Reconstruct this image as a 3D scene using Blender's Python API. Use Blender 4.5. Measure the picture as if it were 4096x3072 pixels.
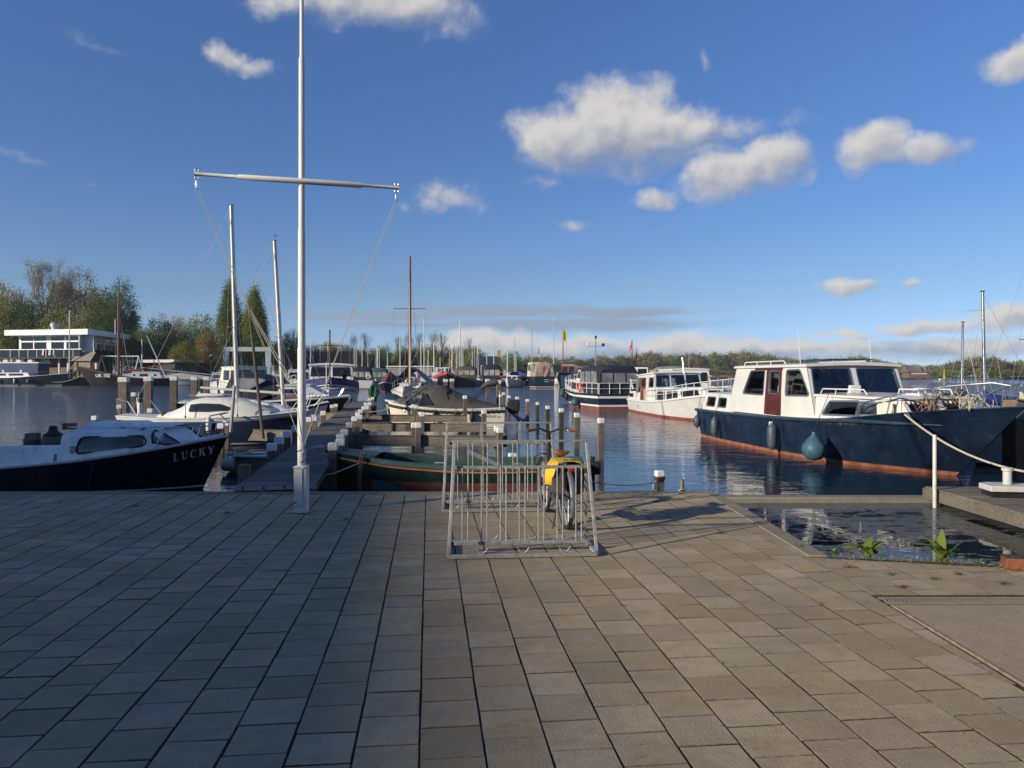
import bpy, bmesh, math, random
import numpy as np
from mathutils import Vector, Matrix, Quaternion
random.seed(7)
scene = bpy.context.scene
for _o in list(bpy.data.objects):
    bpy.data.objects.remove(_o)
COL = scene.collection
R = math.radians

# ------------------------------------------------------------------ camera
CAM_H = 1.73; FPX = 2980.0; CX = 2048.0; HY = 1505.0; ZW = -0.5     # ZW: water level below the quay
cam = bpy.data.cameras.new('camera'); camo = bpy.data.objects.new('camera', cam); COL.objects.link(camo)
camo.location = (0, 0, CAM_H); camo.rotation_euler = (R(90), 0, 0)
cam.sensor_width = 36.0; cam.lens = FPX / 4096 * 36.0; cam.shift_y = -31.0 / 4096
cam.clip_start = 0.05; cam.clip_end = 9000
scene.camera = camo

# ------------------------------------------------------------------ light
SUN_EL = R(18.0); SUN_AZ = R(58.0)          # light travels towards (sin AZ, cos AZ)
ldir = Vector((math.sin(SUN_AZ) * math.cos(SUN_EL), math.cos(SUN_AZ) * math.cos(SUN_EL), -math.sin(SUN_EL)))
sun = bpy.data.lights.new('sun', 'SUN'); suno = bpy.data.objects.new('sun', sun); COL.objects.link(suno)
suno.rotation_euler = ldir.to_track_quat('-Z', 'Y').to_euler(); suno.location = (-30, -20, 30)
sun.energy = 3.3; sun.angle = R(0.8); sun.color = (1.0, 0.89, 0.71)
vs = scene.view_settings
vs.view_transform = 'Standard'; vs.look = 'None'; vs.gamma = 1.0; vs.use_curve_mapping = False
vs.exposure = 0.8
scene.cycles.max_bounces = 8; scene.cycles.diffuse_bounces = 3; scene.cycles.glossy_bounces = 4
scene.cycles.transparent_max_bounces = 16; scene.cycles.transmission_bounces = 4
scene.cycles.use_denoising = True
scene.cycles.caustics_reflective = False; scene.cycles.caustics_refractive = False

# ------------------------------------------------------------------ node helper
class S:
    """a node socket (or number) with arithmetic"""
    def __init__(s, t, v): s.t = t; s.v = v
    def _m(s, op, *a):
        n = s.t.nodes.new('ShaderNodeMath'); n.operation = op
        for i, x in enumerate((s,) + a):
            x = x.v if isinstance(x, S) else x
            if isinstance(x, (int, float)): n.inputs[i].default_value = x
            else: s.t.links.new(x, n.inputs[i])
        return S(s.t, n.outputs[0])
    def __add__(s, o): return s._m('ADD', o)
    def __radd__(s, o): return s._m('ADD', o)
    def __sub__(s, o): return s._m('SUBTRACT', o)
    def __rsub__(s, o): return S(s.t, o)._m('SUBTRACT', s)
    def __mul__(s, o): return s._m('MULTIPLY', o)
    def __rmul__(s, o): return s._m('MULTIPLY', o)
    def __truediv__(s, o): return s._m('DIVIDE', o)
    def max(s, o): return s._m('MAXIMUM', o)
    def min(s, o): return s._m('MINIMUM', o)
    def pow(s, o): return s._m('POWER', o)
    def abs(s): return s._m('ABSOLUTE')
    def gt(s, o): return s._m('GREATER_THAN', o)
    def ramp(s, a, b, lo=0.0, hi=1.0, smooth=True):
        n = s.t.nodes.new('ShaderNodeMapRange'); n.interpolation_type = 'SMOOTHSTEP' if smooth else 'LINEAR'
        s.t.links.new(s.v, n.inputs[0])
        for i, x in ((1, a), (2, b), (3, lo), (4, hi)): n.inputs[i].default_value = x
        return S(s.t, n.outputs[0])

class G:
    """a node tree"""
    def __init__(g, tree): g.t = tree; tree.nodes.clear()
    def n(g, typ, **kw):
        x = g.t.nodes.new(typ)
        for k, v in kw.items(): setattr(x, k, v)
        return x
    def link(g, a, b): g.t.links.new(a.v if isinstance(a, S) else a, b)
    def s(g, sock): return S(g.t, sock)
    def coord(g, out='Object'): return g.n('ShaderNodeTexCoord').outputs[out]
    def geo(g, out='Position'): return g.n('ShaderNodeNewGeometry').outputs[out]
    def xyz(g, vec):
        x = g.n('ShaderNodeSeparateXYZ'); g.link(vec, x.inputs[0]); return [g.s(o) for o in x.outputs]
    def comb(g, x, y, z):
        c = g.n('ShaderNodeCombineXYZ')
        for i, v in enumerate((x, y, z)):
            if isinstance(v, S): g.link(v, c.inputs[i])
            else: c.inputs[i].default_value = v
        return c.outputs[0]
    def map(g, vec, scale=(1, 1, 1), rot=(0, 0, 0), loc=(0, 0, 0)):
        m = g.n('ShaderNodeMapping'); g.link(vec, m.inputs[0])
        m.inputs['Scale'].default_value = scale; m.inputs['Rotation'].default_value = rot; m.inputs['Location'].default_value = loc
        return m.outputs[0]
    def vm(g, op, a, b):
        m = g.n('ShaderNodeVectorMath', operation=op); 
        for i, x in enumerate((a, b)):
            if isinstance(x, (tuple, list)): m.inputs[i].default_value = x
            elif x is not None: g.link(x, m.inputs[i])
        return m
    def noise(g, vec, scale, detail=4, rough=.55, dist=0.0, out=0):
        m = g.n('ShaderNodeTexNoise'); 
        if vec is not None: g.link(vec, m.inputs['Vector'])
        m.inputs['Scale'].default_value = scale; m.inputs['Detail'].default_value = detail
        m.inputs['Roughness'].default_value = rough; m.inputs['Distortion'].default_value = dist
        return g.s(m.outputs[out])
    def mix(g, f, a, b, blend='MIX'):
        m = g.n('ShaderNodeMix', data_type='RGBA', blend_type=blend)
        for i, x in ((0, f), (6, a), (7, b)):
            if isinstance(x, S): g.link(x, m.inputs[i])
            elif isinstance(x, (int, float)): m.inputs[i].default_value = x
            elif isinstance(x, (tuple, list)): m.inputs[i].default_value = (*x[:3], 1)
            else: g.link(x, m.inputs[i])
        return m.outputs[2]
    def bump(g, h, strength=.3, dist=.01, normal=None):
        b = g.n('ShaderNodeBump'); g.link(h, b.inputs['Height'])
        b.inputs['Strength'].default_value = strength; b.inputs['Distance'].default_value = dist
        if normal is not None: g.link(normal, b.inputs['Normal'])
        return b.outputs[0]
    def principled(g, color, rough=.5, metal=0.0, normal=None, spec=.5, coat=0.0, trans=0.0, ior=1.45):
        p = g.n('ShaderNodeBsdfPrincipled')
        def put(k, v):
            if isinstance(v, (S,)) or hasattr(v, 'is_output'): g.link(v, p.inputs[k])
            elif isinstance(v, (tuple, list)): p.inputs[k].default_value = (*v[:3], 1)
            else: p.inputs[k].default_value = v
        put('Base Color', color); put('Roughness', rough); put('Metallic', metal)
        put('Specular IOR Level', spec); put('Coat Weight', coat); put('Transmission Weight', trans); put('IOR', ior)
        if normal is not None: g.link(normal, p.inputs['Normal'])
        return p.outputs[0]
    def out(g, sh):
        o = g.n('ShaderNodeOutputMaterial'); g.link(sh, o.inputs[0])

# ------------------------------------------------------------------ sky
world = bpy.data.worlds.new('World'); scene.world = world; world.use_nodes = True
def build_world():
    g = G(world.node_tree)
    sky = g.n('ShaderNodeTexSky', sky_type='NISHITA', sun_disc=False)
    sky.sun_elevation = SUN_EL; sky.sun_rotation = SUN_AZ + math.pi
    sky.air_density = 1.0; sky.dust_density = 0.0; sky.ozone_density = 5.0; sky.altitude = 0
    d = g.coord('Generated')
    x, y, z = g.xyz(d)
    az = x._m('ARCTAN2', y); el = z._m('ARCSINE')
    P = g.comb(az, el, 0.0)
    # domain warp so that no cloud keeps a plain outline
    nw = g.n('ShaderNodeTexNoise'); g.link(P, nw.inputs['Vector']); nw.inputs['Scale'].default_value = 14; nw.inputs['Detail'].default_value = 5
    off = g.vm('SUBTRACT', nw.outputs['Color'], (.5, .5, .5)).outputs[0]
    sc_ = g.n('ShaderNodeVectorMath', operation='MULTIPLY'); g.link(off, sc_.inputs[0]); sc_.inputs[1].default_value = (.075, .05, 0)
    W = g.vm('ADD', P, sc_.outputs[0]).outputs[0]
    # clouds: (x, y, half width, half height) in photograph pixels turned into sky angles, density
    cl = [(2250, 560, 230, 150, 1.0), (2480, 500, 280, 200, 1.0), (2680, 540, 270, 130, .9), (2880, 520, 300, 80, .35),
          (3090, 650, 150, 130, .95), (2900, 710, 220, 110, .8), (3480, 600, 170, 105, .8), (3700, 610, 180, 75, .7),
          (1450, 0, 430, 130, .85), (1180, 20, 230, 80, .6), (1750, 60, 240, 110, .45), (900, 230, 120, 70, .55), (1010, 270, 120, 50, .45),
          (4080, 220, 180, 100, .75), (1800, 780, 150, 75, .42), (2620, 790, 130, 60, .5), (2300, 885, 120, 35, .3), (1620, 800, 55, 40, .25),
          (3390, 1140, 115, 38, .8), (3615, 1130, 40, 26, .6), (2820, 240, 40, 60, .3), (60, 615, 180, 28, .22), (300, 150, 160, 40, .15), (450, 210, 130, 30, .16), (370, 760, 100, 22, .2),
          (2180, 740, 100, 40, .28), (3150, 500, 140, 60, .25),
          (3400, 1330, 160, 30, .62), (3700, 1300, 200, 42, .75), (4050, 1280, 230, 75, .8), (3300, 1390, 420, 42, .55), (3900, 1390, 420, 50, .6),
          (1950, 1370, 260, 50, .9), (2300, 1380, 260, 40, .75), (2700, 1370, 260, 45, .75), (3000, 1400, 260, 32, .6)]
    band = [(1500, 1265, 560, 24, .5), (2000, 1245, 480, 34, .6), (2450, 1255, 450, 30, .6), (1650, 1300, 500, 16, .45), (700, 1270, 420, 16, .25),
            (2300, 1300, 700, 34, .55), (3700, 1400, 700, 50, .5), (2600, 1430, 900, 44, .6), (1700, 1210, 130, 9, .3), (2550, 1150, 80, 8, .25), (3850, 1240, 160, 10, .3), (700, 1215, 260, 8, .2)]
    rnd = random.Random(3)
    for k in range(12):     # the same sort of sky all the way round
        a = rnd.uniform(.9, 2 * math.pi - .9)
        if abs(a - (SUN_AZ + math.pi)) < .35: continue
        e = rnd.uniform(.1, .8)
        cl.append((('a', a), e, rnd.uniform(.08, .22), rnd.uniform(.04, .09), rnd.uniform(.4, .95)))
    def field(lst, vec):
        dens = None; vs_ = None
        for (cx, cy, w, h, amp) in lst:
            if isinstance(cx, tuple):
                a, e = cx[1], cy
                if a > math.pi: a -= 2 * math.pi
                hw, hh = w, h
            else:
                a = math.atan((cx - CX) / FPX); e = math.atan((HY - cy) / FPX * math.cos(a))
                w *= 1.22; h *= 1.22
                hw = w / FPX * math.cos(a) ** 2; hh = h / FPX * math.cos(a) * math.cos(e) ** 2
            m = g.vm('MULTIPLY_ADD', vec, (1 / hw, 1 / hh, 0)); m.inputs[2].default_value = (-a / hw, -e / hh, 0)
            ln = g.s(g.n('ShaderNodeVectorMath', operation='LENGTH').outputs['Value']); g.link(m.outputs[0], ln.v.node.inputs[0])
            di = (1.0 - ln).max(0.0) * amp
            vv = g.s(g.n('ShaderNodeVectorMath', operation='DOT_PRODUCT').outputs['Value']); g.link(m.outputs[0], vv.v.node.inputs[0]); vv.v.node.inputs[1].default_value = (-.45, .9, 0)
            wv = di * vv
            dens = di if dens is None else dens.max(di)
            vs_ = wv if vs_ is None else vs_ + wv
        return dens, vs_
    dens, vsum = field(cl, W)
    f1 = g.noise(P, 19, 7, .56, 0.25)
    P2 = g.vm('ADD', P, (-.010, .012, 0)).outputs[0]
    f2 = g.noise(P2, 19, 7, .56, 0.25)
    fine = g.noise(P, 85, 6, .65, .3)
    hasd = dens.ramp(0.0, .12)
    dd = dens + ((f1 - .5) * .95 + (fine - .5) * .42) * hasd * .64
    alpha = dd.ramp(.04, .50) * .92
    alpha = alpha * (vsum / (dens + .12)).ramp(-.75, -.15, .45, 1.0)
    relief = ((f1 - f2) * 2.1)
    vv_ = vsum / (dens + .12)
    lit = vv_ * 1.15 + relief * .85 + .66 - (dd.ramp(.25, .8)) * .10 + el.ramp(.05, .12, .30, 0.0)
    lit = lit.max(0.0).min(1.0)
    ccol = g.mix(lit, (3.4, 3.8, 4.6), (7.7, 7.4, 7.0))
    Pb = g.map(P, scale=(.22, 1, 1))
    bn = g.noise(Pb, 46, 6, .6, .3)
    Wb = g.vm('ADD', P, None); 
    o2 = g.n('ShaderNodeVectorMath', operation='MULTIPLY'); g.link(off, o2.inputs[0]); o2.inputs[1].default_value = (.10, .014, 0); g.link(o2.outputs[0], Wb.inputs[1])
    bd, _ = field(band, Wb.outputs[0])
    bdd = bd + (bn - .5) * .55 * bd.ramp(0.0, .1)
    balpha = bdd.ramp(.03, .42) * .85
    hz = el.ramp(0.0, .12)
    tint = g.mix(hz, (.98, 1.14, 1.75), (1.10, 1.07, 1.20))
    tint = g.mix(el.ramp(.10, .26), tint, (1.03, 1.09, 1.32)); tint = g.mix(el.ramp(.25, .50), tint, (1.14, 1.24, 1.52))
    skc = g.mix(1.0, sky.outputs[0], tint, 'MULTIPLY')
    c1 = g.mix(balpha, skc, (3.3, 3.95, 5.0))
    c2 = g.mix(alpha, c1, ccol)
    bg = g.n('ShaderNodeBackground'); g.link(c2, bg.inputs[0]); bg.inputs[1].default_value = 0.053
    o = g.n('ShaderNodeOutputWorld'); g.link(bg.outputs[0], o.inputs[0])
build_world(); world.cycles.sampling_method = "MANUAL"; world.cycles.sample_map_resolution = 512

# ------------------------------------------------------------------ materials
MATS = {}
def mat(name, color, rough=.5, metal=0.0, var=.12, vscale=3.0, bump=0.0, bscale=60.0, spec=.5, coat=0.0, dirt=None, dscale=2.0, damt=.5, stretch=(1, 1, 1), col2=None, obj_rand=0.0):
    """paint, plastic, wood, metal: base colour broken up by noise, with uneven gloss and fine relief"""
    if name in MATS: return MATS[name]
    m = bpy.data.materials.new(name); m.use_nodes = True; g = G(m.node_tree)
    co = g.map(g.coord('Object'), scale=stretch)
    n1 = g.noise(co, vscale, 5, .6)
    dark = tuple(c * (1 - var) for c in color); light = tuple(min(1, c * (1 + var)) for c in color) if col2 is None else col2
    c = g.mix(n1.ramp(.3, .7), dark, light)
    if dirt is not None:
        n2 = g.noise(g.map(g.coord('Object'), scale=(1, 1, .25)), dscale * 2.2, 6, .7, .4)
        c = g.mix(n2.ramp(.5, .78) * damt, c, dirt)
    if obj_rand:
        oi = g.s(g.n('ShaderNodeObjectInfo').outputs['Random'])
        c = g.mix(1.0, c, g.comb(oi * (2 * obj_rand) + (1 - obj_rand), oi * (2 * obj_rand) + (1 - obj_rand), oi * (2 * obj_rand) + (1 - obj_rand)), 'MULTIPLY')
    n3 = g.noise(co, vscale * 2.7, 4)
    rg = n3.ramp(.25, .75, max(.02, rough - .08), min(1, rough + .1))
    nor = None
    if bump:
        nor = g.bump(g.noise(co, bscale, 5, .6), bump, .01)
    g.out(g.principled(c, rg, metal, nor, spec, coat))
    MATS[name] = m; return m

def wood(name, a, b, rough=.8, grain=(18, 18, 1.2), bump=.5, coat=0.0, obj_rand=.2, green=None):
    if name in MATS: return MATS[name]
    m = bpy.data.materials.new(name); m.use_nodes = True; g = G(m.node_tree)
    oi = g.s(g.n('ShaderNodeObjectInfo').outputs['Random'])
    base = g.coord('Object')
    sh = g.vm('ADD', base, None); g.link(g.comb(oi * 7, oi * 3, oi * 5), sh.inputs[1])
    co = g.map(sh.outputs[0], scale=grain)
    n1 = g.noise(co, 1.6, 7, .68, .6); n2 = g.noise(base, 2.3, 5, .6)
    c = g.mix(n1.ramp(.3, .72), a, b)
    c = g.mix(n2.ramp(.35, .75) * .35, c, tuple(x * .5 for x in a))
    if obj_rand:
        v = oi * (2 * obj_rand) + (1 - obj_rand)
        c = g.mix(1.0, c, g.comb(v, v, v), 'MULTIPLY')
    g.out(g.principled(c, rough, 0, g.bump(n1, bump, .006), .3, coat))
    MATS[name] = m; return m

def glass_mat(name, tint=(.55, .6, .6), rough=.02):
    """a real pane: part mirror, part tinted clear glass"""
    if name in MATS: return MATS[name]
    m = bpy.data.materials.new(name); m.use_nodes = True; g = G(m.node_tree)
    tr = g.n('ShaderNodeBsdfTransparent'); tr.inputs[0].default_value = (*tint, 1)
    gl = g.n('ShaderNodeBsdfGlossy'); gl.inputs['Roughness'].default_value = rough
    fr = g.n('ShaderNodeFresnel'); fr.inputs[0].default_value = 1.5
    mx = g.n('ShaderNodeMixShader'); f = g.s(fr.outputs[0]) * 1.1 + .02
    g.link(f, mx.inputs[0]); g.link(tr.outputs[0], mx.inputs[1]); g.link(gl.outputs[0], mx.inputs[2])
    g.out(mx.outputs[0]); MATS[name] = m; return m

# ------------------------------------------------------------------ mesh builder
class MB:
    def __init__(s): s.v = []; s.f = []; s.m = []
    def add(s, vs, fs, mi=0):
        k = len(s.v); s.v += [tuple(p) for p in vs]
        for f in fs: s.f.append(tuple(k + i for i in f)); s.m.append(mi)
        return s
    def box(s, c, d, rot=None, mi=0):
        x, y, z = d[0] / 2, d[1] / 2, d[2] / 2
        vs = [Vector(p) for p in ((-x, -y, -z), (x, -y, -z), (x, y, -z), (-x, y, -z), (-x, -y, z), (x, -y, z), (x, y, z), (-x, y, z))]
        if rot is not None:
            M = rot if isinstance(rot, Matrix) else Matrix.Rotation(rot, 3, 'Z')
            vs = [M @ p for p in vs]
        c = Vector(c)
        return s.add([p + c for p in vs], [(3, 2, 1, 0), (4, 5, 6, 7), (0, 1, 5, 4), (1, 2, 6, 5), (2, 3, 7, 6), (3, 0, 4, 7)], mi)
    def bar(s, a, b, w, h, up=(0, 0, 1), mi=0):
        a = Vector(a); b = Vector(b); d = (b - a); L = d.length; d.normalize()
        u = Vector(up)
        if abs(d.dot(u)) > .97: u = Vector((0, 1, 0))
        y = u.cross(d).normalized(); z = d.cross(y)
        M = Matrix((d, y, z)).transposed()
        return s.box((a + b) / 2, (L, w, h), M, mi)
    def tube(s, pts, r, n=8, mi=0, cap=True, closed=False):
        pts = [Vector(p) for p in pts]; N = len(pts)
        rs = r if isinstance(r, (list, tuple)) else [r] * N
        ring0 = len(s.v); ref = None
        for i, p in enumerate(pts):
            if closed: t = pts[(i + 1) % N] - pts[i - 1]
            else: t = pts[min(i + 1, N - 1)] - pts[max(i - 1, 0)]
            if t.length < 1e-9: t = Vector((0, 0, 1))
            t.normalize()
            if ref is None:
                ref = Vector((0, 0, 1)) if abs(t.z) < .9 else Vector((1, 0, 0))
            a = t.cross(ref)
            if a.length < 1e-6: a = t.cross(Vector((0, 1, 0)))
            a.normalize(); b = t.cross(a).normalized(); ref = (a.cross(t)).normalized()
            for k in range(n):
                q = 2 * math.pi * k / n
                s.v.append(tuple(p + (a * math.cos(q) + b * math.sin(q)) * rs[i]))
        M = N if closed else N - 1
        for i in range(M):
            i2 = (i + 1) % N
            for k in range(n):
                k2 = (k + 1) % n
                s.f.append((ring0 + i * n + k, ring0 + i * n + k2, ring0 + i2 * n + k2, ring0 + i2 * n + k)); s.m.append(mi)
        if cap and not closed:
            s.f.append(tuple(ring0 + k for k in reversed(range(n)))); s.m.append(mi)
            s.f.append(tuple(ring0 + (N - 1) * n + k for k in range(n))); s.m.append(mi)
        return s
    def lathe(s, prof, c=(0, 0, 0), n=16, axis=(0, 0, 1), mi=0):
        """prof: (radius, height) pairs"""
        ax = Vector(axis).normalized(); q = Vector((0, 0, 1)).rotation_difference(ax); c = Vector(c); k0 = len(s.v)
        for (r, h) in prof:
            for k in range(n):
                a = 2 * math.pi * k / n
                s.v.append(tuple(c + q @ Vector((r * math.cos(a), r * math.sin(a), h))))
        for i in range(len(prof) - 1):
            for k in range(n):
                k2 = (k + 1) % n
                s.f.append((k0 + i * n + k, k0 + i * n + k2, k0 + (i + 1) * n + k2, k0 + (i + 1) * n + k)); s.m.append(mi)
        if prof[0][0] > 1e-4: s.f.append(tuple(k0 + k for k in reversed(range(n)))); s.m.append(mi)
        if prof[-1][0] > 1e-4: s.f.append(tuple(k0 + (len(prof) - 1) * n + k for k in range(n))); s.m.append(mi)
        return s
    def loft(s, rings, closed=True, cap0=True, cap1=True, mi=0):
        n = len(rings[0]); k0 = len(s.v)
        for r in rings: s.v += [tuple(p) for p in r]
        for i in range(len(rings) - 1):
            for k in range(n if closed else n - 1):
                k2 = (k + 1) % n
                s.f.append((k0 + i * n + k, k0 + i * n + k2, k0 + (i + 1) * n + k2, k0 + (i + 1) * n + k)); s.m.append(mi if not isinstance(mi, list) else mi[k])
        if cap0: s.f.append(tuple(k0 + k for k in reversed(range(n)))); s.m.append(mi if not isinstance(mi, list) else mi[0])
        if cap1: s.f.append(tuple(k0 + (len(rings) - 1) * n + k for k in range(n))); s.m.append(mi if not isinstance(mi, list) else mi[0])
        return s
    def prism(s, poly, fn0, fn1, mi=0):
        """poly of (a, b); fn0 / fn1 turn (a, b) into the two end points"""
        return s.loft([[fn0(a, b) for a, b in poly], [fn1(a, b) for a, b in poly]], True, True, True, mi)
    def mesh(s, name, mats, smooth=35):
        me = bpy.data.meshes.new(name); me.from_pydata(s.v, [], s.f)
        for m in (mats if isinstance(mats, (list, tuple)) else [mats]): me.materials.append(m)
        if max(s.m, default=0): me.polygons.foreach_set('material_index', s.m)
        bm = bmesh.new(); bm.from_mesh(me); bmesh.ops.recalc_face_normals(bm, faces=bm.faces); bm.to_mesh(me); bm.free()
        if smooth:
            me.shade_smooth(); me.set_sharp_from_angle(angle=R(smooth))
        me.update(); return me
    def build(s, name, mats, parent=None, smooth=35, bevel=0.0, label=None, seg=2):
        o = bpy.data.objects.new(name, s.mesh(name, mats, smooth)); COL.objects.link(o)
        if parent is not None: o.parent = parent
        if bevel:
            b = o.modifiers.new('bevel', 'BEVEL'); b.width = bevel; b.segments = seg; b.limit_method = 'ANGLE'; b.angle_limit = R(40)
        if label: o['label'] = label
        return o

def mobj(name, me, parent=None):
    o = bpy.data.objects.new(name, me); COL.objects.link(o)
    if parent is not None: o.parent = parent
    return o
def tag(o, label=None, cat=None, group=None, kind=None):
    if label: o['label'] = label
    if cat: o['category'] = cat
    if group: o['group'] = group
    if kind: o['kind'] = kind
    return o
def empty(name, loc=(0, 0, 0), rz=0.0, label=None, cat=None, group=None):
    o = bpy.data.objects.new(name, None); COL.objects.link(o); o.location = loc; o.rotation_euler = (0, 0, rz)
    o.empty_display_size = .2
    return tag(o, label, cat, group)
def kids(o): return [c for c in bpy.data.objects if c.parent == o]
def copy_tree(o, parent=None):
    c = o.copy(); COL.objects.link(c); c.parent = parent
    for ch in kids(o): copy_tree(ch, c)
    return c
def rounded(pts, r=.04, n=3):
    """round the corners of a 2-D polygon"""
    out = []; N = len(pts)
    rr = r if isinstance(r, (list, tuple)) else [r] * N
    for i in range(N):
        p = Vector(pts[i][:2]); a = Vector(pts[i - 1][:2]) - p; b = Vector(pts[(i + 1) % N][:2]) - p
        q = min(rr[i], a.length * .45, b.length * .45); a.normalize(); b.normalize()
        for k in range(n + 1):
            t = k / n; A = p + a * q; B = p + b * q
            out.append(tuple(A * (1 - t) ** 2 + p * 2 * t * (1 - t) + B * t * t))
    return out
def inset(pts, d):
    """grow (d > 0) or shrink a polygon by d"""
    N = len(pts); area = sum(pts[i][0] * pts[(i + 1) % N][1] - pts[(i + 1) % N][0] * pts[i][1] for i in range(N))
    sg = 1 if area > 0 else -1; out = []
    for i in range(N):
        p = Vector(pts[i]); e0 = (p - Vector(pts[i - 1])).normalized(); e1 = (Vector(pts[(i + 1) % N]) - p).normalized()
        n0 = Vector((e0.y, -e0.x)) * sg; n1 = Vector((e1.y, -e1.x)) * sg
        nn = (n0 + n1); nn = nn / max(.35, nn.length_squared) * 2 if nn.length > 1e-6 else n0
        out.append(tuple(p + nn * d))
    return out
def panel(outer, holes, fn, thick_fn, name, mats, parent, smooth=0, label=None):
    """a flat wall (outer polygon with holes) in (a, b); fn(a, b) front point, thick_fn(a, b) back point"""
    def fill(loops):
        bm = bmesh.new(); edges = []
        for loop in loops:
            vs_ = [bm.verts.new((a, b, 0)) for a, b in loop]
            edges += [bm.edges.new((vs_[i], vs_[(i + 1) % len(vs_)])) for i in range(len(vs_))]
        bmesh.ops.triangle_fill(bm, use_beauty=True, use_dissolve=False, edges=edges, normal=(0, 0, 1))
        return bm, edges, all(v.link_faces for v in bm.verts)
    bm, edges, ok = fill([outer] + holes)
    if not ok:
        print('PANEL FALLBACK', name, parent.name if parent else None, outer, holes); bm.free(); bm, edges, ok = fill([outer])
    ret = bmesh.ops.duplicate(bm, geom=list(bm.verts) + list(bm.faces)); vmap = ret['vert_map']
    pairs = [(e.verts[0], e.verts[1]) for e in edges]
    for a, b in pairs:
        try: bm.faces.new((a, b, vmap[b], vmap[a]))
        except Exception: pass
    backs = set()
    for a, b in pairs: backs.add(vmap[a]); backs.add(vmap[b])
    for v in bm.verts:
        p = thick_fn(v.co.x, v.co.y) if v in backs else fn(v.co.x, v.co.y)
        v.co = Vector(p)
    bmesh.ops.recalc_face_normals(bm, faces=bm.faces)
    me = bpy.data.meshes.new(name); bm.to_mesh(me); bm.free()
    for m in (mats if isinstance(mats, (list, tuple)) else [mats]): me.materials.append(m)
    if smooth: me.shade_smooth(); me.set_sharp_from_angle(angle=R(smooth))
    o = mobj(name, me, parent)
    if label: o['label'] = label
    return o
def ring_frame(poly, w, fn, out_fn, name, m, parent):
    """a window frame: a band of width w round a polygon, standing proud from fn to out_fn"""
    N = len(poly); o_ = inset(poly, w * .6); i_ = inset(poly, -w * .4); mb = MB()
    rings = []
    for k in range(N):
        rings.append([fn(*o_[k]), out_fn(*o_[k]), out_fn(*i_[k]), fn(*i_[k])])
    rings.append(rings[0])
    mb.loft(rings, True, False, False)
    return mb.build(name, m, parent, smooth=40)
def pchip(xs, ys):
    xs = [float(x) for x in xs]; ys = [float(y) for y in ys]; n = len(xs)
    h = [xs[i + 1] - xs[i] for i in range(n - 1)]; d = [(ys[i + 1] - ys[i]) / h[i] for i in range(n - 1)]
    m = [0] * n; m[0] = d[0]; m[-1] = d[-1]
    for i in range(1, n - 1):
        if d[i - 1] * d[i] > 0:
            w1 = 2 * h[i] + h[i - 1]; w2 = h[i] + 2 * h[i - 1]
            m[i] = (w1 + w2) / (w1 / d[i - 1] + w2 / d[i])
    def f(x):
        x = min(max(x, xs[0]), xs[-1]); i = 0
        while i < n - 2 and x > xs[i + 1]: i += 1
        t = (x - xs[i]) / h[i]
        return (ys[i] * (1 + 2 * t) * (1 - t) ** 2 + m[i] * h[i] * t * (1 - t) ** 2 + ys[i + 1] * t * t * (3 - 2 * t) + m[i + 1] * h[i] * t * t * (t - 1))
    return f
def at(px, py, D): return Vector(((px - CX) / FPX * D, D, CAM_H - (py - HY) / FPX * D))
def hit(px, py, z=0.0):
    D = (CAM_H - z) * FPX / (py - HY); return Vector(((px - CX) / FPX * D, D, z))
def sag(a, b, drop, n=12):
    a = Vector(a); b = Vector(b); out = []
    for i in range(n + 1):
        t = i / n; p = a.lerp(b, t); p.z -= drop * 4 * t * (1 - t); out.append(p)
    return out
# ================================================================== common materials
M_white = mat('white_gelcoat', (.66, .65, .62), .32, var=.05, vscale=1.5, dirt=(.45, .42, .34), damt=.30, coat=.2)
M_white2 = mat('white_paint', (.68, .67, .65), .4, var=.04, vscale=2, dirt=(.5, .47, .4), damt=.25)
M_cream = mat('cream_paint', (.64, .60, .48), .38, var=.05, dirt=(.4, .36, .28), damt=.25, coat=.2)
M_black = mat('black_hull_paint', (.012, .013, .018), .3, var=.3, dirt=(.05, .05, .05), damt=.3, coat=.3)
M_navy = mat('navy_hull_paint', (.014, .022, .05), .28, var=.2, dirt=(.05, .06, .08), damt=.3, coat=.35)
M_blue = mat('dark_blue_hull_paint', (.009, .019, .042), .30, var=.35, vscale=1.2, dirt=(.045, .055, .07), damt=.55, coat=.3)
M_red = mat('red_antifouling', (.25, .06, .035), .7, var=.3, dirt=(.12, .08, .05), damt=.5, bump=.2)
M_orange = mat('rust_orange_antifouling', (.28, .10, .052), .75, var=.35, dirt=(.16, .14, .05), damt=.6, bump=.3)
M_glass = glass_mat('cabin_glass', (.72, .76, .76))
M_glass_d = mat('smoked_glass', (.016, .018, .020), .10, var=.3, vscale=1.5, spec=.7)
M_dark = mat('dark_interior', (.02, .018, .016), .8, var=.3)
M_rubber = mat('black_rubber', (.015, .015, .016), .6, var=.3)
M_alu = mat('aluminium', (.62, .63, .64), .32, 1.0, var=.1, vscale=8)
M_steel = mat('stainless_steel', (.70, .70, .69), .36, 1.0, var=.08)
M_galv = mat('galvanised_steel', (.36, .36, .345), .52, .45, var=.25, vscale=22, bump=.15, bscale=90, dirt=(.30, .24, .16), damt=.35)
M_rope = mat('pale_rope', (.50, .45, .34), .9, var=.2, vscale=40, bump=.6, bscale=140)
M_rope_d = mat('dark_rope', (.03, .032, .04), .9, var=.3, vscale=40, bump=.6, bscale=140)
M_wire = mat('rigging_wire', (.42, .43, .44), .4, .6, var=.1)
M_fender = mat('grey_blue_fender', (.055, .075, .095), .45, var=.2, vscale=4, dirt=(.10, .13, .14), damt=.5)
M_ball = mat('blue_ball_fender', (.035, .095, .135), .5, var=.25, vscale=3, dirt=(.12, .18, .20), damt=.6)
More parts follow.
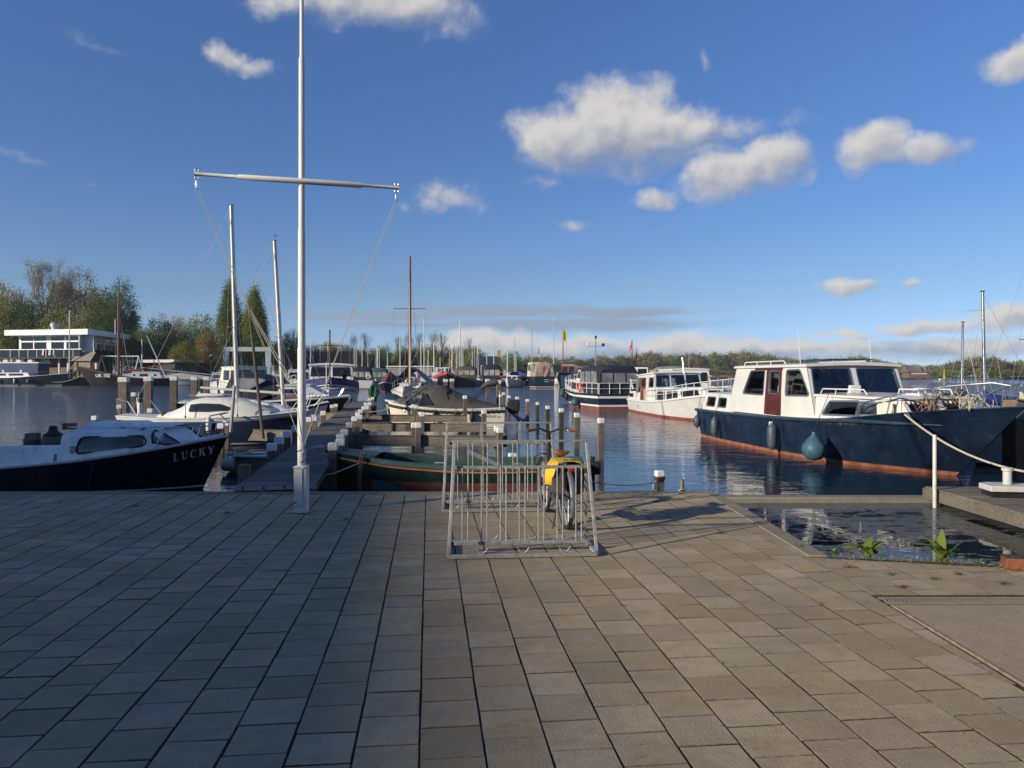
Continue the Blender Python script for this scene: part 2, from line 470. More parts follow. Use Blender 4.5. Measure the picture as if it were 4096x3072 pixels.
M_canvas_b = mat('charcoal_canvas', (.066, .060, .055), .85, var=.15, vscale=3, bump=.3, bscale=30)
M_canvas_n = mat('navy_canvas', (.016, .02, .036), .8, var=.2, vscale=3, bump=.3, bscale=25)
M_canvas_t = mat('tan_canvas', (.30, .24, .16), .85, var=.15, vscale=3, bump=.3, bscale=25)
M_canvas_r = mat('maroon_canvas', (.16, .025, .03), .85, var=.25, vscale=3, bump=.4, bscale=15)
M_canvas_u = mat('blue_canvas', (.03, .05, .24), .8, var=.2, vscale=3, bump=.3, bscale=20)
M_canvas_g = mat('grey_canvas', (.20, .20, .19), .85, var=.2, vscale=3, bump=.4, bscale=15)
M_mahog = wood('varnished_mahogany', (.16, .042, .016), (.26, .085, .03), .25, (6, 6, 1), .1, .5)
M_maroon = mat('maroon_door_paint', (.085, .018, .014), .4, var=.2, vscale=4, dirt=(.16, .07, .05), damt=.3)
M_post = wood('weathered_pile_wood', (.10, .082, .062), (.24, .205, .165), .9, (26, 26, 1.6), .8)
M_beam = wood('grey_beam_wood', (.11, .095, .075), (.25, .215, .17), .9, (1.4, 24, 24), .7)
M_plank = wood('deck_plank_wood', (.095, .085, .075), (.20, .18, .155), .85, (1.5, 26, 26), .8, obj_rand=.3)
M_cap = mat('white_post_cap', (.72, .71, .68), .55, var=.06, vscale=7, dirt=(.22, .20, .16), dscale=5, damt=.7, bump=.15, bscale=40)
M_orange_ring = mat('orange_plastic', (.65, .12, .03), .45, var=.1)
M_yellow = mat('yellow_tarpaulin', (.66, .42, .03), .5, var=.1, vscale=4, dirt=(.25, .18, .05), damt=.3)

# ================================================================== water
def water_mat():
    m = bpy.data.materials.new('lake_water'); m.use_nodes = True; g = G(m.node_tree)
    P = g.geo('Position'); x, y, z = g.xyz(P)
    # the berths beside the quay lie calm; the open lake is choppy
    dist = (y - 12.0) + (x.abs()) * .12
    chop = dist.ramp(6, 60, .20, 1.7, False)
    a = g.noise(g.map(P, scale=(.55, 1.25, 1), rot=(0, 0, R(12))), 1.5, 4, .55, .5)
    b = g.noise(g.map(P, scale=(.7, 1.3, 1), rot=(0, 0, R(-18))), 4.6, 3, .5, .3)
    c = g.noise(g.map(P, scale=(.6, 1.0, 1), rot=(0, 0, R(8))), .33, 3, .5)
    h = a * .075 + b * .022 + c * .10
    hh = h * chop * dist.ramp(60, 220, 1.0, 1.8, False)
    bp = g.n('ShaderNodeBump'); g.link(hh, bp.inputs['Height']); bp.inputs['Strength'].default_value = 1.0; bp.inputs['Distance'].default_value = 1.0
    g.out(g.principled((.010, .026, .045), .03, 0, bp.outputs[0], .5, 0, 0, 1.333))
    return m
def sheet(name, pts, z, m, kind='structure', sub=None):
    me = bpy.data.meshes.new(name); me.from_pydata([(p[0], p[1], z if len(p) < 3 else p[2]) for p in pts], [], [tuple(range(len(pts)))])
    me.materials.append(m); o = mobj(name, me); o['kind'] = kind; return o
sheet('water', [(-1750, -150), (1750, -150), (1750, 1800), (-1750, 1800)], ZW, water_mat())

def inlet_mat():
    m = bpy.data.materials.new('inlet_water'); m.use_nodes = True; g = G(m.node_tree)
    P = g.geo('Position'); x, y, z = g.xyz(P)
    w = g.noise(g.map(P, scale=(1, 1.2, 1)), 1.3, 3, .5, .4)
    wat = g.principled((.010, .016, .016), .02, 0, g.bump(w, .12, .05), .5, 0, 0, 1.333)
    n1 = g.noise(g.map(P, scale=(1.0, 1.7, 1)), 2.6, 8, .68, 1.0)
    n2 = g.noise(P, .7, 3, .5)
    film = (n1 + (n2 - .5) * .5 + (y - 9.6) * .035).ramp(.50, .58) * .8
    sc = g.principled(g.mix(g.noise(P, 14, 4).ramp(.3, .7), (.06, .06, .045), (.17, .165, .135)), .35, 0, g.bump(n1, .4, .02), .35)
    mx = g.n('ShaderNodeMixShader'); g.link(film, mx.inputs[0]); g.link(wat, mx.inputs[1]); g.link(sc, mx.inputs[2])
    g.out(mx.outputs[0]); return m
o = sheet('inlet_water', [(2.9, 5.6), (14, 5.6), (14, 13.1), (2.9, 13.1)], ZW + .006, inlet_mat())

# ================================================================== quay and paving
def concrete(name, a, b, spot=.5, scale=1.0, rnd=None, speck=True, rough=.88):
    m = bpy.data.materials.new(name); m.use_nodes = True; g = G(m.node_tree)
    P = g.geo('Position')
    n1 = g.noise(P, 1.3 * scale, 5, .62); n2 = g.noise(P, 9 * scale, 5, .65); n3 = g.noise(P, 115, 4, .75); n4 = g.noise(P, 55, 3, .6)
    if rnd == 'obj': rv = g.s(g.n('ShaderNodeObjectInfo').outputs['Random'])
    elif rnd == 'attr':
        at_ = g.n('ShaderNodeAttribute'); at_.attribute_name = 'tint'; rv = g.s(at_.outputs['Fac'])
    else: rv = None
    if rv is not None:
        wn = g.n('ShaderNodeTexWhiteNoise', noise_dimensions='1D'); g.link(rv * 517.3, wn.inputs['W'])
        r2 = g.s(wn.outputs['Value'])
        c = g.mix(rv.ramp(.45, .75), a, b)
        br = r2 * .30 + .80
        c = g.mix(1.0, c, g.comb(br, br, br), 'MULTIPLY')
    else: c = g.mix(n1.ramp(.3, .7), a, b)
    c = g.mix(n1.ramp(.40, .72) * .55, c, tuple(x * .62 for x in a))
    c = g.mix(n2.ramp(.35, .75) * .42, c, tuple(x * .55 for x in b))
    # exposed aggregate: pale and dark grains
    c = g.mix(n3.ramp(.58, .70) * .75, c, (.62, .57, .48))
    c = g.mix((1.0 - n3).ramp(.58, .72) * .65, c, (.07, .06, .045))
    st = g.noise(P, 4.2, 6, .7, .6)
    c = g.mix(st.ramp(.60, .76) * .5, c, (.045, .042, .036))
    vor = g.n('ShaderNodeTexVoronoi'); g.link(P, vor.inputs['Vector']); vor.inputs['Scale'].default_value = 7.0
    dots = g.s(vor.outputs['Distance']).ramp(.02, .05, 1, 0) * g.noise(P, 2.2, 2).ramp(.52, .6)
    c = g.mix(dots * .8, c, (.6, .58, .53))
    nb = g.bump(n3 * .8 + n4 * .6 + n2 * .5, .9, .007)
    g.out(g.principled(c, rough, 0, nb, .25)); return m
T_A = (.44, .332, .195); T_B = (.45, .362, .238)
M_tile = concrete('paving_tile_concrete', T_A, T_B, rnd='obj')
M_tile_s = concrete('paving_tile_concrete_far', T_A, T_B, rnd='attr')
M_coping = concrete('coping_concrete', (.26, .215, .15), (.32, .27, .19))
M_slab = concrete('slipway_concrete', (.39, .305, .195), (.43, .345, .23), scale=.6)
M_joint = mat('joint_dirt', (.055, .044, .033), .95, var=.4, vscale=20, bump=.5)
M_grime = mat('edge_grime', (.19, .15, .098), .95, var=.5, vscale=25, bump=.6, bscale=90)
M_quay = concrete('quay_wall_concrete', (.12, .11, .095), (.18, .165, .14))

QE = 11.13                                              # quay edge
main_poly = [(-45, -60), (2.84, -60), (2.84, 5.86), (2.84, 10.93), (-45, 10.93)]
# the body of the quay, cut round the inlet
def quay_body():
    mb = MB()
    def slab(poly, z0, z1, mi=0): mb.prism(poly, lambda a, b: (a, b, z0), lambda a, b: (a, b, z1), mi)
    slab([(-45, -60), (3.02, -60), (3.02, QE), (-45, QE)], -2.2, -.012)
    slab([(3.021, -60), (40, -60), (40, 6.2), (5.3, 6.75), (3.021, 7.17)], -2.2, -.012)
    return mb.build('quay', M_joint, smooth=0)
quay = quay_body(); quay['kind'] = 'structure'
fw = MB(); fw.box(((-45 + 3.05) / 2, QE + .03, -.62), (48.05, .06, 1.0)); fw.box((3.05, (QE + 7.15) / 2, -.62), (.06, QE - 7.15, 1.0)); fw.build('quay_wall', M_quay, smooth=0)['kind'] = 'structure'

pav = empty('pavement', (0, 0, 0)); pav['kind'] = 'structure'
YAW = R(6.37); U = Vector((-math.sin(YAW), math.cos(YAW))); V = Vector((math.cos(YAW), math.sin(YAW)))   # rows run along V, columns along U
P0 = Vector((-.416, 3.343)); TS = .30
def clip_poly(poly, a, b, c):
    """keep a*x + b*y <= c"""
    out = []
    for i in range(len(poly)):
        p = poly[i]; q = poly[(i + 1) % len(poly)]; dp = a * p[0] + b * p[1] - c; dq = a * q[0] + b * q[1] - c
        if dp <= 0: out.append(p)
        if dp * dq < 0:
            t = dp / (dp - dq); out.append((p[0] + t * (q[0] - p[0]), p[1] + t * (q[1] - p[1])))
    return out
regions = [[(1, 0, 2.84), (0, 1, 10.93)],
           [(-1, 0, -2.845), (0, -1, -5.90), (.24, 1, 7.10 + .24 * 3.02 - .03)]]
def parea(p): return abs(sum(p[i][0] * p[(i + 1) % len(p)][1] - p[(i + 1) % len(p)][0] * p[i][1] for i in range(len(p)))) / 2
def tile_mb(poly, mb=None, dz=0.0, tilt=(0, 0), mi=0, thick=.03, bev=.0035):
    mb = mb or MB(); n = len(poly); cx = sum(p[0] for p in poly) / n; cy = sum(p[1] for p in poly) / n
    if sum(poly[i][0] * poly[(i + 1) % n][1] - poly[(i + 1) % n][0] * poly[i][1] for i in range(n)) < 0: poly = poly[::-1]
    top = inset(poly, -bev); zt = lambda p: dz + tilt[0] * (p[0] - cx) + tilt[1] * (p[1] - cy)
    r0 = [(p[0], p[1], zt(p) - thick) for p in poly]; r1 = [(p[0], p[1], zt(p) - bev * .8) for p in poly]; r2 = [(p[0], p[1], zt(p)) for p in top]
    mb.loft([r0, r1], True, False, False, 1); mb.loft([r1, r2], True, False, False, 2); mb.add(r2, [tuple(range(len(r2)))], 0); return mb
tiles = []
rt = random.Random(11)
for c in range(-62, 32):
    shift = (c % 2) * .5 * TS + rt.uniform(-.018, .018) + (c % 3) * .01
    for r in range(-14, 42):
        o = P0 + V * (c * TS) + U * (r * TS + shift)
        jw = rt.uniform(.003, .007); jr = rt.uniform(.0025, .0045); s0 = rt.uniform(-.004, .004)
        q = [o + V * jw + U * (jr + s0), o + V * (TS - jw) + U * (jr - s0), o + V * (TS - jw) + U * (TS - jr - s0), o + V * jw + U * (TS - jr + s0)]
        q = [(p.x, p.y) for p in q]
        ctr = o + V * .15 + U * .15
        if ctr.y < 2.3 or abs(ctr.x) > ctr.y * .76 + .5: continue
        for reg in regions:
            p = q
            for h in reg:
                p = clip_poly(p, *h)
                if len(p) < 3: break
            if len(p) >= 3 and parea(p) > .004: tiles.append((ctr.y + abs(ctr.x) * .15, p, parea(p) > .0805, ctr))
tiles.sort(key=lambda t: t[0])
vis = [t for t in tiles if t[0] > 2.75 and abs(t[3].x) < t[3].y * .70 + .1]
visid = {id(t) for t in vis[:300]}
variants = []
for k in range(10):
    jw = rt.uniform(.003, .007); jr = rt.uniform(.0025, .0045)
    q = [(-.15 + jw, -.15 + jr + rt.uniform(-.003, .003)), (.15 - jw, -.15 + jr + rt.uniform(-.003, .003)), (.15 - jw, .15 - jr), (-.15 + jw, .15 - jr)]
    variants.append(tile_mb(q, None, 0, (rt.uniform(-.008, .008), rt.uniform(-.008, .008))).mesh('tile', [M_tile, M_joint, M_grime], 0))
stuff = MB(); tints = []
for t in tiles:
    if id(t) in visid:
        if t[2]:
            o = mobj('tile', variants[rt.randrange(10)], pav)
            o.location = (t[3].x, t[3].y, rt.uniform(-.0015, .0015)); o.rotation_euler = (0, 0, YAW + rt.uniform(-.006, .006) + (math.pi if rt.random() < .5 else 0))
        else:
            cx, cy = t[3].x, t[3].y
            o = tile_mb([(p[0] - cx, p[1] - cy) for p in t[1]], None, rt.uniform(-.002, .002)).build('tile', [M_tile, M_joint, M_grime], pav, smooth=0); o.location = (cx, cy, 0)
    else:
        n0 = len(stuff.v); tile_mb(t[1], stuff, rt.uniform(-.0015, .0015), (rt.uniform(-.006, .006), rt.uniform(-.006, .006)))
        tints += [rt.random()] * (len(stuff.v) - n0)
me = stuff.mesh('tile_field', [M_tile_s, M_joint, M_grime], 0)
at_ = me.attributes.new('tint', 'FLOAT', 'POINT'); at_.data.foreach_set('value', tints)
tf = mobj('tile_field', me, pav); tf['kind'] = 'stuff'
# coping stones along the quay edge and the inlet
xs = -30.0
while xs < 2.8:
    L = min(1.0, 3.05 - xs); b = MB().box((xs + L / 2, 11.045, -.022), (L - .008, .20, .06)); b.build('coping_stone', M_coping, pav, bevel=.008); xs += 1.0
ys = 10.93
while ys > 7.3:
    L = min(1.0, ys - 7.17); b = MB().box((2.945, ys - L / 2, -.022), (.19, L - .008, .06)); b.build('coping_stone', M_coping, pav, bevel=.008); ys -= 1.0
# slipway slab with its steel edge and the drain
slab = MB().prism([(2.90, -30), (40, -30), (40, 5.63), (2.90, 5.63)], lambda a, b: (a, b, -.03), lambda a, b: (a, b, .004)).build('slipway_slab', M_slab, smooth=0); slab['kind'] = 'structure'
MB().box((2.878, -6.2, -.018), (.018, 23.7, .05)).build('steel_edge', mat('pale_steel_edge', (.21, .175, .12), .8, .0, var=.3, vscale=15, dirt=(.15, .1, .06)), slab)
drain = empty('drain_channel', (2.86, 5.76, 0), 0, 'long galvanised slotted drain across the paving beside the slipway slab', 'drain')
MB().box((5, .062, -.012), (10, .012, .032)).build('rim', M_coping, drain); MB().box((5, -.062, -.012), (10, .012, .032)).build('rim', M_coping, drain)
MB().box((5, 0, -.035), (10, .115, .012)).build('trough', M_dark, drain)
sm = MB().bar((-.012, -.055, -.006), (.012, .055, -.006), .017, .010).mesh('slat', mat('dull_grate', (.26, .23, .18), .75, .1, var=.2), 0)
for k in range(170):
    o = mobj('slat', sm, drain); o.location = (.03 + k * .03, 0, 0)
# ================================================================== unseen block behind the photographer's left shoulder, placed and sized to shade the quay
M_brick = mat('shade_house_brick', (.22, .12, .08), .85, var=.25, vscale=6, bump=.3)
def shade_house():
    h = empty('shade_block', (-41, -20, 0), 0, 'unseen brick block off to the left, set there to shade the paving', 'building')
    T = math.tan(SUN_EL)
    # eaves line chosen from where its shadow ends on the paving
    Ht = 17.0; L = Ht / T; dx, dy = math.sin(SUN_AZ) * L, math.cos(SUN_AZ) * L
    a = Vector((.50 - dx, 1.2 - dy)); b = Vector((-2.95 - dx, 21.5 - dy))
    d = (b - a).normalized(); nrm = Vector((-d.y, d.x)); a = a - d * 8
    ln = (b - a).length; mid = (a + b) / 2 + nrm * 4
    h.location = (mid.x, mid.y, 0); h.rotation_euler = (0, 0, math.atan2(d.y, d.x))
    MB().box((0, 0, 8.3), (ln, 8, 16.6)).build('wall', M_brick, h, smooth=0)
    MB().box((0, 0, 16.8), (ln + .02, 8.02, .4)).build('roof', M_white2, h, smooth=0)
    for k in range(5):
        x = -ln / 2 + 2 + k * (ln - 4) / 4
        w = MB().box((x, -4.02, 3.6), (1.6, .06, 1.4)).build('window', M_glass_d, h, smooth=0)
        MB().box((x, -4.03, 2.85), (1.8, .14, .08)).build('sill', M_white2, w, smooth=0)
    MB().box((1.5, -4.02, 1.1), (1.0, .06, 2.2)).build('door', M_maroon, h, smooth=0)
shade_house()
# unseen block added behind the photographer to cut the sky light on the paving
def sky_blocker():
    h = empty('sky_blocker', (15, -13, 0), 0, 'long dark block behind the photographer, added to hold back sky light', 'building')
    MB().box((0, 0, 6), (40, 8, 12)).build('wall', M_brick, h, smooth=0)
    MB().loft([[(x, -4.3, 12), (x, 0, 15), (x, 4.3, 12)] for x in (-20.4, 20.4)]).build('roof', mat('dark_roof_sheet', (.05, .05, .055), .6, var=.2), h, smooth=0)
    for k in range(5): MB().box((-16 + k * 8, 4.03, 1.6), (3, .06, 3.2)).build('door', M_maroon, h, smooth=0)
sky_blocker()

# ================================================================== flagpole
fp = empty('flagpole', (-2.67, 9.46, 0), 0, 'tall white flagpole with a slanting yardarm standing on the paving', 'flagpole')
M_pole = mat('white_pole_paint', (.70, .68, .63), .45, var=.06, vscale=9, dirt=(.36, .33, .26), dscale=3, damt=.35, bump=.12, bscale=50)
def flagpole():
    z_ = lambda py: CAM_H - (py - HY) / FPX * 9.46
    def r(w): return w / FPX * 9.46 / 2
    MB().lathe([(r(33), 0.0), (r(33), z_(1395)), (r(29), z_(1385)), (r(28), z_(925)), (r(25), z_(905)), (r(23), z_(235)), (r(17), z_(228)), (r(12), 8.6), (.0, 8.62)], n=20).build('pole', M_pole, fp, smooth=50)
    b = MB(); b.box((0, .005, .3), (.150, .155, .60)); b.build('base_box', M_pole, fp, bevel=.008)
    b = MB(); b.box((-.022, -.083, .33), (.108, .012, .46)); b.build('access_cover', M_pole, fp, bevel=.004)
    MB().bar((-.085, -.085, .585), (.05, -.085, .578), .02, .018).build('lip', M_pole, fp)
    MB().lathe([(.011, 0), (.011, .008)], (-.05, -.090, .14), 10, (0, -1, 0)).build('keyhole', M_dark, fp)
    L = Vector((-3.88 + 2.67, 9.09 - 9.46, 4.2)); Rr = Vector((-1.485 + 2.67, 9.77 - 9.46, 4.2)); d = (Rr - L)
    ya = MB(); ya.tube([L, L + d * .2, L + d * .205, L + d * .49, L + d * .51, L + d * .8, L + d * .815, Rr], [.021, .021, .031, .036, .036, .036, .022, .021], 14)
    ya = ya.build('yardarm', M_pole, fp, smooth=50)
    for e in (L + d * .012, Rr - d * .012):
        for s_ in (1, -1):
            c = e + Vector((0, 0, s_ * .045)); pts = [c + Vector((math.cos(t) * .024, 0, math.sin(t) * .024)) for t in np.linspace(0, 2 * math.pi, 13)[:-1]]
            MB().tube(pts, .005, 6, closed=True).build('ring', M_steel, ya)
    cle = Vector((.035, -.06, z_(1790)))
    for e, s_, dr in ((L + d * .012, -1, .10), (Rr - d * .012, 1, .06)):
        a = e + Vector((0, 0, -.07)); blk = MB(); blk.box(a + Vector((0, 0, -.06)), (.03, .022, .10)); blk.build('block', M_steel, fp, bevel=.004)
        for k in (-1, 1):
            q = a + Vector((k * .010, 0, -.11)); pts = []
            for i in range(19):
                t = i / 18; p = q.lerp(cle, t); p += Vector((-s_ * dr * math.sin(math.pi * t) * .55, 0, -dr * math.sin(math.pi * t) * .5)); p += (Vector((k * .008, 0, 0)) * (1 - t)); pts.append(p)
            MB().tube(pts, .0034, 5).build('halyard', M_rope, fp)
    wr = [Vector((math.cos(t) * .058, math.sin(t) * .058, .68 + .45 * t / 9.0 * .5)) for t in np.linspace(-1.6, 7.5, 40)]
    MB().tube(wr, .005, 5).build('wound_line', M_rope_d, fp)
    MB().box((.03, -.062, z_(1790)), (.02, .02, .12)).build('cleat', M_steel, fp)
flagpole()

# ================================================================== bicycle racks
def rack(name, fl, fr, height, label, rear):
    """fl, fr: front feet; the uprights lean back over a floor frame"""
    fl = Vector(fl); fr = Vector(fr); d = (fr - fl); W = d.length; rz = math.atan2(d.y, d.x)
    rk = empty(name, (fl.x, fl.y, 0), rz, label, 'bicycle rack', 'galvanised bicycle racks on the quay')
    dep = .62                                          # floor frame depth
    zt = height; w = .04
    for y in (0.0, dep): MB().box((W / 2, y, .025), (W, w, .036)).build('floor_rail', M_galv, rk, bevel=.004)
    MB().box((W / 2, dep * .36, .10), (W - .1, .03, .035)).build('lower_rail', M_galv, rk, bevel=.003)
    for x in (0, W):
        s_ = 1 if x == 0 else -1
        MB().box((x, dep / 2, .025), (w, dep, .036)).build('side_rail', M_galv, rk, bevel=.004)
        tx = x + s_ * .055
        MB().bar((x, .01, .05), (tx, dep * .42, zt), .032, .022).build('front_upright', M_galv, rk, bevel=.003)
        MB().bar((x, dep - .01, .05), (tx, dep * .46, zt * .8), .03, .016).build('back_stay', M_galv, rk, bevel=.003)
    MB().box((W / 2, dep * .42, zt), (W - .06, .034, .02)).build('top_rail', M_galv, rk, bevel=.003)
    zm = height * .765
    MB().box((W / 2, dep * .40, zm), (W - .09, .022, .032)).build('middle_rail', M_galv, rk, bevel=.003)
    bm_ = MB().tube([(0, 0, .1), (0, 0, zm)], .0072, 7).mesh('bar', M_galv)
    n = 7; k = 0; pitch = (W - .24) / (n - .70)
    xs_ = []
    for i in range(n):
        x = .13 + i * pitch; xs_ += [x, x + pitch * .30]
    for x in xs_[:-1] if rear else xs_:
        o = mobj('bar', bm_, rk); o.location = (x, dep * .36, 0); o.rotation_euler = (0, 0, rt.uniform(-.3, .3))
    if rear:
        for x in (W * .34, W * .68): MB().box((x, dep * .41, (zm + zt) / 2), (.03, .02, zt - zm)).build('strut', M_galv, rk)
    def hook(x, y):
        pts = [(x + (t - .5) * .11, y + .01, .045 + (abs(t - .5) * 2) ** 2 * .055) for t in np.linspace(0, 1, 9)]
        MB().tube(pts, [.003, .006, .007, .007, .007, .007, .007, .006, .003], 6).build('wheel_hook', M_galv, rk)
    for i in range(3 if not rear else 4):
        hook(W * (.22 + .28 * i) if not rear else W * (.1 + .26 * i), 0.0); hook(W * (.32 + .29 * i) if not rear else W * (.18 + .26 * i), dep)
    return rk
F1 = hit(*(1796, 2238)); F2 = hit(*(2388, 2226)); B1_ = hit(*(1773, 2052)); B2_ = hit(*(2216, 2044))
rack('bicycle_rack', (F1.x, F1.y), (F2.x, F2.y), 1.09, 'nearer galvanised bicycle rack, a bicycle parked behind its right end', False)
rack('bicycle_rack', (B1_.x, B1_.y), (B2_.x + .05, B2_.y), 1.12, 'farther galvanised bicycle rack, standing nearest the quay edge', True)

# ================================================================== bicycle
M_tyre = mat('tyre_rubber', (.022, .021, .02), .8, var=.25, vscale=20, bump=.4, bscale=120)
M_bframe = mat('bicycle_frame_anthracite', (.06, .06, .062), .28, .5, var=.1, coat=.4)
M_silver = mat('silver_mudguard', (.30, .31, .32), .35, .6, var=.08)
M_leather = mat('brown_leather', (.26, .085, .032), .42, var=.2, vscale=8, bump=.2)
M_bag = mat('grey_pannier_fabric', (.055, .052, .055), .85, var=.25, vscale=7, bump=.4)
def bicycle():
    rear = hit(2256, 2112); front = hit(2172, 2042); rear = Vector((.605, 8.44, 0)); front = Vector((.415, 9.52, 0))
    d = (front - rear); wb = d.length; rz = math.atan2(d.y, d.x)
    b = empty('bicycle', (rear.x, rear.y, 0), rz, 'city bicycle with brown saddle and yellow pannier bags parked in the racks', 'bicycle')
    # local x forward, rear axle at x=0
    Rw = .345
    def wheel(x, steer=0.0):
        c = Vector((x, 0, Rw))
        pts = [c + Vector((math.cos(t) * (Rw - .022), 0, math.sin(t) * (Rw - .022))) for t in np.linspace(0, 2 * math.pi, 49)[:-1]]
        wh = MB().tube([c + Vector((0, -.04, 0)), c + Vector((0, .04, 0))], .022, 10).build('wheel', M_silver, b)
        MB().tube(pts, .0225, 10, closed=True).build('tyre', M_tyre, wh)
        p2 = [c + Vector((math.cos(t) * (Rw - .052), 0, math.sin(t) * (Rw - .052))) for t in np.linspace(0, 2 * math.pi, 49)[:-1]]
        MB().tube(p2, .011, 8, closed=True).build('rim', M_silver, wh)
        sp = MB()
        for k in range(28):
            a = 2 * math.pi * k / 28; e = c + Vector((math.cos(a) * (Rw - .055), 0, math.sin(a) * (Rw - .055)))
            sp.tube([c + Vector((math.cos(a + .35 * (-1) ** k) * .022, .03 * (-1) ** (k // 2), math.sin(a + .35 * (-1) ** k) * .022)), e], .0013, 4, cap=False)
        sp.build('spokes', M_steel, wh)
        return wh
    wheel(0); wheel(wb)
    def guard(x, a0, a1):
        c = Vector((x, 0, Rw)); rr = Rw + .018; mb = MB(); rings = []
        for t in np.linspace(a0, a1, 22):
            e = Vector((math.cos(t), 0, math.sin(t))); row = []
            for k in range(7):
                u = -1 + k / 3; row.append(c + e * (rr + .010 * (1 - u * u)) + Vector((0, .030 * u, 0)))
            rings.append(row + [p - e * .003 for p in reversed(row)])
        mb.loft(rings); return mb
    guard(0, R(40), R(205)).build('rear_mudguard', M_silver, b, smooth=60)
    guard(wb, R(-20), R(140)).build('front_mudguard', M_silver, b, smooth=60)
    bb = Vector((wb * .43, 0, .29)); st = Vector((wb * .30, 0, .62)); hd0 = Vector((wb * .80, 0, .56)); hd1 = Vector((wb * .74, 0, .98))
    fr = MB(); fr.tube([bb, st, Vector((wb * .255, 0, .80))], [.020, .019, .017], 10)
    fr.tube([bb, Vector((wb * .60, 0, .36)), hd0 + Vector((-.01, 0, .02))], [.026, .03, .028], 10)
    fr.tube([hd0, hd1], .022, 10); fr.tube([hd1, hd1 + Vector((-.02, 0, .06))], .016, 8)
    for s_ in (-1, 1):
        fr.tube([bb + Vector((0, s_ * .03, 0)), Vector((0, s_ * .065, Rw))], [.012, .010], 8)
        fr.tube([st + Vector((0, s_ * .02, -.04)), Vector((0, s_ * .065, Rw))], [.010, .009], 8)
        fr.tube([hd0 + Vector((0, s_ * .03, 0)), hd0 + Vector((.02, s_ * .052, -.06)), Vector((wb, s_ * .055, Rw))], [.014, .014, .010], 8)
    fr.build('frame', M_bframe, b)
    hb = []
    top = hd1 + Vector((-.02, 0, .055))
    for (y, x, z) in ((-.31, -.13, .035), (-.22, -.10, .045), (-.14, -.02, .055), (-.06, .0, .02), (0, .01, 0), (.06, 0, .02), (.14, -.02, .055), (.22, -.10, .045), (.31, -.13, .035)):
        hb.append(top + Vector((x, y, z)))
    handle = MB().tube(hb, .012, 9).build('handlebar', M_bframe, b)
    for s_ in (0, -1):
        a = hb[s_]; c_ = hb[1] if s_ == 0 else hb[-2]
        MB().tube([a, a.lerp(c_, .95)], .018, 9).build('grip', M_leather, handle)
        yb = hb[1] if s_ == 0 else hb[-2]; q = -1 if s_ == 0 else 1
        MB().tube([yb + Vector((.02, -q * .01, -.01)), yb + Vector((.06, q * .03, -.03)), yb + Vector((.03, q * .12, -.035))], [.008, .006, .005], 6).build('brake_lever', M_steel, handle)
        MB().tube([yb + Vector((.04, 0, -.02)), top + Vector((.07, q * .06, -.03)), hd0 + Vector((.05, q * .03, .1))], .003, 5).build('cable', M_rubber, handle)
    sad = MB(); rings = []
    sc_ = Vector((wb * .25, 0, .845))
    for (x, w, z, h) in ((-.13, .075, .012, .03), (-.11, .092, .016, .05), (-.05, .09, .008, .055), (.02, .05, .004, .05), (.09, .026, .006, .045), (.14, .018, .002, .03)):
        rings.append([sc_ + Vector((x, w * math.cos(t), z + (.012 if math.sin(t) > 0 else h) * math.sin(t))) for t in np.linspace(0, 2 * math.pi, 15)[:-1]])
    sad.loft(rings); sad.build('saddle', M_leather, b, smooth=70)
    MB().tube([sc_ + Vector((-.10, .03, -.03)), sc_ + Vector((0, .0, -.05)), sc_ + Vector((-.10, -.03, -.03))], .008, 6).build('saddle_spring', M_rubber, b)
    rkz = .735
    rc = MB()
    for s_ in (-1, 1):
        rc.tube([(-.22, s_ * .055, rkz), (.16, s_ * .055, rkz), (wb * .28, s_ * .02, rkz - .05)], .006, 6); rc.tube([(-.12, s_ * .055, rkz), (0, s_ * .075, Rw)], .006, 6)
    rc.build('luggage_carrier', M_rubber, b)
    for s_ in (-1, 1):
        # pannier: dark bag with a yellow flap that bulges outwards
        mb = MB(); rings = []
        for (z, x0, x1, y1) in ((.40, -.15, .16, .075), (.44, -.18, .19, .13), (.56, -.19, .20, .155), (.68, -.19, .20, .125), (.745, -.18, .19, .075)):
            y0 = .062
            rings.append([Vector((x0, s_ * y0, z)), Vector((x1, s_ * y0, z)), Vector((x1 - .03, s_ * (y0 + (y1) * .75), z)), Vector(((x0 + x1) / 2, s_ * (y0 + y1), z)), Vector((x0 + .03, s_ * (y0 + y1 * .75), z))])
        mb.loft(rings); pn = mb.build('pannier', M_bag, b, smooth=50)
        fl = MB(); rings = []
        for (z, x0, x1, y) in ((.775, -.185, .195, .03), (.77, -.19, .20, .10), (.72, -.20, .21, .155), (.64, -.20, .21, .19), (.60, -.15, .16, .205), (.52, -.11, .11, .20)):
            row = []
            for k in range(6):
                u = k / 5; row.append(Vector((x0 + (x1 - x0) * u, s_ * (.062 + (y - .0) * (1 - .35 * abs(u - .5) * 2)), z)))
            rings.append(row + [p + Vector((0, -s_ * .006, -.004)) for p in reversed(row)])
        fl.loft(rings); fl.build('flap', M_yellow, pn, smooth=60)
        MB().box((.03 if s_ > 0 else .0, s_ * .238, .50), (.05, .008, .08)).build('buckle_patch', M_galv, pn)
    br = MB(); rings = []
    for x in (-.19, 0, .20): rings.append([Vector((x, y, .778 + .012 * (1 - (y / .13) ** 2))) for y in np.linspace(-.13, .13, 7)] + [Vector((x, y, .772 + .012 * (1 - (y / .13) ** 2))) for y in np.linspace(.13, -.13, 7)])
    br.loft(rings); br.build('pannier_bridge', M_yellow, b, smooth=60)
    for y in (-.06, .02): MB().box((-.10, y, .792), (.05, .05, .004)).build('black_mark', M_rubber, b)
    MB().box((-.245, 0, .70), (.03, .06, .035)).build('tail_light', mat('red_lens', (.45, .02, .02), .2, var=.05), b, bevel=.006)
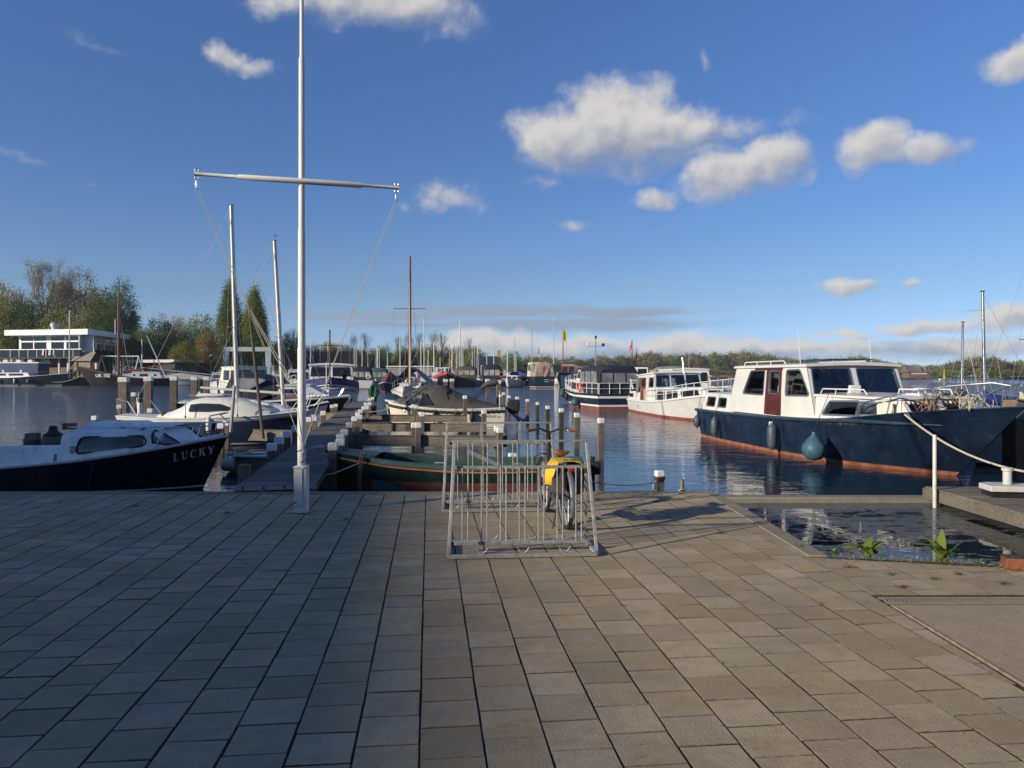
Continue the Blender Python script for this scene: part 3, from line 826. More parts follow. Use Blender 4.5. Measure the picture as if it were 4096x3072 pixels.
    cr = MB(); cr.lathe([(.085, -.004), (.085, .004)], bb + Vector((0, -.045, 0)), 24, (0, 1, 0)); cr.build('chainring', M_rubber, b)
    for s_, dz in ((-1, -.16), (1, .16)):
        c2 = bb + Vector((.06 * s_, s_ * .075, dz)); k = MB(); k.bar(bb + Vector((0, s_ * .065, 0)), c2, .016, .022); ck = k.build('crank', M_alu, b)
        MB().box(c2 + Vector((0, s_ * .055, 0)), (.085, .09, .022)).build('pedal', M_rubber, ck, bevel=.004)
    MB().tube([(.0, .09, .30), (-.05, .16, .02)], .008, 6).build('kickstand', M_rubber, b)
    MB().box((wb * .20, -.045, .33), (wb * .5, .02, .07)).build('chain_case', M_rubber, b, bevel=.01)
    MB().lathe([(.0, 0), (.03, .01), (.035, .04), (.034, .06)], (wb * .86, 0, .82), 14, (1, 0, .1)).build('headlamp', M_steel, b)
    # looped lock cable at the head tube
    c = hd0 + Vector((.02, .02, .12)); lp = [c + Vector((.03 * math.sin(3 * t), .10 * math.cos(t) + .05, .09 * math.sin(t))) for t in np.linspace(0, 4 * math.pi, 40)]
    MB().tube(lp, .008, 6).build('lock_cable', M_rubber, b)
bicycle()

# ================================================================== jetty, finger beams and mooring posts
JD = Vector((-.1645, .9864)); JN = Vector((.9864, .1645)); JZ = .08
JL0 = Vector((-4.12, 11.05)); JW = 1.16; JLEN = 38.5
jet = empty('jetty', (JL0.x, JL0.y, 0), math.atan2(JD.y, JD.x), 'long weathered wooden jetty running out from the quay between the berths', 'jetty')
# local x along the jetty, y to its left; the deck spans y -JW..0
pl_m = [MB().box((0, 0, 0), (rt.uniform(.132, .137), JW + rt.uniform(-.01, .01), .032)).mesh('plank', M_plank, 0) for _ in range(6)]
far = MB(); NP = int(JLEN / .142)
for k in range(NP):
    x = .10 + k * .142; z = JZ - .016 + rt.uniform(-.002, .002)
    if k < 120:
        o = mobj('plank', pl_m[rt.randrange(6)], jet); o.location = (x, -JW / 2 + rt.uniform(-.006, .006), z); o.rotation_euler = (0, 0, rt.uniform(-.004, .004))
        if k % 1 == 0:
            pass
    else: far.box((x, -JW / 2 + rt.uniform(-.01, .01), z), (.134, JW, .032))
f_ = far.build('planks_far', M_plank, jet, smooth=0); f_['kind'] = 'stuff'
for y in (-.08, -JW + .08): MB().box((JLEN / 2, y, JZ - .11), (JLEN, .09, .14)).build('bearer', M_beam, jet, smooth=0)
MB().box((.035, -JW / 2, JZ - .03), (.05, JW + .04, .05)).build('threshold', M_galv, jet, bevel=.004)
for k in range(4): MB().box((.012, -.12 - k * .3, JZ - .015), (.06, .02, .04)).build('bracket', M_rubber, jet)
for i in range(1, 9): MB().box((i * 4.6, -JW / 2, JZ - .26), (.14, JW - .1, .16)).build('crossbeam', M_beam, jet, smooth=0)

POST_N = 0
def post(p, ztop, w=.15, label='', cap=True, rz=None, zbot=-1.6, group='white-capped mooring posts', capw=1.12, lean=(0, 0), m=None, caph=None):
    """square pile with a white plastic cap"""
    o = empty('mooring_post', (p[0], p[1], 0), math.atan2(JD.y, JD.x) + rt.uniform(-.05, .05) if rz is None else rz, label, 'post', group)
    o.rotation_euler = (lean[1], lean[0], o.rotation_euler.z)
    ch = (caph or w * .95) if cap else 0
    MB().box((0, 0, (ztop - ch * .5 + zbot) / 2), (w, w, ztop - ch * .5 - zbot)).build('pile', m or M_post, o, bevel=.008, seg=1)
    if cap:
        cw = w * capw; MB().loft([[(sx * cw / 2, sy * cw / 2, ztop - ch) for sx, sy in ((-1, -1), (1, -1), (1, 1), (-1, 1))], [(sx * cw / 2, sy * cw / 2, ztop - ch * .12) for sx, sy in ((-1, -1), (1, -1), (1, 1), (-1, 1))], [(sx * cw * .44, sy * cw * .44, ztop) for sx, sy in ((-1, -1), (1, -1), (1, 1), (-1, 1))]]).build('cap', M_cap, o, bevel=.012)
    return o
ORD = ['first', 'second', 'third', 'fourth', 'fifth', 'sixth', 'seventh', 'eighth', 'ninth', 'tenth', 'eleventh', 'twelfth', 'thirteenth', 'fourteenth', 'fifteenth', 'sixteenth', 'seventeenth', 'eighteenth', 'nineteenth', 'twentieth']
def J(s_, off):        # a point s_ metres along the jetty, off metres right of its left edge
    p = JL0 + JD * s_ + JN * off; return p
# posts along the jetty, read from the photograph: (distance from the camera, side offset, top)
right_posts = [(13.4, .10, .52), (14.2, .18, .52), (15.6, .10, .50), (17.0, .10, .50), (19.3, .10, .52), (19.9, .26, .36), (22.2, .10, .52), (23.2, .22, .52), (24.8, .10, .52), (27.0, .10, .52), (29.6, .14, .52), (30.3, .24, .52), (34.0, .10, .52), (35.0, .24, .5), (37.5, .10, .52), (41.0, .10, .52), (43.0, .22, .52), (46.5, .10, .52)]
for i, (Y, off, zt) in enumerate(right_posts):
    s_ = (Y - JL0.y) / JD.y; p = J(s_, JW + off)
    post(p, zt, .15 if Y < 30 else .16, f'{ORD[i]} short capped post from the quay on the right side of the jetty', group='short posts along the jetty', cap=(zt > .4))
left_posts = [(12.5, -.12, .25, False, .19), (17.8, -.12, .42, True, .16), (19.2, -.10, .46, True, .16), (22.5, -.10, .50, True, .16), (24.2, -.10, .42, True, .15), (25.2, -.22, .42, True, .15), (27.5, -.10, .45, True, .17), (31.5, -.5, .50, True, .17), (33.5, -.22, .45, True, .16), (34.5, -.12, .45, True, .16), (38.5, -.10, .48, True, .18), (42.0, -.10, .5, True, .18), (44.5, -.2, .5, True, .17), (46.0, -.12, .5, True, .17), (48.5, -.12, .5, True, .18)]
for i, (Y, off, zt, cap, w) in enumerate(left_posts):
    s_ = (Y - JL0.y) / JD.y; p = J(s_, off)
    post(p, zt, w, (f'{ORD[i]} short post from the quay on the left side of the jetty' if cap else 'bare dark post at the quay end of the jetty, left side'), group='short posts along the jetty', cap=cap)
# the pile at the jetty head with a coil of green hose
pe = at(1385 + .0, 1560, 47.0)
hp = at(1496, 1520, 45.5); hpo = post((hp.x, hp.y), 1.12, .3, 'pile at the jetty head hung with a coil of green hose', cap=False, group=None)
M_hose = mat('green_hose', (.015, .09, .05), .5, var=.3, vscale=10)
hz = MB()
for k in range(16):
    a0 = rt.uniform(0, 6.28); rx = rt.uniform(.06, .34); rzv = rt.uniform(.5, .95)
    hz.tube([(rx * math.cos(t + a0) + rt.uniform(-.01, .01), -.20 + .05 * math.sin(2 * t + k) - .008 * k, .85 + rzv * .6 * math.sin(t + a0) - .1) for t in np.linspace(0, 6.28, 26)[:-1]], .022, 6, closed=True)
ho = hz.build('hose_coil', M_hose); ho.location = (hp.x, hp.y, 0); tag(ho, 'coil of dark green hose hanging from the pile at the jetty head', 'hose')

def beam(a, b, zt, label, h=.27, w=.10, posts=(), group='timber finger beams beside the jetty', rope=False):
    a = Vector(a[:2]); b = Vector(b[:2]); d = b - a
    o = empty('finger_beam', (a.x, a.y, 0), math.atan2(d.y, d.x), label, 'mooring beam', group); L = d.length
    MB().box((L / 2, 0, zt - h / 2), (L, w, h)).build('timber', M_beam, o, bevel=.006, seg=1)
    MB().box((L / 2, 0, zt + .012), (L, w + .05, .024)).build('cap_board', M_beam if not rope else mat('rust_brown_fender_rope', (.10, .05, .03), .9, var=.4, vscale=14, bump=.8, bscale=50), o, bevel=.004, seg=1)
    for k in range(int(L / .55)): MB().lathe([(.014, 0), (.012, .008)], (.3 + k * .55, -w / 2, zt - .08), 8, (0, -1, 0)).build('bolt', M_galv, o)
    return o
def ray_pt(px, D): return ((px - CX) / FPX * D, D)
rb = [(1395, 2028, 19.8, 19.5, .15, False, 'nearest', [(1658, .50, 1), (1672, .52, 1), (1990, .42, 1), (2000, .40, 1)]),
      (1437, 1945, 25.0, 24.7, .15, True, 'second nearest', [(1675, .42, 0), (1688, .54, 1), (1936, .62, 1)]),
      (1470, 1868, 30.4, 30.2, .14, True, 'third nearest', [(1653, .58, 1), (1664, .56, 1), (1860, .95, 1)])]
for (x0, x1, D0, D1, zt, rp, od, ps) in rb:
    beam(ray_pt(x0, D0), ray_pt(x1, D1), zt, f'{od} timber mooring beam to the right of the jetty', rope=rp)
    for i, (px, z, cap) in enumerate(ps):
        t = (px - x0) / (x1 - x0); D = D0 + (D1 - D0) * t + (.13 if i % 2 == 0 else -.13)
        p = ray_pt(px, D); post(p, z, .15, f'{ORD[i]} post from the jetty beside the {od} mooring beam on the right', cap=bool(cap), group='posts beside the finger beams')
p = ray_pt(1672, 15.2); post(p, .08, .16, 'low capped post standing behind the green open boat', group='posts beside the finger beams')
p = ray_pt(2050, 15.6); post(p, .12, .15, 'low post seen between the bars of the farther bicycle rack', group='posts beside the finger beams')
p = ray_pt(2070, 14.8); post(p, .02, .17, 'lower capped post just right of the low post behind the farther bicycle rack', group='posts beside the finger beams')
# left-hand beams and the box of the nearer finger
lb = [(915, 1240, 24.2, 23.4, .0, 'left mooring beam in front of the navy sailing boat'), (1240, 1392, 33.5, 33.0, .08, 'pale mooring beam behind the flagpole, left of the jetty'), (944, 1085, 15.9, 15.6, .0, 'low mooring beam beside the grey dinghy')]
for (x0, x1, D0, D1, zt, lab) in lb: beam(ray_pt(x0, D0), ray_pt(x1, D1), zt, lab, h=.34)
for i, (px, D, z, lab) in enumerate([(1087, 15.9, .30, 'capped post right of the grey dinghy, the nearer of two'), (1116, 16.6, .38, 'capped post right of the grey dinghy, the farther of two'), (884, 22.4, .32, 'capped post beyond the bow of the black boat, left of two'), (906, 23.0, .36, 'capped post beyond the bow of the black boat, right of two')]):
    post(ray_pt(px, D), z, .17, lab, group='posts beside the finger beams')
# free-standing posts in the open water to the right of the berths
fr_ = [(2403, 1672, 20.1), (2307, 1651, 23.1), (2245, 1633, 26.3), (2191, 1623, 28.5), (2150, 1609, 32.4), (2110, 1596, 37.0), (2069, 1587, 41.0), (2037, 1582, 43.7), (2014, 1570, 51.8), (2001, 1578, 48.0)]
for i, (px, py, D) in enumerate(fr_):
    w_ = [.15, .15, .15, .14, .13, .15, .17, .17, .18, .17][i]
    v = at(px, py, D); post((v.x, v.y), v.z, w_, f'{ORD[i]} capped post from the right in the receding row of slim posts in open water' if i else 'rightmost and nearest capped post standing in the open water', group='row of slim posts in open water', capw=1.08, lean=(0, rt.uniform(-.01, .012)), m=(wood('dark_pile_wood', (.035, .028, .02), (.09, .075, .055), .9, (26, 26, 1.6), .8) if i in (2, 3, 4) else None))
big = [(1917, 1512, 52, .5, 'big square pile behind the covered sloop, right of two'), (1898, 1515, 56, .45, 'big square pile behind the covered sloop, left of two')]
# tall mooring piles on the left
tl = [(495, 1509, 30.5, .32), (594, 1507, 33.5, .31), (696, 1506, 37.5, .31), (778, 1507, 41.5, .31), (826, 1508, 45.5, .32)]
for i, (px, py, D, w_) in enumerate(tl):
    v = at(px, py, D); post((v.x, v.y), v.z, w_, f'{ORD[i]} tall thick capped pile from the left, standing beyond the navy sailing boat' if i else 'leftmost and thickest tall capped pile beyond the navy sailing boat', group='tall capped piles on the left', capw=1.1, caph=.2)
for (px, py, D, w_, lab) in [(478, 1619, 27.5, .15, 'short capped post at the stern of the navy sailing boat'), (536, 1570, 29.0, .16, 'medium capped post left of the navy sailing boat stern'), (379, 1663, 26.0, .16, 'lone low capped post standing in open water on the left'), (797, 1567, 43, .14, 'small capped post between the two rightmost tall piles'), (602, 1634, 27.2, .16, 'small white-capped post on the far side of the navy sailing boat')]:
    v = at(px, py, D); post((v.x, v.y), v.z, w_, lab)
# round fender pile painted white and dark brown
v = at(560, 1562, 26.4); rp = empty('marker_pole', (v.x, v.y, 0), 0, 'round pole, white below and dark brown above, by the navy sailing boat', 'pole')
MB().lathe([(.075, -1.4), (.075, v.z - .42)], n=14).build('shaft', M_white2, rp); MB().lathe([(.08, v.z - .42), (.08, v.z - .08), (.03, v.z), (0, v.z + .02)], n=14).build('head', mat('dark_brown_paint', (.03, .016, .012), .5, var=.3), rp)
# behind: piles among the far boats
for i, (px, py, D, w_, lab) in enumerate([(1740, 1514, 80, .45, 'capped pile in front of the black and red tug'), (1783, 1517, 84, .42, 'capped pile just right of the black and red tug bow, before the dark canopy boat'), (1692, 1517, 78, .40, 'capped pile with a cloth tied on, left of the black and red tug'), (1808, 1515, 82, .4, 'capped pile at the left stern corner of the charcoal canopy boat'), (1950, 1516, 66, .32, 'big capped pile behind the covered sloop, left of two'), (1995, 1520, 60, .32, 'big capped pile behind the covered sloop, right of two')]):
    v = at(px, py, D); post((v.x, v.y), v.z, w_, lab, group='big piles among the far boats', caph=.3)
# low posts at the quay edge by the inlet
qp = hit(2638, 1960, 0); q_ = empty('mooring_post', (2.26, 11.42, 0), .2, 'capped post with a rope and hanging plate at the quay edge', 'post', 'white-capped mooring posts')
MB().box((0, 0, -.65), (.115, .115, 1.75)).build('pile', M_post, q_, bevel=.006, seg=1); MB().box((0, 0, .24), (.125, .125, .09)).build('cap', M_cap, q_, bevel=.01)
MB().box((-.085, -.05, .05), (.085, .02, .09), R(12)).build('plate', M_cap, q_, bevel=.004); MB().tube([(0, 0, .155 + .012 * k) if 0 else (.082 * math.cos(t), .082 * math.sin(t), .14 + .004 * t) for k in (0,) for t in np.linspace(0, 12.5, 40)], .008, 5).build('rope_turns', M_rope_d, q_)
MB().lathe([(.0, 0), (.02, .01), (.022, .05), (0, .06)], (-.10, -.05, -.07), 10).build('float', M_ball, q_)
q2 = empty('mooring_stake', (2.57, 11.26, 0), 0, 'short round bare wooden stake at the corner of the quay', 'stake')
MB().lathe([(.032, -1.4), (.034, .15), (.028, .165)], n=12).build('stake', M_post, q2); MB().tube([(.05 * math.cos(t), .05 * math.sin(t) - .01, -.02 + .05 * math.sin(t * .7)) for t in np.linspace(0, 14, 40)], .006, 5).build('rope_loop', M_rope, q2)
# ================================================================== boats: tools
CR = dict(A1=(0, 1000, .3617), A2=(0, 1500, .3617), A3=(400, 1300, .4069), A4=(700, 1550, .3316), A6=(1250, 1450, .4069), A8=(1900, 1280, .4521), B1=(2250, 1400, .3165), B2=(2750, 1400, .3316), B3=(3350, 1400, .3496), C1=(820, 1420, .3165), C2=(1400, 1400, .226), C3=(1850, 1420, .226))
def T(c, x, y): a, b, s_ = CR[c]; return a + x * s_, b + y * s_
class Fr:
    """a boat's own axes: x forward, y to port, z up from the waterline; origin amidships"""
    def __init__(s, stern, bow):
        st = Vector(stern[:2]); bw = Vector(bow[:2]); s.o = (st + bw) / 2; s.L = (bw - st).length; s.d = (bw - st).normalized(); s.n = Vector((-s.d.y, s.d.x))
        s.rz = math.atan2(s.d.y, s.d.x)
    def loc(s, c, px, py, yl=0.0):
        if c: px, py = T(c, px, py)
        r = (px - CX) / FPX; k = (yl + s.o.dot(s.n)) / (r * s.n.x + s.n.y); P = Vector((r * k, k)) - s.o
        return (P.dot(s.d), CAM_H - (py - HY) / FPX * k - ZW)
    def pts(s, c, lst, yl): return [s.loc(c, x, y, yl) for x, y in lst]
    def root(s, name, label, cat, group=None): return empty(name, (s.o.x, s.o.y, ZW), s.rz, label, cat, group)

class Hull:
    def __init__(h, par, xs, xb, B, sheer, plan, wf=None, zb=-.3, pw=.8, bands=(), mats=None, name='hull', nt=26, openb=None, tr=None):
        """xs, xb: stern and bow x at (deck, waterline)"""
        h.par = par; h.sh = pchip(*zip(*sheer)); h.pl = pchip(*zip(*plan)); h.wf = pchip(*zip(*(wf or [(0, .9), (.5, .88), (.8, .6), (1, .2)]))); h.xs = xs; h.xb = xb; h.B = B; h.zb = zb; h.pw = pw
        ts = [1 - (1 - k / nt) ** 1.25 for k in range(nt + 1)]; h.ts = ts
        lows = [zb] + [b[0] for b in bands]; nu = 7
        mb = MB(); nrow = len(lows) + nu
        grid = {1: [], -1: []}
        for t in ts:
            zs = list(lows); z0 = lows[-1]; z1 = h.sh(t)
            zs += [z0 + (z1 - z0) * (k + 1) / nu for k in range(nu)]
            for s_ in (1, -1): grid[s_].append([h.pt(t, z, s_) for z in zs])
        mi_ = [b[1] for b in bands] + [0] * nu
        for s_ in (1, -1):
            k0 = len(mb.v)
            for r in grid[s_]: mb.v += [tuple(p) for p in r]
            for i in range(len(ts) - 1):
                for k in range(nrow - 1):
                    mb.f.append((k0 + i * nrow + k, k0 + i * nrow + k + 1, k0 + (i + 1) * nrow + k + 1, k0 + (i + 1) * nrow + k)); mb.m.append(mi_[k])
        a, b = grid[1][0], grid[-1][0]
        for k in range(nrow - 1): mb.add([a[k], a[k + 1], b[k + 1], b[k]], [(0, 1, 2, 3)], mi_[k] if tr is None else (tr if mi_[k] == 0 else mi_[k]))
        bm = [g_[0] for g_ in grid[1]]; bs = [g_[0] for g_ in grid[-1]]
        for i in range(len(ts) - 1): mb.add([bm[i], bs[i], bs[i + 1], bm[i + 1]], [(0, 1, 2, 3)], mi_[0])
        me = mb.mesh(name, mats, 0)
        b2 = bmesh.new(); b2.from_mesh(me); bmesh.ops.remove_doubles(b2, verts=b2.verts, dist=.0008); bmesh.ops.recalc_face_normals(b2, faces=b2.faces); b2.to_mesh(me); b2.free()
        me.shade_smooth(); me.set_sharp_from_angle(angle=R(40))
        h.obj = mobj(name, me, par)
    def half(h, t, z):
        f = max(0.0, min(1.2, (z - h.zb) / (h.sh(t) - h.zb))); w = h.wf(t)
        return h.B * max(.012, h.pl(t)) * (w + (1 - w) * f ** h.pw)
    def x(h, t, z):
        f = min(1.3, z / h.sh(1.0)); fs = min(1.3, z / h.sh(0.0))
        a = h.xs[1] + (h.xs[0] - h.xs[1]) * fs; b = h.xb[1] + (h.xb[0] - h.xb[1]) * (f if f > 0 else f * .6)
        return a + (b - a) * t
    def pt(h, t, z, s_): return Vector((h.x(t, z), s_ * h.half(t, z), z))
    def edge(h, s_, dz=0.0, out=0.0, t0=0.0, t1=1.0, n=26):
        r = []
        for i in range(n + 1):
            t = t0 + (t1 - t0) * (1 - (1 - i / n) ** 1.25); z = h.sh(t) + dz; p = h.pt(t, z, s_); p.y += s_ * out; p.z = z; r.append(p)
        return r
    def t_of(h, x):
        return min(1, max(0, (x - h.xs[0]) / (h.xb[0] - h.xs[0])))
    def deck(h, m, dz=-.03, t0=0.0, t1=.995, camber=.03, name='deck', inn=.0):
        mb = MB(); A = h.edge(1, dz, -inn, t0, t1); B_ = h.edge(-1, dz, -inn, t0, t1); rings = []
        for a, b in zip(A, B_):
            rings.append([a, a.lerp(b, .25) + Vector((0, 0, camber * .75)), a.lerp(b, .5) + Vector((0, 0, camber)), a.lerp(b, .75) + Vector((0, 0, camber * .75)), b])
        mb.loft(rings, False, False, False); return mb.build(name, m, h.par, smooth=50)
    def rail(h, m, r=.03, dz=-.02, out=.008, name='rub_rail', t0=0.0, t1=1.0):
        A = h.edge(1, dz, out, t0, t1); B_ = h.edge(-1, dz, out, t0, t1)
        for e in (A, B_): MB().tube(e, r, 7).build(name, m, h.par)
    def band(h, z0, z1, m, name='stripe', out=.004, t0=0.0, t1=1.0, rel=False):
        """a stripe standing a few millimetres proud of the topsides"""
        for s_ in (1, -1):
            mb = MB(); rings = []
            for t in np.linspace(t0, t1, 30):
                sh = h.sh(t); a, b = (sh + z0, sh + z1) if rel else (z0, z1)
                p = h.pt(t, a, s_); q = h.pt(t, b, s_); p.y += s_ * out; q.y += s_ * out
                rings.append([p, q])
            mb.loft(rings, False, False, False); mb.build(name, m, h.par, smooth=50)

def win(par, poly, fn, out, m_glass, m_frame, fw=.03, name='window', r=.05, inner=None):
    poly = rounded(poly, r, 3)
    mb = MB(); mb.prism(poly, lambda a, b: fn(a, b), lambda a, b: out(a, b, .004)); w = mb.build(name, m_glass, par, smooth=0)
    if m_frame: ring_frame(poly, fw, lambda a, b: fn(a, b), lambda a, b: out(a, b, .016), 'frame', m_frame, w)
    return w
def surf_win(par, poly, fn, m_glass, m_frame, fw=.022, r=.05, n=18, rows=5):
    """a window that follows a curved side; fn(x, z, out)"""
    poly = rounded(poly, r, 4); xs = [p[0] for p in poly]; x0, x1 = min(xs), max(xs); rings = []; N = len(poly)
    for i in range(n + 1):
        x = x0 + (x1 - x0) * min(.998, max(.002, i / n)); zs = []
        for k in range(N):
            p, q = poly[k], poly[(k + 1) % N]
            if (p[0] - x) * (q[0] - x) <= 0 and p[0] != q[0]: zs.append(p[1] + (q[1] - p[1]) * (x - p[0]) / (q[0] - p[0]))
        rings.append([fn(x, min(zs) + (max(zs) - min(zs)) * k / rows, .012) for k in range(rows + 1)])
    w = MB().loft(rings, False, False, False).build('window', m_glass, par, smooth=60)
    MB().tube([fn(a, b, .012) for a, b in poly], fw, 6, closed=True).build('frame', m_frame, w); return w
def cabin(par, side, wfun, tumble, wins, fwins, mats, roof=None, bwins=(), z0=None, r=.06, fw=.03, names='cabin', see=True, front_extra=None, thick=.03, frame_front=True):
    """side: four (x, z) corners (rear bottom, rear top, front top, front bottom); wfun(x): half width at the base; wins: side windows in (x, z);
    fwins, bwins: front and rear windows in (u, v) with u across (-1..1) and v up (0..1). Walls have real openings."""
    m_wall, m_glass, m_frame = mats[:3]; z0 = min(side[0][1], side[3][1]) if z0 is None else z0
    def P(x, z, s_, o=0.0): return Vector((x, s_ * (wfun(x) - tumble * (z - z0) + o), z))
    for s_ in (-1, 1):
        holes = [rounded(w, r, 3) for w in wins]
        panel(side, holes if see else [], lambda a, b: P(a, b, s_), lambda a, b: P(a, b, s_, -thick), names + '_side', m_wall, par)
        for w in wins: win(par, w, (lambda a, b: P(a, b, s_, -.012)) if see else (lambda a, b: P(a, b, s_, .001)), lambda a, b, o: P(a, b, s_, o), m_glass, m_frame, fw, r=r)
    for (q0, q1, ws, sg, nm) in ((side[3], side[2], fwins, 1, '_front'), (side[0], side[1], bwins, -1, '_back')):
        def Q(u, v, o=0.0, q0=q0, q1=q1, sg=sg):
            x = q0[0] + (q1[0] - q0[0]) * v; z = q0[1] + (q1[1] - q0[1]) * v
            y = (wfun(q0[0]) * (1 - v) + wfun(q1[0]) * v) - tumble * (z - z0)
            return Vector((x + sg * o, u * y, z))
        hs = [rounded(w, r * .6, 3) for w in ws]
        panel([(-.997, 0), (.997, 0), (.997, .997), (-.997, .997)], hs if see else [], lambda a, b: Q(a, b), lambda a, b: Q(a, b, -thick), names + nm, m_wall, par)
        for w in ws: win(par, w, (lambda a, b: Q(a, b, -.012)) if see else (lambda a, b: Q(a, b, .002)), lambda a, b, o: Q(a, b, o), m_glass, m_frame if frame_front else None, fw * .5, r=r * .6)
    if roof:
        m_roof, th, oh, cam_ = roof[:4]; xr = side[1][0] - oh; xf = side[2][0] + oh * 1.2; mb = MB(); rings = []
        for i in range(9):
            t = i / 8; x = xr + (xf - xr) * t; zt = side[1][1] + (side[2][1] - side[1][1]) * t
            w = wfun(min(max(x, side[1][0]), side[2][0])) - tumble * (zt - z0) + oh * .6
            top = [(x, w * u, zt + th * .55 + cam_ * (1 - u * u)) for u in np.linspace(-1, 1, 9)]
            bot = [(x, w * u, zt - th * .45 + .002 + cam_ * .6 * (1 - u * u)) for u in np.linspace(1, -1, 9)]
            rings.append(top + bot)
        mb.loft(rings); mb.build('roof', m_roof, par, smooth=50)
def fender(par, p, r, L, m, top=None, rope=M_rope_d, name='fender', ball=False):
    """a hanging fender; p: its top end in the boat's axes"""
    p = Vector(p)
    if ball: prof = [(0, 0), (r * .18, -.01), (r * .2, -r * .25), (r * .55, -r * .6), (r * .93, -r * 1.1), (r, -r * 1.5), (r * .9, -r * 1.95), (r * .55, -r * 2.3), (0, -r * 2.42)]
    else: prof = [(0, .03), (r * .3, .03), (r * .35, 0), (r * .8, -r * .5), (r, -r * 1.0), (r, -L + r), (r * .8, -L + r * .5), (r * .35, -L), (r * .3, -L - .03), (0, -L - .03)]
    o = MB().lathe(prof[::-1], p, 14).build(name, m, par, smooth=60)
    if top is not None: MB().tube([p + Vector((0, 0, .02)), Vector(top)], .008, 5).build('lanyard', rope, o)
    return o
def stanchion_rail(par, pts, h, m, r=.012, mid=True, every=1, name='guard_rail', rake=0.0):
    g_ = MB(); top = [Vector(p) + Vector((rake, 0, h)) for p in pts]; g_.tube(top, r, 6)
    if mid: g_.tube([Vector(p) + Vector((rake * .5, 0, h * .5)) for p in pts], r * .8, 6)
    ro = g_.build(name, m, par)
    for p in pts[::every]: MB().tube([p, Vector(p) + Vector((rake, 0, h))], r, 6).build('stanchion', m, ro)
    return ro
def text(s_, size, m, par, loc, rot, name='lettering', shear=0.0, depth=.002, bold=0.0, space=1.0):
    cu = bpy.data.curves.new('t', 'FONT'); cu.body = s_; cu.size = size; cu.shear = shear; cu.extrude = depth; cu.offset = bold; cu.align_x = 'CENTER'; cu.align_y = 'CENTER'; cu.space_character = space; cu.resolution_u = 3
    o = bpy.data.objects.new('t', cu); COL.objects.link(o); dg = bpy.context.evaluated_depsgraph_get()
    me = bpy.data.meshes.new_from_object(o.evaluated_get(dg)); bpy.data.objects.remove(o); bpy.data.curves.remove(cu)
    me.materials.clear(); me.materials.append(m); me.name = name
    t = mobj(name, me, par); t.location = loc; t.rotation_euler = rot; return t
def stay(par, pts, r=.006, m=None, name='stay'): return MB().tube(pts, r, 5).build(name, m or M_wire, par)

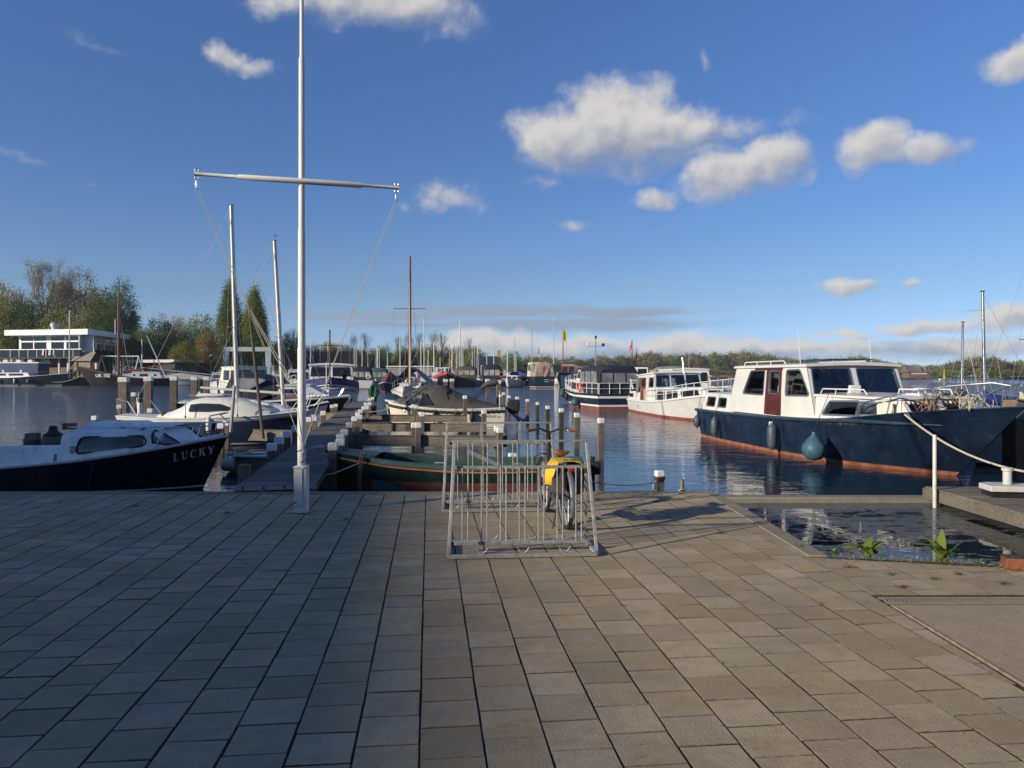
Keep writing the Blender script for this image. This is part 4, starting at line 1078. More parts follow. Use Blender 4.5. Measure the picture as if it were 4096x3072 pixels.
# ================================================================== LUCKY: small black cabin boat in the shade at the quay
def lucky():
    f = Fr((-11.9, 14.75), (-5.64, 14.75)); b = f.root('cabin_boat', 'small black cabin boat with grubby white cabin, LUCKY on its bow, moored at the quay', 'boat')
    X = lambda wx: wx - f.o.x
    h = Hull(b, (X(-11.9), X(-11.85)), (X(-5.62), X(-6.12)), 1.12, [(0, .60), (.35, .55), (.6, .66), (.8, .83), (1, 1.06)], [(0, .86), (.35, 1), (.6, .99), (.8, .82), (.9, .56), (.96, .30), (1, .0)],
             [(0, .86), (.5, .8), (.8, .5), (1, .2)], bands=[(.0, 1), (.05, 1), (.085, 2)], mats=[M_black, M_black, M_white2], nt=60)
    h.rail(mat('grubby_white_rail', (.50, .48, .44), .6, var=.15, vscale=5, dirt=(.12, .1, .08), damt=.6), .028, -.012, .004, 'gunwale_rail')
    h.deck(M_wht := mat('grubby_white_cabin', (.80, .79, .76), .5, var=.08, vscale=2.5, dirt=(.20, .19, .17), dscale=2.4, damt=.65, bump=.1, bscale=12), .004, .30, .99, .05)
    # cabin: one rounded shell, cross sections from aft to the sloping front
    yl = -.80
    xa = f.loc('A2', 690, 700, yl)[0]; xf1 = f.loc('A2', 1640, 600, yl)[0]; xf2 = f.loc('A2', 1960, 740, -.5)[0] + .25
    def ring(x, zt, w, zb, q=.75):
        rr = []
        for (u, v) in ((-1, 0), (-.985, .35), (-.95, .7), (-.90, .9), (-.80, 1.0), (-.4, 1.05), (0, 1.07), (.4, 1.05), (.80, 1.0), (.90, .9), (.95, .7), (.985, .35), (1, 0)): rr.append(Vector((x, u * w, zb + (zt - zb) * v)))
        return rr
    zd = lambda x: h.sh(h.t_of(x)) - .02
    zr = f.loc('A2', 1000, 620, -.6)[1]
    prof = [(xa, zr - .02, .90), (xa + .3, zr + .02, .91), (xa + 1.0, zr + .05, .91), (xa + 1.8, zr + .05, .88), (xf1 - .1, zr + .04, .80), (xf1 + .16, zr - .03, .74), (xf1 + .36, zr - .16, .66), (xf1 + .54, zr - .30, .56), (xf2 + .02, zd(xf2) + .02, .40)]
    prof = [(x, z, min(w, h.half(h.t_of(x), h.sh(h.t_of(x))) - .13)) for x, z, w in prof]
    mb = MB(); mb.loft([ring(x, z, w, zd(x)) for x, z, w in prof], False, True, True)
    mb.build('cabin', M_wht, b, smooth=50)
    def side(x, z, o=0.0):
        w = np.interp(x, [p[0] for p in prof], [p[2] for p in prof]); zt = np.interp(x, [p[0] for p in prof], [p[1] for p in prof]); q = (z - zd(x)) / (zt - zd(x))
        return Vector((x, -(w * np.interp(q, [0, .35, .7, .9, 1], [1, .985, .95, .90, .80])) - o, z))
    wp = f.pts('A2', [(850, 870), (890, 690), (1560, 680), (1590, 760), (1540, 790)], -.86)
    for s_ in (1, -1):
        surf_win(b, wp, lambda a, c_, o: (lambda p: Vector((p.x, p.y * s_, p.z)))(side(a, c_, o)), M_glass_d, M_rubber, .02, .10)
    # front side window set in the sloping front corner
    SEC = [(-1, 0), (-.985, .35), (-.95, .7), (-.90, .9), (-.80, 1.0), (-.4, 1.05)]
    def shell(x, q, s_, o):
        zt = np.interp(x, [p[0] for p in prof], [p[1] for p in prof]); w = np.interp(x, [p[0] for p in prof], [p[2] for p in prof]); zb = zd(x)
        u = np.interp(q, range(6), [c_[0] for c_ in SEC]); v_ = np.interp(q, range(6), [c_[1] for c_ in SEC])
        return Vector((x + o * .5, s_ * (-u * w + o), zb + (zt - zb) * v_ + o * .4))
    for s_ in (1, -1):
        qs = [(xf1 + .04, 1.0), (xf1 + .02, 2.2), (xf1 + .05, 3.2), (xf1 + .20, 3.6), (xf1 + .38, 3.2), (xf1 + .50, 1.9), (xf1 + .46, 1.2), (xf1 + .25, .9)]
        w_ = MB().loft([[shell(x, q, s_, .008) for x, q in qs], [shell(x, q, s_, .018) for x, q in qs]]).build('window', mat('hazy_window', (.16, .18, .20), .12, var=.3, vscale=2, spec=.8), b, smooth=0)
        MB().tube([shell(x, q, s_, .02) for x, q in qs], .017, 6, closed=True).build('frame', M_rubber, w_)
    # roof hatch, handrails, lashing, cockpit coaming
    MB().loft([[(xa + .15, -.42, zr + .05), (xa + .15, .42, zr + .05), (xa + 1.15, .42, zr + .06), (xa + 1.15, -.42, zr + .06)], [(xa + .22, -.38, zr + .15), (xa + .22, .38, zr + .15), (xa + 1.08, .38, zr + .15), (xa + 1.08, -.38, zr + .15)]]).build('roof_hatch', M_wht, b, bevel=.02)
    MB().loft([[(xa + 1.25, -.36, zr + .06), (xa + 1.25, .36, zr + .06), (xa + 1.8, .36, zr + .07), (xa + 1.8, -.36, zr + .07)], [(xa + 1.3, -.3, zr + .12), (xa + 1.3, .3, zr + .12), (xa + 1.75, .3, zr + .11), (xa + 1.75, -.3, zr + .11)]]).build('roof_hatch', M_wht, b, bevel=.02)
    for y in (-.66, .66):
        MB().tube([(xa + .02, y, zr + .075), (xa + 2.25, y, zr + .085)], .014, 8).build('grab_rail', M_alu, b)
    MB().box((xa + .02, -.60, zr + .09), (.24, .10, .12)).build('rusty_lamp_box', mat('rusty_metal', (.22, .10, .06), .85, var=.4, vscale=10, dirt=(.5, .48, .44), damt=.6), b, bevel=.01)
    MB().tube([(xa + 1.05, -.66, zr + .09), (xa + 1.03, -.80, zr - .1), (xa + .88, -.90, zr - .45), (xa + .72, -1.05, .64), (xa + .70, -1.14, .3), (xa + .70, -1.15, -.3)], .011, 6).build('lashing', M_rope_d, b)
    MB().tube([(xa + 1.08, -.67, zr + .08), (xa + 1.15, -.70, zr + .0), (xa + 1.35, -.71, zr - .02), (xa + 1.48, -.67, zr + .06)], .011, 6).build('lashing', M_rope_d, b)
    for s_ in (-1, 1):
        rings = []
        for t in np.linspace(0, h.t_of(xa + .06), 10):
            e = h.pt(t, h.sh(t), s_); z1 = zr - .42 + .05 * (t - .2)
            rings.append([Vector((e.x, e.y - s_ * .10, e.z - .02)), Vector((e.x, e.y - s_ * .15, z1)), Vector((e.x, e.y - s_ * .24, z1)), Vector((e.x, e.y - s_ * .26, .1))])
        MB().loft(rings, False, False, False).build('cockpit_coaming', M_wht, b, smooth=40)
    MB().box(((h.xs[0] + xa) / 2, 0, .12), (xa - h.xs[0], 1.7, .06)).build('cockpit_floor', M_wht, b)
    # name on the bow, both sides: slanted serif capitals laid on the flare
    M_let = mat('pale_lettering', (.55, .57, .60), .5, var=.1)
    def letters(s_):
        strokes = {  # polygons on a 1 x 1 cell
            'L': [[(.02, 0), (.66, 0), (.72, .26), (.66, .26), (.56, .08), (.34, .08), (.34, .93), (.46, .95), (.46, 1), (.02, 1), (.02, .95), (.14, .93), (.14, .07), (.02, .05)]],
            'U': [[(.0, 1), (.0, .95), (.10, .93), (.10, .30), (.18, .08), (.40, -.02), (.62, .08), (.70, .30), (.70, .93), (.58, .95), (.58, 1), (.88, 1), (.88, .95), (.77, .93), (.77, .26), (.68, .02), (.62, .09), (.60, .30), (.52, .12), (.40, .07), (.34, .14), (.30, .32), (.30, .93), (.42, .95), (.42, 1)]],
            'C': [[(.78, .70), (.73, .70), (.62, .90), (.46, .95), (.32, .84), (.26, .5), (.32, .18), (.46, .06), (.62, .10), (.76, .28), (.80, .25), (.66, .04), (.44, -.02), (.20, .08), (.05, .34), (.05, .66), (.20, .92), (.44, 1.02), (.62, .98), (.72, 1.0), (.76, 1.0)]],
            'K': [[(.02, 1), (.02, .95), (.13, .93), (.13, .07), (.02, .05), (.02, 0), (.44, 0), (.44, .05), (.33, .07), (.33, .42), (.42, .52), (.62, .07), (.54, .05), (.54, 0), (.92, 0), (.92, .05), (.84, .07), (.56, .66), (.74, .90), (.88, .95), (.88, 1), (.56, 1), (.56, .95), (.63, .92), (.33, .52), (.33, .93), (.44, .95), (.44, 1)]],
            'Y': [[(.0, 1), (.0, .95), (.07, .93), (.34, .45), (.34, .07), (.22, .05), (.22, 0), (.66, 0), (.66, .05), (.54, .07), (.54, .46), (.78, .92), (.88, .95), (.88, 1), (.58, 1), (.58, .95), (.70, .92), (.50, .56), (.30, .92), (.40, .95), (.40, 1)]]}
        x0 = f.loc(None, 676, 1830, -.72)[0]; wpitch = .128; hh = .155
        for k, ch in enumerate('LUCKY'):
            for poly in strokes[ch]:
                mb = MB(); pts = []
                for (u, v) in poly:
                    xx = x0 + k * wpitch + (u * .86 + v * .22) * wpitch; t = h.t_of(xx)
                    zz = h.sh(t) - .30 + v * hh + .0
                    for _ in range(3):
                        t = min(.985, max(0, (xx - h.x(0, zz)) / (h.x(1, zz) - h.x(0, zz))))
                    pts.append((h.pt(t, zz, s_), s_))
                mb.loft([[p + Vector((.001, s_ * .006, 0)) for p, _ in pts], [p + Vector((.004, s_ * .012, 0)) for p, _ in pts]], True, False, False)
                bmx = bmesh.new(); vs_ = [bmx.verts.new(p + Vector((.004, s_ * .012, 0))) for p, _ in pts]
                es = [bmx.edges.new((vs_[i], vs_[(i + 1) % len(vs_)])) for i in range(len(vs_))]
                bmesh.ops.triangle_fill(bmx, use_beauty=True, edges=es); me = bpy.data.meshes.new('letter'); bmx.to_mesh(me); bmx.free(); me.materials.append(M_let)
                mobj('letter', me, h.obj)
    letters(-1)
    # bow pulpit
    xp = f.loc('A4', 100, 640, -.4)[0]
    bx = h.xb[0]; zb_ = h.sh(1)
    for s_ in (-1, 1):
        base = f.loc('A2', 1690, 850, -.85)
        MB().tube([(base[0], s_ * .80, zd(base[0]) + .03), (base[0] + .12, s_ * .78, zd(base[0]) + .28), (base[0] + .30, s_ * .72, zd(base[0]) + .43), (base[0] + .9, s_ * .52, zb_ + .22), (bx - .25, s_ * .24, zb_ + .40), (bx - .02, s_ * .06, zb_ + .45)], .0125, 8).build('pulpit_rail', M_steel, b)
        for xx, yy in ((base[0] + .62, .60), (bx - .45, .30)):
            z_ = np.interp(xx, [base[0] + .3, base[0] + .9, bx - .25], [zd(base[0]) + .43, zb_ + .22, zb_ + .40])
            MB().tube([(xx - .06, s_ * yy, zd(xx) + .03), (xx + .02, s_ * (yy - .04), z_)], .011, 7).build('pulpit_leg', M_steel, b)
    MB().tube([(bx - .30 + .12 * math.cos(t) * (1 + .05 * t), .1 * math.sin(t), zb_ + .02 + .006 * t) for t in np.linspace(0, 14, 46)], .012, 5).build('coiled_rope', mat('brown_rope', (.22, .12, .08), .9, var=.2), b)
    MB().tube([(bx - .08, 0, zb_ + .03), (bx + .06, -.05, zb_ - .1), (bx + .25, -.3, zb_ - .6), (bx + .5, -1.0, .62)], .010, 5).build('mooring_line', mat('brown_rope', (.22, .12, .08), .9, var=.2), b)
    for px in (310, 495): 
        p = f.loc('A2', px, 1005, -1.0); MB().tube([(p[0] - .05, -.98, p[1] - .02), (p[0] - .04, -.98, p[1] + .05), (p[0] + .04, -.98, p[1] + .05), (p[0] + .05, -.98, p[1] - .02)], .014, 6).build('cleat', M_rubber if px == 310 else M_alu, b)
    c_ = side(xa + .28, zr - .33, .003); MB().box(c_, (.17, .006, .14)).build('sticker', mat('faded_sticker', (.30, .32, .34), .6, var=.3, vscale=18), b)
lucky()
# two old posts with a rope and a worn rubber cap behind it
v = at(131, 1732, 16.6); a_ = post((v.x, v.y), v.z, .24, 'weathered pile with rope turns behind the black cabin boat', group=None, cap=False); MB().tube([(.17 * math.cos(t), .17 * math.sin(t), v.z - .12 - .008 * t) for t in np.linspace(0, 20, 60)], .02, 6).build('rope_turns', mat('old_grey_rope', (.14, .11, .08), .9, var=.3), a_)
v = at(213, 1718, 16.6); p_ = empty('mooring_post', (v.x, v.y, 0), 0, 'round pile with a black rubber hat behind the black cabin boat', 'post')
MB().lathe([(.21, -1.4), (.21, v.z - .15)], n=16).build('pile', M_post, p_); MB().lathe([(.0, v.z - .14), (.21, v.z - .15), (.2, v.z - .11), (.10, v.z - .04), (.085, v.z + .06), (.05, v.z + .085), (0, v.z + .09)], n=16).build('rubber_hat', M_rubber, p_)

# ================================================================== grey inflatable dinghy
def dinghy():
    f = Fr((-6.55, 17.6), (-4.55, 17.35)); b = f.root('inflatable_dinghy', 'grey inflatable dinghy with paddles lying beside the jetty', 'dinghy')
    M_pvc = mat('grey_dinghy_rubber', (.27, .27, .26), .55, var=.1, vscale=4, dirt=(.12, .11, .1), damt=.5)
    L = f.L
    pts = []
    for t in np.linspace(0, 1, 27):
        s_ = 1
        if t < .38: x = -L / 2 + (t / .38) * L * .75; y = .52; z = .20 + .12 * max(0, (t / .38) - .6)
        elif t > .62: x = -L / 2 + ((1 - t) / .38) * L * .75; y = -.52; z = .20 + .12 * max(0, ((1 - t) / .38) - .6)
        else: a = (t - .38) / .24 * math.pi; x = L * .25 + math.sin(a) * L * .28; y = .52 * math.cos(a); z = .25 + .16 * math.sin(a)
        pts.append((x, y, z))
    rs = [.10 + .12 * min(1, 6 * t * (1 - t) + .25) for t in np.linspace(0, 1, 27)]
    MB().tube(pts, rs, 14).build('tube', M_pvc, b, smooth=70)
    MB().box((-.15, 0, .08), (L * .85, .85, .05)).build('floor', M_pvc, b)
    MB().box((-L / 2 + .18, 0, .24), (.05, .86, .34)).build('transom', mat('pale_board', (.45, .44, .42), .6), b)
    MB().box((.1, 0, .27), (.22, .9, .04)).build('seat', M_rubber, b)
    for y in (-.40, .42):
        o = MB().tube([(-.95, y, .36), (.55, y * .8, .45)], .018, 7).build('paddle', M_alu, b); MB().box((.66, y * .78, .455), (.34, .14, .018)).build('blade', M_rubber, o, bevel=.006)
    MB().box((-L / 2 - .02, -.12, .24), (.16, .2, .42)).build('outboard_bracket', M_galv, b, bevel=.02)
dinghy()

# ================================================================== green open boat behind the racks
def green_boat():
    M_gr = mat('dark_green_hull_paint', (.007, .027, .019), .4, var=.3, vscale=2.2, dirt=(.03, .06, .045), damt=.4, coat=.15)  # hull and deck greens darkened to stand for shade on the boat
    M_gr2 = mat('faded_green_deck_paint', (.036, .082, .066), .55, var=.15, vscale=3, dirt=(.03, .06, .05), damt=.4)
    f = Fr((1.32, 13.75), (-3.5, 13.95)); b = f.root('open_boat', 'dark green open boat with red bottom and orange rubbing strip, moored along the quay', 'boat')
    L = f.L
    h = Hull(b, (-L / 2, -L / 2 + .04), (L / 2, L / 2 - .36), .85, [(0, .66), (.4, .63), (.7, .70), (.9, .80), (1, .86)], [(0, .84), (.35, 1), (.65, .93), (.85, .62), (.95, .32), (1, .06)], [(0, .84), (.5, .78), (.8, .5), (1, .15)], bands=[(.0, 1), (.36, 1)], mats=[M_gr, mat('shade_dark_red_bottom', (.13, .042, .028), .75, var=.3, dirt=(.07, .05, .035), damt=.5)], zb=-.25)  # red bottom darkened the same way, shade put into its colour
    h.rail(mat('orange_brown_strip', (.36, .13, .06), .6, var=.2, vscale=6), .020, -.085, .006, 'rubbing_strip')
    for s_ in (1, -1):
        rings = []
        for t in np.linspace(0, .80, 22):
            e = h.pt(t, h.sh(t), s_); rings.append([e + Vector((0, s_ * .012, -.05)), e + Vector((0, s_ * .012, .015)), e + Vector((0, -s_ * .16, .02)), e + Vector((0, -s_ * .165, -.03)), Vector((e.x, e.y - s_ * .13, e.z - .14)), Vector((e.x, e.y - s_ * .15, .12))])
        MB().loft(rings, False, False, False).build('side_deck', M_gr2, b, smooth=40)
    h.deck(M_gr2, .012, .79, .995, .05, 'foredeck')
    MB().box((-.25, 0, .12), (L * .80, 1.2, .05)).build('floor', M_gr, b)
    xb_ = h.x(.79, .6); MB().box((xb_ - .02, 0, .42), (.04, .86, .40)).build('bulkhead', M_gr, b)
    MB().box((-L / 2 + .55, 0, .34), (.9, 1.35, .06)).build('stern_seat', M_gr, b); MB().box((.35, 0, .33), (.26, 1.35, .05)).build('thwart', M_gr, b)
    MB().bar((-.9, .45, .62), (-.35, .55, .88), .05, .07).build('tiller', M_galv, b)
    for xx in (.2, -1.2): 
        p = h.pt(h.t_of(xx), h.sh(h.t_of(xx)), 1); MB().tube([p + Vector((-.09, -.08, .05)), p + Vector((-.04, -.08, .055)), p + Vector((.04, -.08, .055)), p + Vector((.09, -.08, .05))], .012, 6).build('cleat', M_galv, b)
    xf = L / 2 - .9; p = h.pt(h.t_of(xf), h.sh(h.t_of(xf)), 1)
    for k in range(2): MB().tube([p + Vector((.10 + .05 * k, -.15, .02)), p + Vector((.06 + .05 * k, -.05, .12)), p + Vector((.08 + .04 * k, .06, .0)), p + Vector((.10 + .04 * k, .07, -.3)), p + Vector((.10 + .04 * k, .03, -.75))], .013, 7).build('hanging_hose', mat('brown_rope', (.22, .12, .08), .9, var=.2), b)
    for k in range(3): MB().tube([(xf + .55 + .13 * math.cos(t) + .05 * k, .0 + .11 * math.sin(t) + .05 * k, h.sh(.9) + .07 + .05 * math.sin(t * 1.5 + k)) for t in np.linspace(0, 6.28, 20)], .009, 5).build('rope_coil', M_rope_d, b)
    MB().tube([(-L / 2 + .5 + .3 * math.cos(t), .30 + .22 * math.sin(t), .40 + .012 * t) for t in np.linspace(0, 18, 60)], .022, 6).build('rope_coil', M_rope, b)
    MB().tube([(xf + .1, .62, .68), (xf + .5, .85, .52), (xf + 1.0, 1.0, .45), (xf + 1.45, 1.25, .42)], .010, 5).build('mooring_line', M_rope, b)
    # small outboard at the stern
    ob = MB(); ob.loft([[(-L / 2 - .18 + x, y, z) for x, y in ((-.13, -.09), (.12, -.09), (.12, .09), (-.13, .09))] for z in (.42, .66)] ); o = ob.build('outboard_motor', M_rubber, b, bevel=.04); MB().box((-L / 2 - .16, 0, .35), (.1, .08, .8)).build('leg', M_rubber, o, bevel=.02)
    bf = MB().lathe([(0, -.15), (.10, -.135), (.14, -.06), (.15, 0), (.14, .06), (.10, .135), (.03, .16), (0, .17)], (0, 0, 0), 18, (1, .1, .05)).build('fender', mat('royal_blue_fender', (.012, .045, .22), .35, var=.2, vscale=4, dirt=(.05, .09, .2), damt=.4), smooth=60)
    q = hit(1338, 1927, ZW + .12); bf.location = (q.x, q.y, q.z); tag(bf, 'royal blue oval fender floating under the bow of the green boat', 'fender')
green_boat()

# ================================================================== white sloop with charcoal cover, and the one behind it
def sloop(stern, bow, name_txt, label, hullm, k):
    f = Fr(stern, bow); b = f.root('sloop', label, 'boat', 'covered motor sloops'); L = f.L
    h = Hull(b, (-L / 2, -L / 2 + .05), (L / 2, L / 2 - .16), 1.05, [(0, .86), (.4, .80), (.75, .90), (1, 1.06)], [(0, .80), (.3, .97), (.55, 1), (.8, .80), (.94, .45), (1, .10)], [(0, .9), (.5, .86), (.85, .62), (1, .3)], bands=[(.0, 1), (.05, 0), (.075, 2), (.085, 0)], mats=[hullm, M_rubber, M_rubber])
    h.rail(M_white2, .028, .02, .0, 'gunwale')
    # the thick laid rope round the gunwale: two twisted strands
    for s_ in (1, -1):
        e = h.edge(s_, -.10, .035, 0, .995, 90)
        for ph in (0, math.pi):
            MB().tube([p + Vector((0, math.cos(i * 1.05 + ph) * .026 * 1, math.sin(i * 1.05 + ph) * .026)) for i, p in enumerate(e)], .042, 7).build('fender_rope', mat('black_laid_rope', (.022, .021, .020), .85, var=.3, vscale=30, bump=.6, bscale=80), b)
    h.deck(M_white2, .0, .72, .99, .05, 'foredeck')
    # cover: sections of stretched canvas from windscreen to stern
    def sec(x, zt, w, zb): return [Vector((x, u * w, zb + (zt - zb) * v)) for u, v in ((-1, 0), (-.93, .34), (-.72, .74), (-.30, .97), (0, 1.0), (.30, .97), (.72, .74), (.93, .34), (1, 0))]
    def sh(x): return h.sh(h.t_of(x)) + .03
    def hw(x): return h.half(h.t_of(x), h.sh(h.t_of(x)))
    xs_ = [(-L * .485, .05, .93), (-L * .30, .28, .99), (-L * .12, .62, 1.0), (L * .02, .96, 1.0), (L * .10, .98, 1.0), (L * .16, .86, .98), (L * .185, .82, .97)]
    MB().loft([sec(x, sh(x) + z, hw(x) * w, sh(x)) for x, z, w in xs_], False, False, False).build('cover', M_canvas_b, b, smooth=60)
    # windscreen part with a clear pane each side
    xw0, xw1 = L * .185, L * .40
    MB().loft([sec(L * .185, sh(L * .185) + .82, hw(L * .185) * .97, sh(L * .185)), sec(L * .30, sh(L * .30) + .42, hw(L * .30) * .93, sh(L * .30)), sec(xw1, sh(xw1) + .06, hw(xw1) * .86, sh(xw1) - .02)], False, False, False).build('windscreen_cover', M_canvas_b, b, smooth=60)
    for s_ in (1, -1):
        q = [Vector((x, s_ * y, z)) for x, y, z in ((L * .085, hw(L * .1) * .985, sh(L * .1) + .13), (L * .17, hw(L * .17) * .86, sh(L * .17) + .62), (L * .225, hw(L * .22) * .86, sh(L * .2) + .50), (L * .345, hw(L * .34) * .955, sh(L * .34) + .05), (L * .20, hw(L * .2) * 1.0, sh(L * .2) + .09))]
        cc = sum(q, Vector()) / 5
        pn = MB().loft([[p + Vector((0, s_ * .035, .02)) for p in q], [p + Vector((0, s_ * .05, .025)) for p in q]]).build('window', M_glass_d, b, smooth=0)
        MB().tube([p + Vector((0, s_ * .045, .022)) for p in q], .016, 6, closed=True).build('hem', M_rubber, pn)
    zx = L * .02; z0 = sh(zx) + .97
    MB().tube([(zx, 0, z0 + .01), (zx - .08, .35 * 1.0, z0 - .04), (zx - .2, .78, z0 - .33), (zx - .42, .98, sh(zx) + .10), (zx - .5, 1.02, sh(zx) + .02)], .022, 6).build('zip_seam', M_rubber, b)
    MB().tube([(zx, 0, z0 + .01), (zx - .08, -.35, z0 - .04), (zx - .2, -.78, z0 - .33), (zx - .42, -.98, sh(zx) + .10)], .022, 6).build('zip_seam', M_rubber, b)
    MB().loft([[(-L * .10, .66, sh(0) + .50), (-L * .05, .70, sh(0) + .48), (-L * .075, .62, sh(0) + .60)], [(-L * .115, .80, sh(0) + .44), (-L * .04, .82, sh(0) + .43), (-L * .078, .78, sh(0) + .52)]]).build('vent_flap', M_canvas_b, b)
    if k == 0:
        ob = MB()
        ob.loft([[(-L / 2 - .30 + a, y, z) for a, y in ((-w * .55, -.19), (w * .6, -.17), (w * .6, .17), (-w * .55, .19))] for z, w in ((.62, .34), (.80, .46), (1.08, .50), (1.22, .36))])
        o = ob.build('outboard_motor', mat('black_motor_cover', (.015, .015, .017), .45, var=.3, vscale=5, bump=.2, bscale=8), b, bevel=.05, seg=3)
        MB().loft([[(-L / 2 - .35, -.06, .62), (-L / 2 - .15, -.06, .62), (-L / 2 - .15, .06, .62), (-L / 2 - .35, .06, .62)], [(-L / 2 - .72, -.05, .34), (-L / 2 - .52, -.05, .26), (-L / 2 - .52, .05, .26), (-L / 2 - .72, .05, .34)]]).build('leg', mat('grey_motor_leg', (.25, .26, .27), .4, var=.1), o, bevel=.02)
        MB().lathe([(.0, -.16), (.06, -.12), (.07, .05), (.03, .14)], (-L / 2 - .80, 0, .36), 12, (-.8, 0, .5)).build('gearcase', mat('grey_motor_leg', (.25, .26, .27), .4), o)
        for a in (0, 2.1, 4.2): MB().box((-L / 2 - .92, .09 * math.cos(a), .46 + .09 * math.sin(a)), (.02, .08, .10), R(20)).build('propeller_blade', M_rubber, o)
        # stern arch under its cover with black lines down to the gunwale
        tp = f.loc('A6', 1760, 200, 0.0); MB().tube([(tp[0] + .45, .0, tp[1] - .22), (tp[0] + .2, 0, tp[1] - .06), (tp[0], 0, tp[1]), (tp[0] - .28, 0, tp[1] + .05)], [.07, .12, .16, .12], 10).build('folded_bimini', M_canvas_g if 0 else M_canvas_b, b, smooth=70)
        for y, dx in ((.9, 0.0), (.9, .16), (-.9, 0.0), (-.9, .16)):
            MB().tube([(tp[0] + .1 - dx, y * .12, tp[1] - .04), (tp[0] + 1.15 - dx, y, .96)], .012, 6).build('bimini_strut', M_rubber, b)
        fender(b, (.35, 1.13, .74), .085, .46, M_rubber, (.35, 1.05, .9)); fender(b, (-.55, 1.12, .72), .17, .3, mat('dark_green_fender', (.012, .05, .035), .45, var=.2), (-.55, 1.04, .88), ball=True); fender(b, (-1.25, 1.12, .70), .11, .42, M_rubber, (-1.25, 1.04, .88))
        text('MAXIMA 490', .105, mat('grey_lettering', (.12, .12, .13), .5), h.obj, h.pt(.12, .56, 1) + Vector((0, .09, 0)), (R(90), 0, R(180) + .10), shear=.2)
        e = h.pt(.84, .74, 1); MB().lathe([(.07, 0), (.05, .012), (0, .014)], e, 12, (0.2, 1, 0)).build('bow_eye', M_steel, b)
        MB().tube([(-L * .46, .95, .9), (-L * .46, .95, 1.6)], .016, 6).build('flag_staff', M_white2, b)
        MB().tube(sag((-L / 2 + .1, .6, .95), (-L / 2 - .95, -.4, .93), .08), .012, 5).build('mooring_line', M_rope, b)
        MB().tube(sag((L / 2 - .1, 0, .85), (L / 2 + 1.5, .2, .72), .12), .012, 5).build('mooring_line', M_rope, b)
    return f
sloop((-.22, 32.4), (-5.42, 32.9), 'MAXIMA', 'white motor sloop under a charcoal cover with black rope fendering, right of the jetty', M_cream, 0)
sloop((-.9, 35.6), (-6.1, 36.0), '', 'grey motor sloop under a charcoal cover, mostly hidden behind the white sloop', mat('grey_gelcoat', (.26, .28, .27), .35, var=.1), 1)

# ================================================================== navy sailing boat (Caelum) and the smaller one behind it
def sail_rig(b, xm, zd, ztop, xbow, zbow, xstern, zstern, m_mast, hb, spreader=.6, boom=None, r=.055, lean=0.0, ring=True, wire=.005):
    mst = MB().tube([(xm, 0, zd), (xm + lean * .5, 0, (zd + ztop) / 2), (xm + lean, 0, ztop)], [r, r * .95, r * .75], 12).build('mast', m_mast, b)
    t_ = (xm + lean, 0, ztop - .05); sp = zd + (ztop - zd) * spreader; xs_ = xm + lean * spreader
    stay(b, [t_, (xbow, 0, zbow)], wire, name='forestay'); stay(b, [t_, (xstern, 0, zstern)], wire, name='backstay')
    for s_ in (1, -1):
        if spreader < 1: MB().tube([(xs_, 0, sp), (xs_ - .05, s_ * hb * .55, sp + .02)], .012, 6).build('spreader', m_mast, mst)
        stay(b, [t_, (xs_ - .05, s_ * hb * .55, sp + .02), (xm - .1, s_ * hb, zd - .05)], wire, name='shroud'); stay(b, [(xs_, 0, sp), (xm + .05, s_ * hb * .95, zd - .05)], wire, name='shroud')
    MB().box((xm + lean, 0, ztop + .01), (r * 2.6, .04, .04)).build('masthead', M_rubber, mst)
    stay(b, [(xm + lean + .06, .02, ztop - .02), (xm + .08, .02, zd + .3)], .006, mat('blue_black_halyard', (.02, .04, .09), .8), 'halyard'); stay(b, [(xm + lean - .07, -.02, ztop - .02), (xm - .09, -.02, zd + .3)], .006, M_rope, 'halyard')
    if boom: MB().tube([(xm, 0, boom[1]), (boom[0], 0, boom[2])], boom[3], 9).build('boom', m_mast, b)
    return mst
